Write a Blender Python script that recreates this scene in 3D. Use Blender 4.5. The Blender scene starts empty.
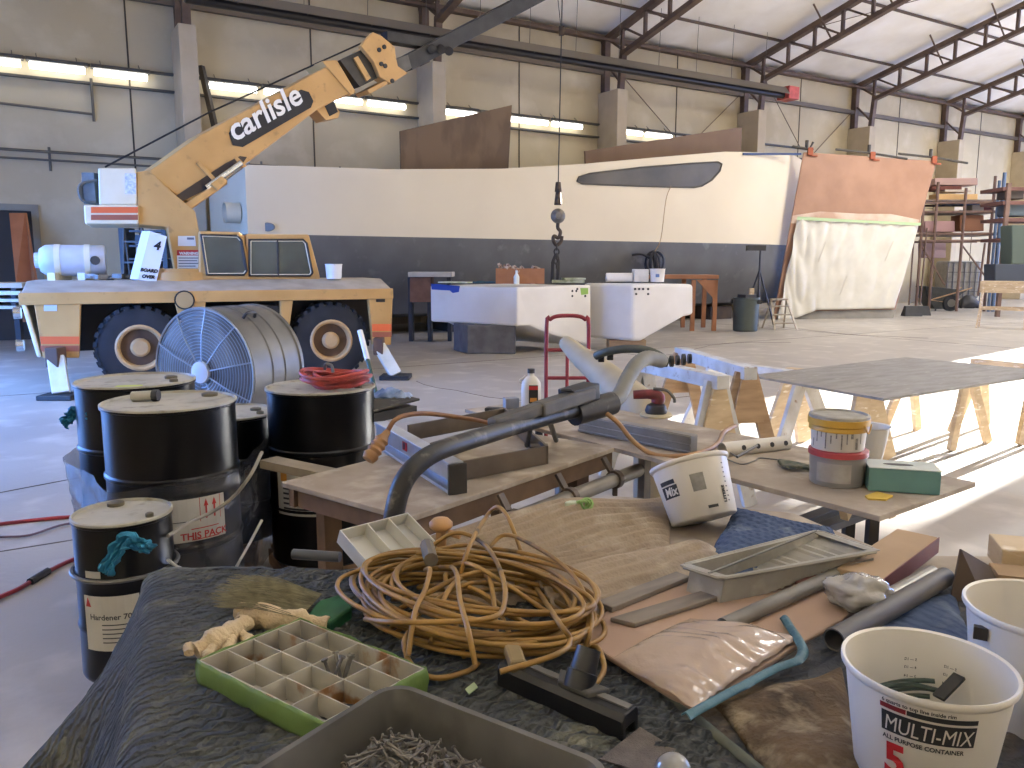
import bpy, bmesh, math, random
from mathutils import Vector, Matrix, noise

random.seed(7)
SC = bpy.context.scene
COL = SC.collection
PI = math.pi

# ------------------------------------------------------------------ camera
FPX, CX, CY = 800.0, 512.0, 384.0
CAMZ, PITCH = 1.6, math.radians(8.46)
SP, CP = math.sin(PITCH), math.cos(PITCH)
cam_data = bpy.data.cameras.new('camera')
cam_data.sensor_width = 36.0
cam_data.lens = FPX / 1024.0 * 36.0
cam_data.clip_start, cam_data.clip_end = 0.05, 300
cam = bpy.data.objects.new('camera', cam_data)
cam.location = (0, 0, CAMZ)
cam.rotation_euler = (PI / 2 - PITCH, 0, 0)
COL.objects.link(cam)
SC.camera = cam

# building axes: W runs along the long wall, A points away from the camera towards it
WX, WY = math.sin(math.radians(57.9)), math.cos(math.radians(57.9))
D_WALL, BAY, S0 = 20.3, 6.13, 3.78
S_LEFT, S_RIGHT, T_NEAR = -3.0, 46.6, -13.0
Z_EAVE, SLOPE, T_RIDGE = 8.45, 0.25, 3.6

def H(s, t, z=0.0):
    return Vector((s * WX - t * WY, s * WY + t * WX, z))

# ------------------------------------------------------------------ light and exposure
SC.view_settings.view_transform = 'Standard'
SC.view_settings.look = 'None'
SC.view_settings.gamma = 1.0
SC.view_settings.use_curve_mapping = False
SC.view_settings.exposure = 0.3
SC.cycles.use_denoising = True
SC.cycles.max_bounces = 10
SC.cycles.diffuse_bounces = 6
SC.cycles.transparent_max_bounces = 12
SC.cycles.sample_clamp_indirect = 6.0

world = bpy.data.worlds.new('sky')
world.use_nodes = True
bg = world.node_tree.nodes['Background']
bg.inputs[0].default_value = (0.15, 0.35, 1.0, 1)
bg.inputs[1].default_value = 14.0
SC.world = world

sun_az, sun_el = math.radians(49.0), math.radians(9.0)
sun_dir = Vector((math.sin(sun_az) * math.cos(sun_el), math.cos(sun_az) * math.cos(sun_el), math.sin(sun_el)))
sun = bpy.data.lights.new('sun', 'SUN')
sun.energy, sun.angle, sun.color = 85.0, math.radians(0.22), (1.0, 0.98, 0.95)
sun_o = bpy.data.objects.new('sun', sun)
sun_o.rotation_euler = sun_dir.to_track_quat('Z', 'Y').to_euler()
sun_o.location = (30, 30, 20)
COL.objects.link(sun_o)

def area(name, loc, direction, sx, sy, power, color, portal=False):
    l = bpy.data.lights.new(name, 'AREA')
    l.shape, l.size, l.size_y, l.energy, l.color = 'RECTANGLE', sx, sy, power, color
    l.cycles.is_portal = portal
    o = bpy.data.objects.new(name, l)
    o.location = loc
    o.rotation_euler = Vector(direction).to_track_quat('-Z', 'Z').to_euler()
    COL.objects.link(o)
    return o
DOOR_L = (6.8, 15.5, 4.2)      # t0, t1, height of the open roller door in the left end wall
DOOR_R = (9.3, 12.6, 6.75)      # the tall door in the right end wall
DOOR_R2 = (-7.0, 8.5, 6.5)     # and the wider one beside it
area('left_door_portal', H(S_LEFT + .05, (DOOR_L[0] + DOOR_L[1]) / 2, DOOR_L[2] / 2), (WX, WY, 0), DOOR_L[1] - DOOR_L[0], DOOR_L[2], 1, (1, 1, 1), True)
for d_ in (DOOR_R, DOOR_R2): area('right_door_portal', H(S_RIGHT - .05, (d_[0] + d_[1]) / 2, d_[2] / 2), (-WX, -WY, 0), d_[1] - d_[0], d_[2], 1, (1, 1, 1), True)
# unseen fill lights added high under the roof to brighten the hall
for s_, t_, p_ in ((3, 1.5, 60), (15, 1.5, 400), (28, 2.0, 900), (10, -8, 110), (22, 11, 400), (36, 11, 900)):
    area('roof_fill', H(s_, t_, 8.0 if t_ > 8 else 9.6), (0, 0, -1), 2.4, 1.2, p_, (1.0, 0.98, 0.94))

# ------------------------------------------------------------------ pixel rays -> real points
def ray(px, py):
    u, v = (px - CX) / FPX, (py - CY) / FPX
    return Vector((u, CP - v * SP, -SP - v * CP))
CAM = Vector((0, 0, CAMZ))
def at_z(px, py, z=0.0):
    d = ray(px, py); return CAM + d * ((z - CAMZ) / d.z)
def at_y(px, py, y):
    d = ray(px, py); return CAM + d * (y / d.y)
def at_plane(px, py, p, n):
    d = ray(px, py); return CAM + d * ((Vector(p) - CAM).dot(Vector(n)) / d.dot(Vector(n)))

# ------------------------------------------------------------------ materials
def lin(h):
    if not isinstance(h, str): return tuple(h) + (1,)
    h = h.lstrip('#'); c = [int(h[i:i + 2], 16) / 255 for i in (0, 2, 4)]
    return tuple((x / 12.92 if x <= .04045 else ((x + .055) / 1.055) ** 2.4) for x in c) + (1,)
_M = {}
def mat(name, c1, c2=None, rough=.6, metal=0.0, scale=6, lo=.35, hi=.65, bump=0, bscale=60, c3=None, s3=30, lo3=.6, hi3=.72,
        emit=0, alpha=1, coat=0, spec=.5, wave=None, trans=0, stretch=(1, 1, 1), detail=5):
    if name in _M: return _M[name]
    m = bpy.data.materials.new(name); m.use_nodes = True
    nt = m.node_tree; N, L = nt.nodes, nt.links
    b = N['Principled BSDF']
    b.inputs['Base Color'].default_value = lin(c1)
    b.inputs['Roughness'].default_value = rough
    b.inputs['Metallic'].default_value = metal
    b.inputs['Specular IOR Level'].default_value = spec
    if coat: b.inputs['Coat Weight'].default_value = coat
    if alpha < 1: b.inputs['Alpha'].default_value = alpha
    if trans: b.inputs['Transmission Weight'].default_value = trans
    if emit:
        b.inputs['Emission Color'].default_value = lin(c1); b.inputs['Emission Strength'].default_value = emit
    tc = N.new('ShaderNodeTexCoord'); mp = N.new('ShaderNodeMapping'); mp.inputs['Scale'].default_value = stretch
    L.new(tc.outputs['Object'], mp.inputs['Vector'])
    def nz(s, d=detail):
        n = N.new('ShaderNodeTexNoise'); n.inputs['Scale'].default_value = s; n.inputs['Detail'].default_value = d
        L.new(mp.outputs['Vector'], n.inputs['Vector']); return n
    def ramp(src, a, z):
        r = N.new('ShaderNodeMapRange'); r.inputs['From Min'].default_value = a; r.inputs['From Max'].default_value = z
        L.new(src, r.inputs['Value']); return r.outputs['Result']
    def mix(f, a, bcol):
        x = N.new('ShaderNodeMix'); x.data_type = 'RGBA'; L.new(f, x.inputs['Factor'])
        if isinstance(a, tuple): x.inputs['A'].default_value = a
        else: L.new(a, x.inputs['A'])
        x.inputs['B'].default_value = bcol; return x.outputs['Result']
    col = None
    if c2: col = mix(ramp(nz(scale).outputs['Fac'], lo, hi), lin(c1), lin(c2))
    if c3: col = mix(ramp(nz(s3).outputs['Fac'], lo3, hi3), col or lin(c1), lin(c3))
    h = None
    if wave:   # (scale, distortion, axis, strength, distance)
        w = N.new('ShaderNodeTexWave'); w.inputs['Scale'].default_value = wave[0]; w.inputs['Distortion'].default_value = wave[1]
        w.inputs['Detail'].default_value = 2; w.inputs['Detail Scale'].default_value = wave[5] if len(wave) > 5 else 1.0; w.bands_direction = wave[2]
        L.new(mp.outputs['Vector'], w.inputs['Vector'])
        h = w.outputs['Fac']
        bp0 = N.new('ShaderNodeBump'); bp0.inputs['Strength'].default_value = wave[3]; bp0.inputs['Distance'].default_value = wave[4]
        L.new(h, bp0.inputs['Height']); L.new(bp0.outputs['Normal'], b.inputs['Normal'])
        h = bp0
    if bump:
        bp = N.new('ShaderNodeBump'); bp.inputs['Strength'].default_value = bump; bp.inputs['Distance'].default_value = .01
        L.new(nz(bscale).outputs['Fac'], bp.inputs['Height'])
        if h: L.new(h.outputs['Normal'], bp.inputs['Normal'])
        L.new(bp.outputs['Normal'], b.inputs['Normal'])
    if col is not None: L.new(col, b.inputs['Base Color'])
    _M[name] = m
    return m

# ------------------------------------------------------------------ mesh builder
def frame(d):
    d = Vector(d).normalized()
    a = Vector((0, 0, 1)) if abs(d.z) < .95 else Vector((1, 0, 0))
    x = a.cross(d).normalized(); y = d.cross(x); return x, y, d
WORLD_BUILT = set()
class MB:
    def __init__(s): s.v, s.f, s.m, s.cur, s.cuts = [], [], [], 0, []
    def add(s, vs, fs):
        n = len(s.v); s.cuts.append((n, len(s.f))); s.v += [Vector(p) for p in vs]
        for f in fs: s.f.append([n + i for i in f]); s.m.append(s.cur)
        return s
    def hexa(s, p):      # 8 points: bottom ring 0-3, top ring 4-7
        return s.add(p, [(3, 2, 1, 0), (4, 5, 6, 7), (0, 1, 5, 4), (1, 2, 6, 5), (2, 3, 7, 6), (3, 0, 4, 7)])
    def box(s, c, size, R=None):
        x, y, z = [k / 2 for k in size]; c = Vector(c)
        ps = [Vector(q) for q in ((-x, -y, -z), (x, -y, -z), (x, y, -z), (-x, y, -z), (-x, -y, z), (x, -y, z), (x, y, z), (-x, y, z))]
        if R is not None: ps = [R @ p for p in ps]
        return s.hexa([c + p for p in ps])
    def bar(s, a, b, w, h=None, up=(0, 0, 1)):      # rectangular bar from a to b
        a, b, h = Vector(a), Vector(b), h or w
        d = (b - a).normalized(); up = Vector(up)
        if abs(d.dot(up)) > .98: up = Vector((1, 0, 0)) if abs(d.x) < .9 else Vector((0, 1, 0))
        x = d.cross(up).normalized() * w / 2; y = x.cross(d).normalized() * h / 2
        return s.hexa([a - x - y, a + x - y, a + x + y, a - x + y, b - x - y, b + x - y, b + x + y, b - x + y])
    def prism(s, poly, vec):
        n = len(poly); vec = Vector(vec); p = [Vector(q) for q in poly]
        return s.add(p + [q + vec for q in p], [tuple(range(n - 1, -1, -1)), tuple(range(n, 2 * n))] + [(i, (i + 1) % n, n + (i + 1) % n, n + i) for i in range(n)])
    def tube(s, pts, r, seg=8, closed=False, caps=True):
        P = [Vector(p) for p in pts]; n = len(P)
        rr = list(r) if isinstance(r, (list, tuple)) else [r] * n
        T = []
        for i in range(n):
            a = P[(i - 1) % n] if closed or i else P[0]; b = P[(i + 1) % n] if closed or i < n - 1 else P[-1]
            d = (b - a); T.append(d.normalized() if d.length > 1e-9 else Vector((0, 0, 1)))
        x, y, _ = frame(T[0]); vs = []
        for i in range(n):
            x = (x - T[i] * x.dot(T[i])); x = x.normalized() if x.length > 1e-6 else frame(T[i])[0]
            y = T[i].cross(x)
            for k in range(seg):
                a = 2 * PI * k / seg; vs.append(P[i] + (x * math.cos(a) + y * math.sin(a)) * rr[i])
        fs = []
        for i in range(n if closed else n - 1):
            j = (i + 1) % n
            for k in range(seg):
                l = (k + 1) % seg; fs.append((i * seg + k, i * seg + l, j * seg + l, j * seg + k))
        if caps and not closed: fs += [tuple(range(seg - 1, -1, -1)), tuple((n - 1) * seg + k for k in range(seg))]
        return s.add(vs, fs)
    def cyl(s, a, b, r, r2=None, seg=16): return s.tube([a, b], [r, r if r2 is None else r2], seg)
    def lathe(s, prof, Mx=None, seg=28, sx=1, sy=1):
        Mx = Mx or Matrix(); vs, fs = [], []
        for r, z in prof:
            for k in range(seg):
                a = 2 * PI * k / seg; vs.append(Mx @ Vector((r * math.cos(a) * sx, r * math.sin(a) * sy, z)))
        for i in range(len(prof) - 1):
            for k in range(seg):
                l = (k + 1) % seg; fs.append((i * seg + k, i * seg + l, (i + 1) * seg + l, (i + 1) * seg + k))
        fs += [tuple(range(seg - 1, -1, -1))] if prof[0][0] > 1e-4 else []
        fs += [tuple((len(prof) - 1) * seg + k for k in range(seg))] if prof[-1][0] > 1e-4 else []
        return s.add(vs, fs)
    def ball(s, c, r, sc=(1, 1, 1), n=10, R=None):
        pr = [(max(1e-5, math.sin(PI * i / n)), -math.cos(PI * i / n)) for i in range(n + 1)]
        Mx = Matrix.Translation(Vector(c)) @ ((R.to_4x4() if R else Matrix())) @ Matrix.Diagonal((r * sc[0], r * sc[1], r * sc[2], 1))
        return s.lathe(pr, Mx, 2 * n)
    def grid(s, fn, nu, nv):
        vs = [fn(i / nu, j / nv) for j in range(nv + 1) for i in range(nu + 1)]
        return s.add(vs, [(j * (nu + 1) + i, j * (nu + 1) + i + 1, (j + 1) * (nu + 1) + i + 1, (j + 1) * (nu + 1) + i) for j in range(nv) for i in range(nu)])
    def text(s, txt, size, fn, bold=0.0, shear=0.0, align='CENTER', sub=0):      # lettering mapped through fn(x, y) -> point
        for vs, fs in [glyphs(txt, size, bold, shear, align)]:
            s.add([fn(x, y) for x, y in vs], fs)
        return s
    def build(s, name, m, parent=None, label=None, cat=None, group=None, kind=None, smooth=None, bevel=0, solid=0, subd=0, local=False, off=-1, bseg=2, split=False):
        if split:      # every added shape becomes an object of its own
            ends = s.cuts[1:] + [(len(s.v), len(s.f))]; out = []
            for (v0, f0), (v1, f1) in zip(s.cuts, ends):
                q = MB(); q.v = s.v[v0:v1]; q.f = [[i - v0 for i in f] for f in s.f[f0:f1]]; q.m = s.m[f0:f1]
                out.append(q.build(name, m, parent, label, cat, group, kind, smooth, bevel, solid, subd, local, off, bseg))
            return out
        me = bpy.data.meshes.new(name)
        org = Vector((0, 0, 0))
        if parent is None and not local and s.v:
            lo = [min(v[i] for v in s.v) for i in range(3)]; hi = [max(v[i] for v in s.v) for i in range(3)]
            org = Vector(((lo[0] + hi[0]) / 2, (lo[1] + hi[1]) / 2, lo[2]))
        me.from_pydata([tuple(v - org) for v in s.v], [], s.f)
        for mm in (m if isinstance(m, (list, tuple)) else [m]): me.materials.append(mm)
        me.polygons.foreach_set('material_index', s.m)
        me.update()
        bm = bmesh.new(); bm.from_mesh(me)
        if not solid: bmesh.ops.recalc_face_normals(bm, faces=bm.faces)
        bm.to_mesh(me); bm.free()
        if smooth:
            me.shade_smooth(); me.set_sharp_from_angle(angle=math.radians(smooth))
        o = bpy.data.objects.new(name, me); COL.objects.link(o); o.location = org
        if not local: WORLD_BUILT.add(o.name)
        if parent is not None:
            o.parent = parent
            if not local: o.matrix_parent_inverse = chain(parent).inverted()
        if solid:
            k = o.modifiers.new('solid', 'SOLIDIFY'); k.thickness = solid; k.offset = off
        if bevel:
            k = o.modifiers.new('bevel', 'BEVEL'); k.width = bevel; k.segments = bseg; k.limit_method = 'ANGLE'; k.angle_limit = math.radians(40)
        if subd:
            k = o.modifiers.new('sub', 'SUBSURF'); k.levels = k.render_levels = subd
        return tag(o, label, cat, group, kind)
def chain(o):
    mx = Matrix.LocRotScale(o.location, o.rotation_euler, o.scale)
    if o.parent: mx = chain(o.parent) @ o.matrix_parent_inverse @ mx
    return mx
def tag(o, label=None, cat=None, group=None, kind=None):
    if label: o['label'] = label
    if cat: o['category'] = cat
    if group: o['group'] = group
    if kind: o['kind'] = kind
    return o
def thing(name, label, cat, loc=(0, 0, 0), rotz=0, group=None, kind=None):
    o = bpy.data.objects.new(name, None); COL.objects.link(o)
    o.empty_display_size = .1; o.location = loc; o.rotation_euler = (0, 0, rotz)
    return tag(o, label, cat, group, kind)
def dup(root, loc, rot=(0, 0, 0), label=None, group=None, scale=None):
    def cp(o, par):
        c = o.copy(); COL.objects.link(c); c.parent = par
        for ch in o.children: cp(ch, c)
        return c
    r = cp(root, None); r.location = loc
    r.rotation_euler = rot if isinstance(rot, (tuple, list)) else (0, 0, rot)
    if scale: r.scale = scale
    return tag(r, label, None, group)
_G = {}
def glyphs(txt, size, bold=0, shear=0, align='CENTER'):
    k = (txt, size, bold, shear, align)
    if k not in _G:
        cu = bpy.data.curves.new('lettering', 'FONT'); cu.body = txt; cu.size = size; cu.offset = bold; cu.shear = shear; cu.align_x = align
        cu.resolution_u = 3
        o = bpy.data.objects.new('lettering', cu); COL.objects.link(o)
        dg = bpy.context.evaluated_depsgraph_get(); ev = o.evaluated_get(dg); me = ev.to_mesh()
        _G[k] = ([(v.co.x, v.co.y) for v in me.vertices], [tuple(p.vertices) for p in me.polygons])
        ev.to_mesh_clear(); bpy.data.objects.remove(o); bpy.data.curves.remove(cu)
    return _G[k]
def smooth_path(pts, n=8, closed=False):     # Catmull-Rom through pts
    P = [Vector(p) for p in pts]; out = []; m = len(P)
    for i in range(m if closed else m - 1):
        p1, p2 = P[i], P[(i + 1) % m]
        p0 = P[i - 1] if (closed or i) else p1 * 2 - p2
        p3 = P[(i + 2) % m] if (closed or i + 2 < m) else p2 * 2 - p1
        for k in range(n):
            t = k / n
            out.append(.5 * ((2 * p1) + (p2 - p0) * t + (2 * p0 - 5 * p1 + 4 * p2 - p3) * t * t + (3 * p1 - p0 - 3 * p2 + p3) * t ** 3))
    if not closed: out.append(P[-1])
    return out
def lerp(a, b, t): return a + (b - a) * t
def interp(x, tab):
    for (x0, y0), (x1, y1) in zip(tab, tab[1:]):
        if x <= x1: return y0 + (y1 - y0) * max(0, (x - x0) / (x1 - x0))
    return tab[-1][1]
# ================================================================== materials shared by the hall
m_floor = mat('concrete_floor', '#aea79d', '#99928a', rough=.42, scale=.55, lo=.3, hi=.7, c3='#c1bab0', s3=2.4, lo3=.52, hi3=.75, bump=.12, bscale=30)
m_wall = mat('wall_panel', '#c4b798', '#b3a588', rough=.75, scale=.35, lo=.35, hi=.7, c3='#cec2a6', s3=1.2, lo3=.5, hi3=.8, bump=.06, bscale=20)
m_seam = mat('panel_seam', '#4a4238', rough=.8)
m_steel = mat('truss_steel', '#5a483c', '#6b584a', rough=.65, metal=.2, scale=3)
m_pil = mat('pilaster_paint', '#baab90', '#ab9c82', rough=.7, scale=1.5)
m_roof = mat('roof_insulation', '#f3f0ea', '#e6e1d7', rough=.75, scale=.8, bump=.8, bscale=1.6)
m_roofseam = mat('roof_seam', '#8f8676', rough=.8)
m_conduit = mat('conduit_steel', '#6d675d', rough=.5, metal=.4)

# floor
MB().grid(lambda u, v: H(lerp(S_LEFT - 8, S_RIGHT + 8, u), lerp(T_NEAR - 6, D_WALL + .2, v), 0), 20, 16).build('floor', m_floor, kind='structure')
fj = MB()
for s_ in (2.5, 9.5, 16.5, 23.5): fj.bar(H(s_, -2, .001), H(s_, 20, .001), .012, .003)
for t_ in (5.2, 11.6): fj.bar(H(-5, t_, .001), H(45, t_, .001), .012, .003)
for k in range(5):
    p = H(random.uniform(2, 18), random.uniform(6, 13)); a = random.uniform(0, 6); pts = []
    for i in range(14):
        pts.append(p + Vector((0, 0, .001))); a += random.uniform(-.35, .35); p = p + Vector((math.cos(a), math.sin(a), 0)) * .35
    fj.tube(pts, .004, 4)
fj.build('floor_joint_lines', mat('floor_joint', '#5f574e', rough=.9), kind='structure', label='saw cut joints and cracks across the concrete floor')

# long wall with seams and girts
w = MB()
w.hexa([H(S_LEFT, D_WALL, 0), H(S_RIGHT, D_WALL, 0), H(S_RIGHT, D_WALL + .2, 0), H(S_LEFT, D_WALL + .2, 0), H(S_LEFT, D_WALL, Z_EAVE + .1), H(S_RIGHT, D_WALL, Z_EAVE + .1), H(S_RIGHT, D_WALL + .2, Z_EAVE + .1), H(S_LEFT, D_WALL + .2, Z_EAVE + .1)])
w.cur = 1
s_ = S0 - BAY * .5
while s_ < S_RIGHT:
    for ds in (-BAY * .18, BAY * .32) if s_ < 5 else (0,):
        if S_LEFT < s_ + ds < S_RIGHT: w.bar(H(s_ + ds, D_WALL - .005, 0), H(s_ + ds, D_WALL - .005, Z_EAVE), .035, .02, up=H(0, 1))
    s_ += BAY
w.bar(H(S_LEFT, D_WALL - .005, 4.02), H(S_RIGHT, D_WALL - .005, 4.02), .02, .02)
w.build('wall_back', [m_wall, m_seam], kind='structure')
g = MB()
g.bar(H(S_LEFT, D_WALL - .12, 7.42), H(S_RIGHT, D_WALL - .12, 7.42), .14, .14)
g.build('trim_1', mat('girt_steel', '#6a5f52', rough=.6, metal=.2), kind='structure', label='steel girt running along the upper back wall')
g = MB()
g.bar(H(S_LEFT, D_WALL - .1, Z_EAVE - .05), H(S_RIGHT, D_WALL - .1, Z_EAVE - .05), .16, .14)
g.bar(H(S_LEFT, D_WALL - .7, Z_EAVE - .25), H(S_RIGHT, D_WALL - .7, Z_EAVE - .25), .06, .06)
g.build('trim_2', m_steel, kind='structure', label='dark eave strut along the top of the back wall')

# end walls with their open doors, near wall
def end_wall(name, s0, door, door2=None):
    b = MB(); t0, t1, h = door; s1 = s0 + (.2 if s0 > 0 else -.2)
    def slab(ta, tb, za, zb): b.hexa([H(s0, ta, za), H(s0, tb, za), H(s1, tb, za), H(s1, ta, za), H(s0, ta, zb), H(s0, tb, zb), H(s1, tb, zb), H(s1, ta, zb)])
    slab(t1, D_WALL, 0, 8); slab(t0, t1, h, 8)
    if door2: slab(T_NEAR, door2[0], 0, 8); slab(door2[1], t0, 0, 8); slab(door2[0], door2[1], door2[2], 8)
    else: slab(T_NEAR, t0, 0, 8)
    b.prism([H(s0, T_NEAR, 8), H(s0, D_WALL, 8), H(s0, D_WALL, Z_EAVE), H(s0, T_RIDGE, Z_EAVE + SLOPE * (D_WALL - T_RIDGE)), H(s0, T_NEAR, Z_EAVE)], H(s1 - s0, 0))
    b.build(name, m_wall, kind='structure')
end_wall('wall_left', S_LEFT, DOOR_L)
end_wall('wall_right', S_RIGHT, DOOR_R, DOOR_R2)
b = MB(); b.hexa([H(S_LEFT, T_NEAR - .2), H(S_RIGHT, T_NEAR - .2), H(S_RIGHT, T_NEAR), H(S_LEFT, T_NEAR), H(S_LEFT, T_NEAR - .2, 9), H(S_RIGHT, T_NEAR - .2, 9), H(S_RIGHT, T_NEAR, 9), H(S_LEFT, T_NEAR, 9)])
b.build('wall_front', m_wall, kind='structure')

# roof: insulated deck with purlin seams
zr = lambda t: Z_EAVE + SLOPE * ((D_WALL - t) if t > T_RIDGE else (D_WALL - T_RIDGE) - (T_RIDGE - t))
b = MB()
def roofpt(u, v):
    s = lerp(S_LEFT, S_RIGHT, u); t = lerp(T_NEAR - .2, D_WALL + .2, v)
    return H(s, t, zr(t) + .12 + .05 * noise.noise(Vector((s * .9, t * .9, 0))) - .035 * abs(math.sin(PI * (s - S0) / 1.53)) )
b.grid(roofpt, 240, 60)
b.build('ceiling', m_roof, kind='structure', solid=.05, off=1, smooth=60)
b = MB()
t_ = D_WALL - 1.6
while t_ > T_RIDGE:
    b.bar(H(S_LEFT, t_, zr(t_) + .02), H(S_RIGHT, t_, zr(t_) + .02), .045, .08); t_ -= 2.6
b.build('trim_3', mat('purlin_steel', '#5a4c40', rough=.7, metal=.2), kind='structure', label='thin steel purlins running under the white roof insulation')

# columns, pilasters and roof trusses
for i in range(0, 7):
    s = S0 + BAY * i
    b = MB(); b.hexa([H(s - .19, D_WALL - .95, 0), H(s + .19, D_WALL - .95, 0), H(s + .19, D_WALL, 0), H(s - .19, D_WALL, 0), H(s - .19, D_WALL - .95, 6.8), H(s + .19, D_WALL - .95, 6.8), H(s + .19, D_WALL, 6.8), H(s - .19, D_WALL, 6.8)])
    b.build('pillar_%d' % (i + 2), m_pil, kind='structure', bevel=.02, label='boxed pale pillar standing against the back wall')
    b = MB()
    ti = D_WALL - .85
    b.bar(H(s, D_WALL - .12, 6.7), H(s, D_WALL - .12, Z_EAVE), .2, .2, up=H(0, 1))
    b.bar(H(s, ti, 6.7), H(s, ti - .1, Z_EAVE - .55), .18, .14, up=H(0, 1))
    b.bar(H(s, ti - .1, 7.9), H(s, D_WALL - .12, Z_EAVE), .07, .07); b.bar(H(s, ti, 7.0), H(s, D_WALL - .12, 7.7), .06, .06)
    tt = lambda t: zr(t) - .12
    bt = lambda t: zr(t) - .88
    b.bar(H(s, D_WALL, tt(D_WALL)), H(s, T_RIDGE, tt(T_RIDGE)), .22, .16, up=H(0, -SLOPE, 1))
    b.bar(H(s, ti - .05, bt(ti)), H(s, T_RIDGE, bt(T_RIDGE)), .2, .13, up=H(0, -SLOPE, 1))
    b.bar(H(s, T_RIDGE, tt(T_RIDGE)), H(s, T_NEAR, tt(T_NEAR)), .22, .16); b.bar(H(s, T_RIDGE, bt(T_RIDGE)), H(s, T_NEAR, bt(T_NEAR)), .2, .13)
    t = ti - .05; k = 0
    while t > T_RIDGE:
        b.bar(H(s, t, bt(t)), H(s, t, tt(t)), .09, .09, up=H(0, 1)); t2 = t - 1.0
        b.bar(H(s, t, tt(t)), H(s, t2, bt(t2)), .06, .06); t = t2
    b.build('trim_%d' % (11 + i), m_steel, kind='structure', label='dark steel roof truss with webs rising from the back wall')
# wind bracing rods and flange braces
b = MB()
for i in (3, 4, 5):
    s = S0 + BAY * i
    for t in (D_WALL - 3.5, D_WALL - 5.5): b.tube([H(s - .9, t, zr(t) + .05), H(s, t, zr(t) - .8)], .03, 6)
b.tube([H(S0 + 3 * BAY, D_WALL - .9, 7.9), H(S0 + 3.5 * BAY, D_WALL - .1, 5.9)], .015, 5)
b.tube([H(S0 + 2 * BAY + .3, D_WALL - .2, 7.6), H(S0 + 2.45 * BAY, D_WALL - .1, 5.9)], .015, 5); b.tube([H(S0 + 3 * BAY - .3, D_WALL - .2, 7.4), H(S0 + 2.6 * BAY, D_WALL - .1, 5.6)], .015, 5)
b.tube([H(S0 + 4 * BAY - .3, D_WALL - .2, 7.4), H(S0 + 3.6 * BAY, D_WALL - .1, 5.6)], .015, 5)
b.tube([H(S0 + 3 * BAY, 18, 9.0), H(S0 + 4 * BAY, 11, 10.8)], .012, 5); b.tube([H(S0 + 2 * BAY, 18, 9.0), H(S0 + 3 * BAY, 11, 10.8)], .012, 5)
b.build('trim_4', m_steel, kind='structure', label='thin brace rods between the trusses')

# wall tube lights in rows
m_tube = mat('lit_tube', (1.0, .985, .95), emit=5)
m_batten = mat('light_batten', '#4f4b44', rough=.6)
wp = lambda px, py, off=.2: at_plane(px, py, H(0, D_WALL - off), H(0, 1))
def s_of(p): return p.x * WX + p.y * WY
LX = [(-30, 24, 'above the doorway'), (26, 88, 'second from the doorway'), (91, 150, 'beside the first pillar'), (207, 259, 'just right of the first pillar'), (262, 312, 'behind the crane boom'),
      (330, 364, 'below the boom tip'), (366, 407, 'left of the second pillar'), (444, 478, 'above the dark plywood sheet'), (507, 549, 'right of the dark plywood sheet'),
      (551, 583, 'left of the third pillar'), (617, 643, 'right of the third pillar'), (645, 672, 'above the long brown panel')]
for x0, x1, wd in LX:
    py = lambda x: 62 + .112 * x
    a, c = s_of(wp(x0, py(x0))), s_of(wp(x1, py(x1)))
    t = thing('tube_light', 'long lit fluorescent tube light on the back wall, ' + wd, 'light', H((a + c) / 2, D_WALL - .22, 5.72), 0, 'fluorescent tube lights along the back wall')
    b = MB(); b.prism([H(a, D_WALL - .1, 5.8), H(a, D_WALL - .3, 5.8), H(a, D_WALL - .27, 5.88), H(a, D_WALL - .13, 5.88)], H(c - a, 0)); b.build('batten', m_batten, t)
    b = MB(); b.cyl(H(a + .06, D_WALL - .2, 5.72), H(c - .06, D_WALL - .2, 5.72), .075, seg=12); b.build('tube', m_tube, t, smooth=40)
    b = MB()
    for q in (a + .2, c - .2): b.bar(H(q, D_WALL - .2, 5.86), H(q, D_WALL - .03, 6.0), .016)
    b.build('bracket', m_conduit, t, split=True)
b = MB()
for z in (5.88, 5.5): b.bar(H(S_LEFT, D_WALL - .06, z), H(26, D_WALL - .06, z), .1, .05)
b.build('trim_5', m_batten, label='steel rail behind the row of wall lights', kind='structure')
b = MB()
for z, o in ((3.98, .12), (3.82, .1)):
    b.tube([H(S_LEFT, D_WALL - o, z), H(20, D_WALL - o, z)], .025, 6)
for s in (1.0, 5.5, 7.5, 9.5): b.bar(H(s, D_WALL - .02, 3.6), H(s, D_WALL - .02, 4.1), .04)
b.tube([H(-2.9, D_WALL - .1, 5.02), H(1.9, D_WALL - .1, 4.85), H(1.9, D_WALL - .1, 4.7)], .03, 6)
b.tube([H(1.9, D_WALL - .1, 5.6), H(1.9, D_WALL - .1, 4.7)], .03, 6)
b.build('trim_6', m_conduit, label='thin grey conduits running low along the back wall behind the crane', kind='structure')

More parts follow.
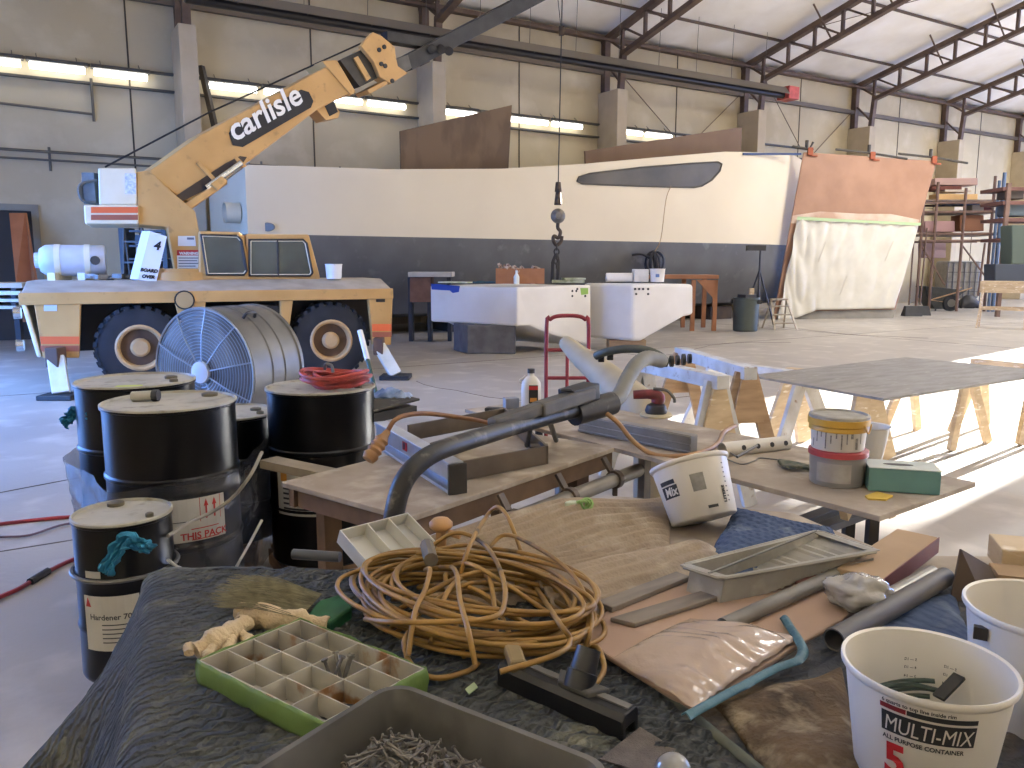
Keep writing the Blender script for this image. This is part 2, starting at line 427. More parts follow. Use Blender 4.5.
# radiant heater tube hung in front of the wall
b = MB(); b.bar(at_plane(201, 66, H(0, D_WALL - .4), H(0, 1)), at_plane(216, 132, H(0, D_WALL - .4), H(0, 1)), .2, .1)
b.build('trim_7', m_seam, kind='structure', label='dark steel brace leaning beside the first pillar')
hp = H(0, D_WALL - 1.9)
ha, hb = at_plane(185, -6, hp, H(0, 1)), at_plane(783, 93, hp, H(0, 1))
sa, sb, hz0, hz1 = s_of(ha), s_of(hb), ha.z, hb.z
hz = (hz0 + hz1) / 2 + .05
hot = lambda s, dt, dz: H(s, D_WALL - 1.9 + dt, lerp(hz0, hz1, (s - sa) / (sb - sa)) + dz)
t = thing('radiant_heater', 'long dark radiant tube heater hung high along the back wall', 'heater', hot((sa + sb) / 2, 0, 0))
b = MB(); b.prism([hot(sa, -.3, -.08), hot(sa, -.12, .16), hot(sa, .12, .16), hot(sa, .3, -.08), hot(sa, .14, .1), hot(sa, -.14, .1)], hot(sb, 0, 0) - hot(sa, 0, 0)); b.build('reflector', mat('heater_reflector', '#7c7468', rough=.45, metal=.5), t)
b = MB(); b.cyl(hot(sa, 0, -.08), hot(sb, 0, -.08), .1, seg=12); b.build('burner_tube', mat('burner_tube', '#2b2622', rough=.5, metal=.3), t, smooth=40)
b = MB(); b.box(hot(sb + .25, 0, 0), (.5, .5, .4), Matrix.Rotation(math.radians(32.1), 3, 'Z')); b.build('burner_box', mat('burner_box', '#c2574a', '#a8453c', rough=.5), t, bevel=.02)
b = MB()
s = sa + 1
while s < sb:
    b.tube([hot(s, -.25, -.08), hot(s, 0, .18), hot(s, .25, -.08)], .015, 5); b.tube([hot(s, 0, .15), hot(s + .05, 0, .15) + Vector((0, 0, zr(D_WALL - 1.9) - hot(s, 0, .15).z))], .008, 4); s += 1.5
b.build('hanger', m_conduit, t, split=True)

# doorway at the far left with frame and dark beyond
dw = at_plane(20, 300, H(0, D_WALL), H(0, 1)); sd0, sd1 = s_of(at_plane(-14, 260, H(0, D_WALL), H(0, 1))), s_of(at_plane(39, 260, H(0, D_WALL), H(0, 1)))
zd = at_plane(20, 210, H(0, D_WALL), H(0, 1)).z
b = MB()
for s in (sd0, sd1): b.bar(H(s, D_WALL - .03, 0), H(s, D_WALL - .03, zd + .1), .14, .1, up=H(0, 1))
b.bar(H(sd0 - .07, D_WALL - .03, zd + .05), H(sd1 + .07, D_WALL - .03, zd + .05), .1, .14)
b.cur = 1; b.box(H((sd0 + sd1) / 2, D_WALL - .005, zd / 2), (abs(sd1 - sd0), .012, zd), Matrix.Rotation(math.radians(32.1), 3, 'Z'))
b.build('door_1', [mat('door_frame', '#8a8577', rough=.7), mat('door_dark', '#3e3a35', rough=.8)], kind='structure', label='dark doorway with grey frame in the back wall')
# ================================================================== the boat under construction
A_DIR, W_DIR, UP = H(0, 1), H(1, 0), Vector((0, 0, 1))
m_hull = mat('hull_fairing', '#dacdb0', '#cfc1a4', rough=.55, scale=.5, lo=.3, hi=.8)
m_bottom = mat('hull_bottom_grey', '#5f5f5e', '#525150', rough=.6, scale=1.2, c3='#6b6a68', s3=3)
m_ply = mat('dark_plywood', '#6b563f', '#5a4733', rough=.75, scale=1.3, stretch=(1, 1, .5), lo=.45, hi=.55)
m_copper = mat('copper_primer', '#a37c63', '#967058', rough=.6, scale=1.5)
m_sheet = mat('plastic_sheet_white', '#d2cdc0', '#c6c1b4', rough=.45, scale=2, trans=0, bump=.1, bscale=6)
T_H = 16.1
zs = lambda s: interp(s, [(3.9, 3.5), (7, 3.6), (9.8, 3.78), (12, 4.02), (14.3, 4.33), (17, 4.68), (20.6, 4.9)])
S_B, S_E = 4.05, 21.8
boat = thing('boat', 'long white boat hull with dark grey bottom under construction beside the crane', 'boat', H(12, 17.6, 0))
rake = lambda z: S_E - (4.9 - z) * .27
def hside(side):
    t0 = T_H if side == 0 else T_H + 3.3
    sg = 1 if side == 0 else -1
    def sec(s):
        return [(sg * .02 * (zs(s) - 2.2), zs(s)), (0, 3.0), (0, 2.2)]
    def fn(u, v):
        z_ = lerp(1, 0, v)
        s = lerp(S_B, S_E, u); z = lerp(2.2, zs(s), z_)
        s = lerp(S_B, rake(z), u)
        tuck = .9 * max(0, (s - 17.8) / 3.4) ** 2
        z = lerp(2.2, zs(s), z_)
        return H(s, t0 + sg * (tuck + .0), z)
    return fn
b = MB(); b.grid(hside(0), 60, 10); b.grid(hside(1), 60, 6)
def deckpt(u, v):
    s = lerp(S_B, S_E, u); tk = .9 * max(0, (s - 17.8) / 3.4) ** 2; return H(s, lerp(T_H + tk, T_H + 3.3 - tk, v), zs(s) - .001)
b.grid(deckpt, 40, 2)
b.prism([H(S_B, T_H, 2.2), H(S_B, T_H + 3.3, 2.2), H(S_B, T_H + 3.3, zs(S_B)), H(S_B, T_H, zs(S_B))], W_DIR * .02)
b.build('topsides', m_hull, boat, smooth=35)
b = MB()
prof = [(0, 2.2), (.02, 1.66), (.25, 1.15), (.7, .5), (1.65, .36), (2.6, .5), (3.05, 1.15), (3.28, 1.66), (3.3, 2.2)]
def bot(u, v):
    k = v * (len(prof) - 1); i = min(int(k), len(prof) - 2); dt, z = lerp(prof[i][0], prof[i + 1][0], k - i), lerp(prof[i][1], prof[i + 1][1], k - i)
    s = lerp(S_B, rake(z), u); tk = .9 * max(0, (s - 17.8) / 3.4) ** 2
    return H(s, T_H + lerp(tk, dt, 1) if False else T_H + min(max(dt, tk), 3.3 - tk), z)
b.grid(bot, 40, 8); b.prism([H(S_B + .001, T_H + d, z) for d, z in prof], W_DIR * .02)
b.build('bottom', m_bottom, boat, smooth=35)
hullp = lambda px, py, off=.03: at_plane(px, py, H(0, T_H - off), A_DIR)
win = [(577, 181), (579, 177), (590, 173.5), (640, 167.5), (690, 163.5), (718, 162), (722, 164), (720, 171), (712, 180), (702, 186), (694, 187.5), (640, 186), (600, 184.5), (582, 183.5)]
b = MB(); b.prism([hullp(*p, .012) for p in win], A_DIR * .05)
b.build('window', mat('hull_window', '#5c564b', '#3e3a34', rough=.35, scale=.8), boat)
b = MB(); ring = [hullp(*p, .02) for p in win]; b.tube(ring, .022, 6, closed=True); b.build('window_trim', mat('window_trim', '#4a443b', rough=.6), boat)
b = MB(); b.bar(hullp(743, 154), hullp(801, 154), .03, .06); b.build('tape', mat('blue_masking_tape', '#25395f', rough=.6), boat)
b = MB(); c0 = H(S_B, T_H + .55, 2.62); b.tube([c0 - W_DIR * .02, c0 - W_DIR * .3], .2, 20, caps=False); b.cur = 1; b.cyl(c0 - W_DIR * .01, c0 - W_DIR * .06, .17, seg=20)
b.build('thruster_tube', [m_hull, mat('tube_dark', '#3d3a36', rough=.7)], boat, smooth=40)
b = MB(); b.lathe([(.16, 0), (.15, .02), (.001, .02)], Matrix.Translation(hullp(267, 227, .0)) @ Matrix.Rotation(PI / 2 , 4, 'X') @ Matrix.Diagonal((1, .55, 1, 1)), 20); b.build('fitting', m_conduit, boat)
# raked stern panel in copper primer
Q = dict(TL=at_y(804, 152, 24.6), TR=at_y(937, 161, 25.4), BL=at_y(773, 322, 23.8), BR=at_y(893, 319, 24.4))
pn = (Q['TR'] - Q['TL']).cross(Q['BL'] - Q['TL']).normalized()
if pn.y < 0: pn = -pn
b = MB(); b.prism([Q['TL'], Q['TR'], Q['BR'], Q['BL']], pn * .06); b.build('stern_panel', m_copper, boat, bevel=.02)
SQ = lambda u, v, o=0: (Q['TL'] * (1 - u) + Q['TR'] * u) * (1 - v) + (Q['BL'] * (1 - u) + Q['BR'] * u) * v - pn * o
b = MB(); b.prism([SQ(.0, .375, .004), SQ(.2, .345, .004), SQ(.5, .35, .004), SQ(.75, .345, .004), SQ(.99, .375, .004), SQ(.99, .42, .004), SQ(0, .42, .004)], pn * .003); b.build('overspray', mat('white_overspray', '#d0bba8', '#b89780', rough=.7, scale=1.2, lo=.4, hi=.6), boat)
b = MB(); b.prism([SQ(.02, .94, .006), SQ(1, .94, .006), SQ(1, 1, .006), SQ(.02, 1, .006)], pn * .005); b.build('skirt', mat('grey_skirt', '#8f8a80', '#7d7870', rough=.8, scale=2), boat)
b = MB()
for s in (6.5, 9.5, 12.5, 15.5, 18):
    b.box(H(s, T_H + 1.65, .19), (.9, 1.6, .38), Matrix.Rotation(math.radians(32.1), 3, 'Z'))
b.build('keel_block', mat('keel_block', '#4b3d31', '#3a3029', rough=.85, scale=3), boat, split=True)
# draped masking sheet
def sheetpt(u, v):
    fold = .05 * math.sin(u * 22 + v * 3) * (1 - v * .4) + .06 * math.sin(u * 55 - v * 14) * math.exp(-u * 5) + .06 * noise.noise(Vector((u * 6, v * 2.5, 3))) + .04 * math.exp(-((u - .16 - v * .12) / .04) ** 2) * v
    return SQ(lerp(.03, .985, u) - .01 * v, lerp(.40, .99 - .055 * min(1, max(0, (u - .12) / .2)), v), .06 + abs(fold))
b = MB(); b.grid(sheetpt, 90, 40)
sh = b.build('plastic_sheet', m_sheet, label='white translucent plastic sheet taped over the lower half of the copper stern', cat='plastic sheet', solid=.004, smooth=60)
b = MB(); b.prism([SQ(.02, .385, .16), SQ(.5, .395, .16), SQ(.985, .40, .16), SQ(.985, .418, .16), SQ(.5, .41, .16), SQ(.02, .405, .16)], pn * .004); b.build('tape', mat('green_tape', '#a9bf93', rough=.6), sh)
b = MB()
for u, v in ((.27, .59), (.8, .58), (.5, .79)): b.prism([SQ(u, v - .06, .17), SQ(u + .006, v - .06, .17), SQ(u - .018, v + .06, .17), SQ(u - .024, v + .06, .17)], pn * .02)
b.build('panel_shadow', mat('sheet_shadow', '#c9c2b4', rough=.8), sh, split=True)  # thin grey strips painted as shadows of the panels behind the sheet
# plywood panels standing on deck
dp = lambda px, py, t: at_plane(px, py, H(0, t), A_DIR)
b = MB(); b.prism([dp(400, 131, 16.9), dp(512, 105, 16.9), dp(508, 178, 16.9), dp(401, 178, 16.9)], A_DIR * .04)
b.build('plywood_sheet', m_ply, label='tall dark brown plywood sheet standing on the boat deck beside the second pillar', cat='plywood', bevel=.004)
b = MB(); b.prism([dp(585, 151, 16.9), dp(640, 142.5, 16.9), dp(742, 127, 16.9), dp(741, 160, 16.9), dp(586, 170, 16.9)], A_DIR * .05)
b.build('deck_panel', mat('brown_panel', '#70573f', '#684f39', rough=.7, scale=1.5), label='long low brown panel standing on the boat deck above the window', cat='panel', bevel=.004)
# bar clamps along the stern top
m_bar = mat('clamp_bar', '#4e4a45', rough=.5, metal=.5); m_orange = mat('clamp_orange', '#9c4f30', rough=.5)
for k, (u, ln, wd) in enumerate(((.04, .55, 'at the inner corner'), (.5, 1.2, 'in the middle'), (.97, 1.2, 'at the outer corner'))):
    base = SQ(u, 0); t = thing('bar_clamp', 'orange bar clamp gripping the copper stern top edge ' + wd, 'clamp', base, 0, 'bar clamps on the stern panel')
    dv = (Q['TR'] - Q['TL']).normalized()
    b = MB(); b.box(base + UP * .02 - pn * .04, (.15, .1, .22)); b.bar(base - UP * .1 - pn * .05, base - UP * .1 - pn * .05 + dv * .24, .045); b.build('jaw', m_orange, t, bevel=.01)
    b = MB(); b.tube([base - dv * ln + UP * .14, base + UP * .1, base + dv * (ln if k else .1) + UP * (.0 if k else .3)], .035, 8); b.build('bar', m_bar, t)
    b = MB(); b.cyl(base - dv * .1 + UP * .1, base - dv * .1 + UP * .34, .05); b.build('handle', m_bar, t)

# ================================================================== the carry-deck crane
CB, CC, CDV = Vector((-4.76, 10.2, 0)), Vector((.913, .407, 0)).normalized(), Vector((-.407, .913, 0)).normalized()
K = lambda x, y, z: CB + CC * x + CDV * y + UP * z
def cpx(pts, k=0.0):
    p0 = CB + CDV * k
    return [at_plane(px, py, p0, CDV) for px, py in pts]
m_yel = mat('crane_yellow', '#c99f62', '#b88e52', rough=.45, scale=2.2, lo=.3, hi=.75, c3='#a07d4c', s3=7, lo3=.62, hi3=.75)
m_cream = mat('crane_cream', '#e6dcc0', '#dcd0b0', rough=.45, scale=2)
m_deck = mat('crane_deck_dust', '#b3aa9b', '#9d9384', rough=.7, scale=3)
m_black = mat('crane_black', '#1c1b1b', '#242322', rough=.6)
m_or = mat('crane_orange', '#e0693a', rough=.45); m_mar = mat('crane_maroon', '#9d5b45', rough=.5)
m_glass = mat('crane_glass', '#2f3634', '#565e58', rough=.1, scale=.9, spec=.9)
m_chrome = mat('chrome', '#cfd2d4', rough=.2, metal=1)
m_rub = mat('tire_rubber', '#1d1f23', '#2a2c31', rough=.8, scale=4)
crane = thing('mobile_crane', 'tan yellow mobile crane with raised boom and cream counterweight', 'crane', K(1.0, 1.1, 0))
b = MB(); b.prism([K(-1.27, 0, 1.12), K(-1.27, 0, 1.25), K(-1.27, .06, 1.27), K(-1.27, .6, 1.40), K(-1.27, 1.7, 1.40), K(-1.27, 2.3, 1.25), K(-1.27, 2.3, 1.12)], CC * 4.6)
b.build('deck', m_deck, crane, bevel=.02)
b = MB(); b.hexa([K(-1.29, -.015, 1.12), K(3.34, -.015, 1.12), K(3.34, 0.0, 1.12), K(-1.29, 0.0, 1.12), K(-1.29, -.015, 1.26), K(3.34, -.015, 1.26), K(3.34, 0.01, 1.27), K(-1.29, .01, 1.27)])
for poly in ([(33, 299), (81, 299), (79, 358), (43, 358)], [(368, 293), (393, 293), (391, 345), (373, 345)], [(173, 296), (206, 296), (203, 345), (186, 345)], [(280, 294), (294, 294), (288, 338), (281, 338)]):
    b.prism(cpx(poly), CDV * .12)
b.build('side_panel', m_yel, crane, bevel=.012, split=True)
b = MB(); b.prism([K(-1.15, -.01, .48), K(-1.15, 1.1, .48), K(-1.29, 2.3, 1.26), K(-1.29, -.01, 1.26)], CC * .05); b.build('front_panel', m_cream, crane, bevel=.02)
b = MB()
for z in (1.02, .62):
    for y in (.18, 2.1): b.cyl(K(-1.3, y, z), K(-1.38, y, z), .07, .075)
b.build('headlight', m_chrome, crane, smooth=40, split=True)
for y0, y1, m_ in ((336.5, 344, m_or), (345.5, 351.5, m_mar)):
    b = MB(); b.prism([p - CDV * .004 for p in cpx([(40, y0), (79.5, y0), (79.5, y1), (41, y1)])], CDV * .003)
    yy0, yy1 = (324, 331) if y0 < 340 else (332, 337)
    b.prism([p - CDV * .004 for p in cpx([(372, yy0), (391.5, yy0), (391.5, yy1), (372, yy1)])], CDV * .003)
    b.build('stripe', m_, crane, split=True)
b = MB(); b.prism([p - CDV * .006 for p in cpx([(44, 305), (57, 305), (57, 311), (44, 311)])], CDV * .006); b.build('badge', mat('badge_blue', '#b9c6dd', rough=.4), crane, bevel=.004)
b = MB(); b.hexa([K(-1.1, .45, .5), K(3.2, .45, .5), K(3.2, 1.8, .5), K(-1.1, 1.8, .5), K(-1.1, .45, 1.13), K(3.2, .45, 1.13), K(3.2, 1.8, 1.13), K(-1.1, 1.8, 1.13)])
b.hexa([K(.62, .06, .45), K(1.75, .06, .45), K(1.75, .45, .45), K(.62, .45, .45), K(.62, .06, 1.05), K(1.75, .06, 1.05), K(1.75, .45, 1.05), K(.62, .45, 1.05)])
b.build('chassis', m_black, crane)
b = MB(); hc = cpx([(184.5, 300)])[0]; b.tube([hc - CDV * .03, hc + CDV * .01], .125, 20); b.cur = 1; b.tube([hc - CDV * .034, hc - CDV * .03], .105, 20)
b.build('lamp_recess', [m_black, mat('lamp_tan', '#a98f63', rough=.5)], crane, smooth=40)
b = MB(); b.prism([p - CDV * .004 for p in cpx([(376, 298), (385, 298), (385, 302), (376, 302)])], CDV * .003); b.build('side_marker', m_black, crane)
# wheels
def wheel(x, y, face):
    w = bpy.data.objects.new('wheel', None); COL.objects.link(w); w.parent = crane; w.matrix_parent_inverse = chain(crane).inverted(); w.location = K(x, y, .545)
    ax = CDV * face; Rm = frame(ax); Mx = Matrix(((Rm[0].x, Rm[1].x, ax.x, 0), (Rm[0].y, Rm[1].y, ax.y, 0), (Rm[0].z, Rm[1].z, ax.z, 0), (0, 0, 0, 1)))
    T = Matrix.Translation(K(x, y, .545)) @ Mx
    b = MB(); b.lathe([(.29, -.2), (.42, -.21), (.5, -.19), (.525, -.14), (.525, .14), (.5, .19), (.42, .21), (.29, .2), (.29, -.2)], T, 40)
    for k in range(26):
        for sd in (-1, 1):
            a = 2 * PI * (k + .25 * sd) / 26
            p = lambda r, a_, z: T @ Vector((r * math.cos(a_), r * math.sin(a_), z))
            b.hexa([p(.5, a, sd * .215), p(.5, a + .12, sd * .215), p(.5, a + .2, sd * .02), p(.5, a + .08, sd * .02), p(.545, a, sd * .2), p(.545, a + .12, sd * .2), p(.545, a + .2, sd * .02), p(.545, a + .08, sd * .02)])
    b.build('tire', m_rub, w, smooth=40)
    b = MB(); b.lathe([(.3, .05), (.3, .2), (.275, .215), (.25, .2), (.235, .12), (.12, .05), (.12, .16), (.09, .19), (.001, .19)], T, 32)
    b.cur = 1; b.lathe([(.235, .119), (.121, .052)], T, 32)
    b.cur = 0
    for k in range(8):
        a = 2 * PI * k / 8; b.cyl(T @ Vector((.16 * math.cos(a), .16 * math.sin(a), .06)), T @ Vector((.16 * math.cos(a), .16 * math.sin(a), .1)), .014, seg=6)
    b.build('rim', [mat('rim_tan', '#c3a173', '#b08e61', rough=.5, scale=5), mat('rim_rust', '#5f4630', '#4e3a29', rough=.7)], w, smooth=35)
for x in (0.0, 2.45):
    wheel(x, .26, -1); wheel(x, 2.04, 1)
# outriggers
for (a, c2, wd) in (((56, 357), (63, 412), .19), ((379, 346), (396, 385), .17)):
    pa, pc = cpx([a], -.12)[0], cpx([c2], -.3)[0]; pc.z = max(pc.z, .06)
    b = MB(); b.bar(pa, pc, wd, wd * .7, up=-CDV); b.cur = 1; b.bar(pa + UP * .12, pa - UP * .12, wd * 1.1, wd * .8); b.cur = 2; b.box((pc.x, pc.y, .03), (.42, .36, .06))
    b.build('outrigger', [mat('outrigger_white', '#dfe0d6', '#cfd0c4', rough=.5), mat('outrigger_rust', '#5b4334', rough=.8), m_black], crane, bevel=.01)
# turret, counterweight
b = MB(); b.prism(cpx([(136, 172), (150, 170), (172, 192), (195, 211), (200, 235), (209, 274), (176, 274), (174, 265), (167, 227), (138, 224.5)], .8), CDV * 1.0); b.build('turret', m_yel, crane, bevel=.015)
b = MB(); b.lathe([(.62, 1.38), (.62, 1.5), (.56, 1.5), (.56, 1.55)], Matrix.Translation(K(.55, 1.15, 0)), 32); b.build('slew_ring', m_yel, crane, smooth=40)
b = MB(); b.prism(cpx([(98, 168), (136, 168), (137, 205), (99, 205)], .78), CDV * 1.2); b.prism(cpx([(83.5, 205), (138, 205), (138.5, 224), (85, 224)], .74), CDV * 1.3)
b.build('counterweight', m_cream, crane, bevel=.02)
for y0, y1, m_ in ((207, 213, m_or), (214.8, 220, m_mar)):
    b = MB(); b.prism([p - CDV * .004 for p in cpx([(91, y0), (138, y0), (138, y1), (91, y1)], .735)], CDV * .003); b.build('stripe', m_, crane)
b = MB(); b.prism([p - CDV * .004 for p in cpx([(125, 173.5), (136, 173.5), (136, 194), (125, 194)], .775)], CDV * .003); b.build('sticker', mat('sticker_white', '#dfe4ea', '#a9b7cf', rough=.5, scale=30), crane)
b = MB(); p0, p1 = cpx([(90, 177)], 1.2)[0], cpx([(90, 202)], 1.2)[0]
b.cyl(p0, p1, .1); b.box((p0 + p1) / 2 + CC * .1, (.16, .5, .4))
for k in range(4):
    q = cpx([(97, 180 + k * 4), (80 + k * 1.5, 185), (82 + k, 200), (96, 203)], .9 + k * .1); b.tube(smooth_path(q, 6), .02, 6)
b.build('winch', mat('winch_grey', '#6a6459', '#4c473f', rough=.6, scale=5), crane, smooth=50)
# stickers on the turret leg
b = MB(); b.prism([p - CDV * .004 for p in cpx([(177, 255.5), (200.5, 255.5), (202.5, 272), (177.5, 272)], .8)], CDV * .003); b.cur = 1; b.prism([p - CDV * .004 for p in cpx([(177, 250), (201, 250), (201, 255.5), (177, 255.5)], .8)], CDV * .003)
b.cur = 0; b.prism([p - CDV * .004 for p in cpx([(178, 236), (195, 236), (196, 246), (178, 246)], .8)], CDV * .003)
o0, ox = cpx([(189, 254.6)], .79)[0], CC
b.text('WARNING', .05, lambda x, y: o0 + ox * x + UP * y - CDV * .001, .003)
b.cur = 2
for k, ln in enumerate((.26, .24, .27, .22, .25)):
    q = cpx([(178.5, 258 + k * 2.7)], .79)[0]; b.bar(q, q + CC * ln, .004, .014)
q = cpx([(187, 238.5)], .79)[0]; b.bar(q, q + CC * .09, .004, .03)
b.build('warning_sticker', [mat('sticker_paper', '#dcdcd8', rough=.5), mat('sticker_red', '#b3262c', rough=.5), mat('sticker_ink', '#6b6d77', rough=.6)], crane)
# leaning board sign
b = MB(); b.prism(cpx([(150, 231), (167, 236.5), (156, 283), (138, 279)], .55), CDV * .05 - CC * .1); b.cur = 1
o0 = cpx([(157.5, 246)], .545)[0]; sx = (CC * .98 - UP * .12)
lean = (cpx([(161, 240)], .545)[0] - cpx([(149, 280)], .545)[0]).normalized()
b.text('4', .16, lambda x, y: o0 + sx * x + lean * (y - .05) - CDV * .003, .006)
for k, tx in enumerate(('BOARD', 'OVER')):
    o1 = cpx([(148.8 - k * .8, 272 + k * 6.2)], .545)[0]
    b.text(tx, .062, lambda x, y: o1 + sx * x + lean * y - CDV * .003, .004)
b.build('sign_board', [mat('sign_white', '#dfe2e6', rough=.45), m_black], crane)
# cab: two glazed bays
def bay(outer, glass, k, nm):
    b = MB(); b.prism(cpx(outer, k), CDV * .85); b.build(nm, m_yel, crane, bevel=.02)
    p = cpx(glass, k); c = sum(p, Vector()) / len(p)
    b = MB(); b.prism([q - CDV * .012 for q in p], CDV * .01); b.cur = 1; b.tube([q - CDV * .012 for q in p], .022, 6, closed=True); b.cur = 2; b.tube([c + (q - c) * .955 - CDV * .016 for q in p], .012, 6, closed=True)
    b.build('window', [m_glass, m_black, m_cream], crane)
bay([(199, 231), (239, 232), (244, 236), (250, 274), (250, 280), (199, 280)], [(201, 235), (237, 236), (241, 240), (246.5, 271), (244, 274.5), (207, 274.5)], .6, 'cab')
bay([(246, 234), (309, 234.5), (320, 276), (320, 281), (246, 281)], [(249, 240), (303, 240), (306, 243), (312, 273), (310, 275.5), (249, 275.5)], .62, 'cab')
b = MB(); q = cpx([(277.5, 240), (278.5, 275)], .605); b.bar(q[0], q[1], .03, .02); b.build('window_bar', m_black, crane)
# propane tank
pa, pb = cpx([(35, 263)], 1.0)[0], cpx([(106, 262)], 1.0)[0]; pa.z = pb.z = 1.66
L_ = (pb - pa).length; Rm = frame(CC); T = Matrix.Translation(pa) @ Matrix(((Rm[0].x, Rm[1].x, CC.x, 0), (Rm[0].y, Rm[1].y, CC.y, 0), (Rm[0].z, Rm[1].z, CC.z, 0), (0, 0, 0, 1)))
b = MB(); b.lathe([(.001, .0), (.1, .0), (.1, .05), (.15, .06), (.2, .13), (.205, .2), (.205, L_ - .02), (.19, L_), (.001, L_)], T, 28); b.build('propane_tank', mat('tank_white', '#c9ced6', '#b8bec9', rough=.35, scale=3), crane, smooth=40)
b = MB()
for z in (.27, .62): b.lathe([(.212, z - .035), (.212, z + .035)], T, 28); b.box(pa + CC * z - UP * .22, (.1, .4, .12))
b.build('tank_strap', m_cream, crane, smooth=40)
b = MB(); b.cyl(pa + CC * (L_ * .86) - CDV * .16, pa + CC * (L_ * .86) - CDV * .235, .06); b.build('tank_valve', mat('valve_dark', '#4a4641', rough=.5, metal=.4), crane)
# clutter on the deck
b = MB()
for k in range(6): q = cpx([(92 + k * 9, 276 + (k % 3))], .8 - .1 * (k % 2))[0]; b.box(q, (.14, .1, .06), Matrix.Rotation(k, 3, 'Z'))
b.tube(smooth_path(cpx([(90, 277), (105, 279), (122, 277), (138, 279)], .7), 6), .015, 6); b.build('deck_fitting', mat('deck_fitting', '#57534d', '#8d8a84', rough=.5, scale=8, metal=.3), crane)
# boom
BB, BH = Vector((-4.95, 11.3, 0)), Vector((5.85, 4.7, 0)).normalized()
BN = Vector((-BH.y, BH.x, 0))
bpx = lambda pts, k=-.28: [at_plane(px, py, BB + BN * k, BN) for px, py in pts]
b = MB(); b.prism(bpx([(148, 172), (200, 135), (336, 61.5), (353.5, 91), (317, 110), (258, 155), (240, 168), (212, 190), (196, 207), (172, 192)]), BN * .56); b.build('boom', m_yel, crane, bevel=.02)
b = MB()
for p in ([(322, 61), (337, 60), (356, 92), (351, 95)], [(196, 163), (199, 161), (222, 184), (219, 187)], [(234, 158), (237, 156), (247, 166), (243, 168)]): b.prism(bpx(p, -.31), BN * .62)
b.build('boom_rib', m_yel, crane, bevel=.008, split=True)
b = MB(); b.prism(bpx([(340, 60), (378, 42), (382, 76), (360, 87)], -.2), BN * .4); b.build('inner_section', mat('boom_dark', '#3a3530', '#2a2724', rough=.5), crane)
b = MB(); b.prism(bpx([(354, 58), (358, 56), (371, 78), (367, 81)], -.24), BN * .48); b.build('boom_rib', m_yel, crane)
b = MB(); b.prism(bpx([(361, 46), (365, 40), (373, 32), (382, 36), (395, 47), (396, 57), (398, 66), (408, 73), (391, 84), (380, 77), (374, 62)], -.3), BN * .1)
b.prism(bpx([(361, 46), (365, 40), (373, 32), (382, 36), (395, 47), (396, 57), (398, 66), (408, 73), (391, 84), (380, 77), (374, 62)], .2), BN * .1)
b.prism(bpx([(364, 48), (380, 38), (394, 60), (392, 80), (380, 72)], -.2), BN * .4)
b.prism(bpx([(367, 90), (386, 80), (388, 84), (370, 94)], -.28), BN * .4); b.build('boom_head', m_yel, crane, bevel=.01)
b = MB()
for px, py in ((379, 50), (384, 47), (381, 64), (392, 81), (385, 66)): b.tube([bpx([(px, py)], -.3)[0] - BN * .02, bpx([(px, py)], -.3)[0]], .035, 10)
b.build('pin', m_black, crane, split=True)
b = MB(); b.prism(bpx([(391, 60), (408, 54), (412, 68), (399, 76)], -.2), BN * .4); b.build('jib_socket', mat('jib_grey', '#5c5a56', '#4a4844', rough=.5), crane, bevel=.01)
j0, j1 = bpx([(405, 64)], 0)[0], bpx([(556, -14)], 0)[0]
b = MB(); b.bar(j0, j1, .25, .25); b.bar(bpx([(430, 46)], 0)[0] + BN * .1, j1 + UP * .12, .1, .1)
b.bar(bpx([(384, 37)], .05)[0], bpx([(436, 46)], .05)[0], .2, .16)
for px, py in ((441, 49), (449, 51), (432, 49)): b.tube([bpx([(px, py)], -.2)[0], bpx([(px, py)], .2)[0]], .075, 14)
b.build('jib', mat('jib_dark', '#353434', '#292929', rough=.5, metal=.3), crane, bevel=.01)
b = MB(); q0, q1 = bpx([(168, 197), (172, 200), (223, 163), (219, 159)], -.1), None; b.tube([bpx([(180, 207)], 0)[0], bpx([(222, 178)], 0)[0]], .11, 14); b.build('lift_cylinder', m_yel, crane, smooth=40)
b = MB(); b.tube([bpx([(220, 180)], -.15)[0], bpx([(247, 160)], -.15)[0]], .06, 12); b.build('cylinder_rod', m_chrome, crane, smooth=40)
b = MB(); b.prism(bpx([(176, 196), (183, 201), (207, 189), (243, 163), (247, 157), (240, 156), (226, 163)], -.3), BN * .03); b.build('boom_slot', mat('slot_dark', '#3b2f24', rough=.7), crane)
b = MB(); b.tube([bpx([(206, 188)], -.33)[0], bpx([(241, 163)], -.33)[0]], .045, 12); b.build('cylinder_rod', m_chrome, crane, smooth=40)
b = MB(); b.prism(bpx([(211, 184), (222, 176), (228, 181), (218, 190)], -.42), BN * .12); b.prism(bpx([(180, 207), (186, 212), (222, 188), (217, 183)], -.36), BN * .1); b.build('cylinder_mount', m_yel, crane, split=True, bevel=.008)
b = MB(); b.prism(bpx([(320, 89), (330, 100), (340, 112), (338, 118), (326, 120), (317, 110)], -.2), BN * .35); b.cur = 1; b.prism(bpx([(325, 106), (334, 101), (338, 112), (330, 116)], -.215), BN * .05)
b.build('boom_bracket', [m_yel, m_black], crane)
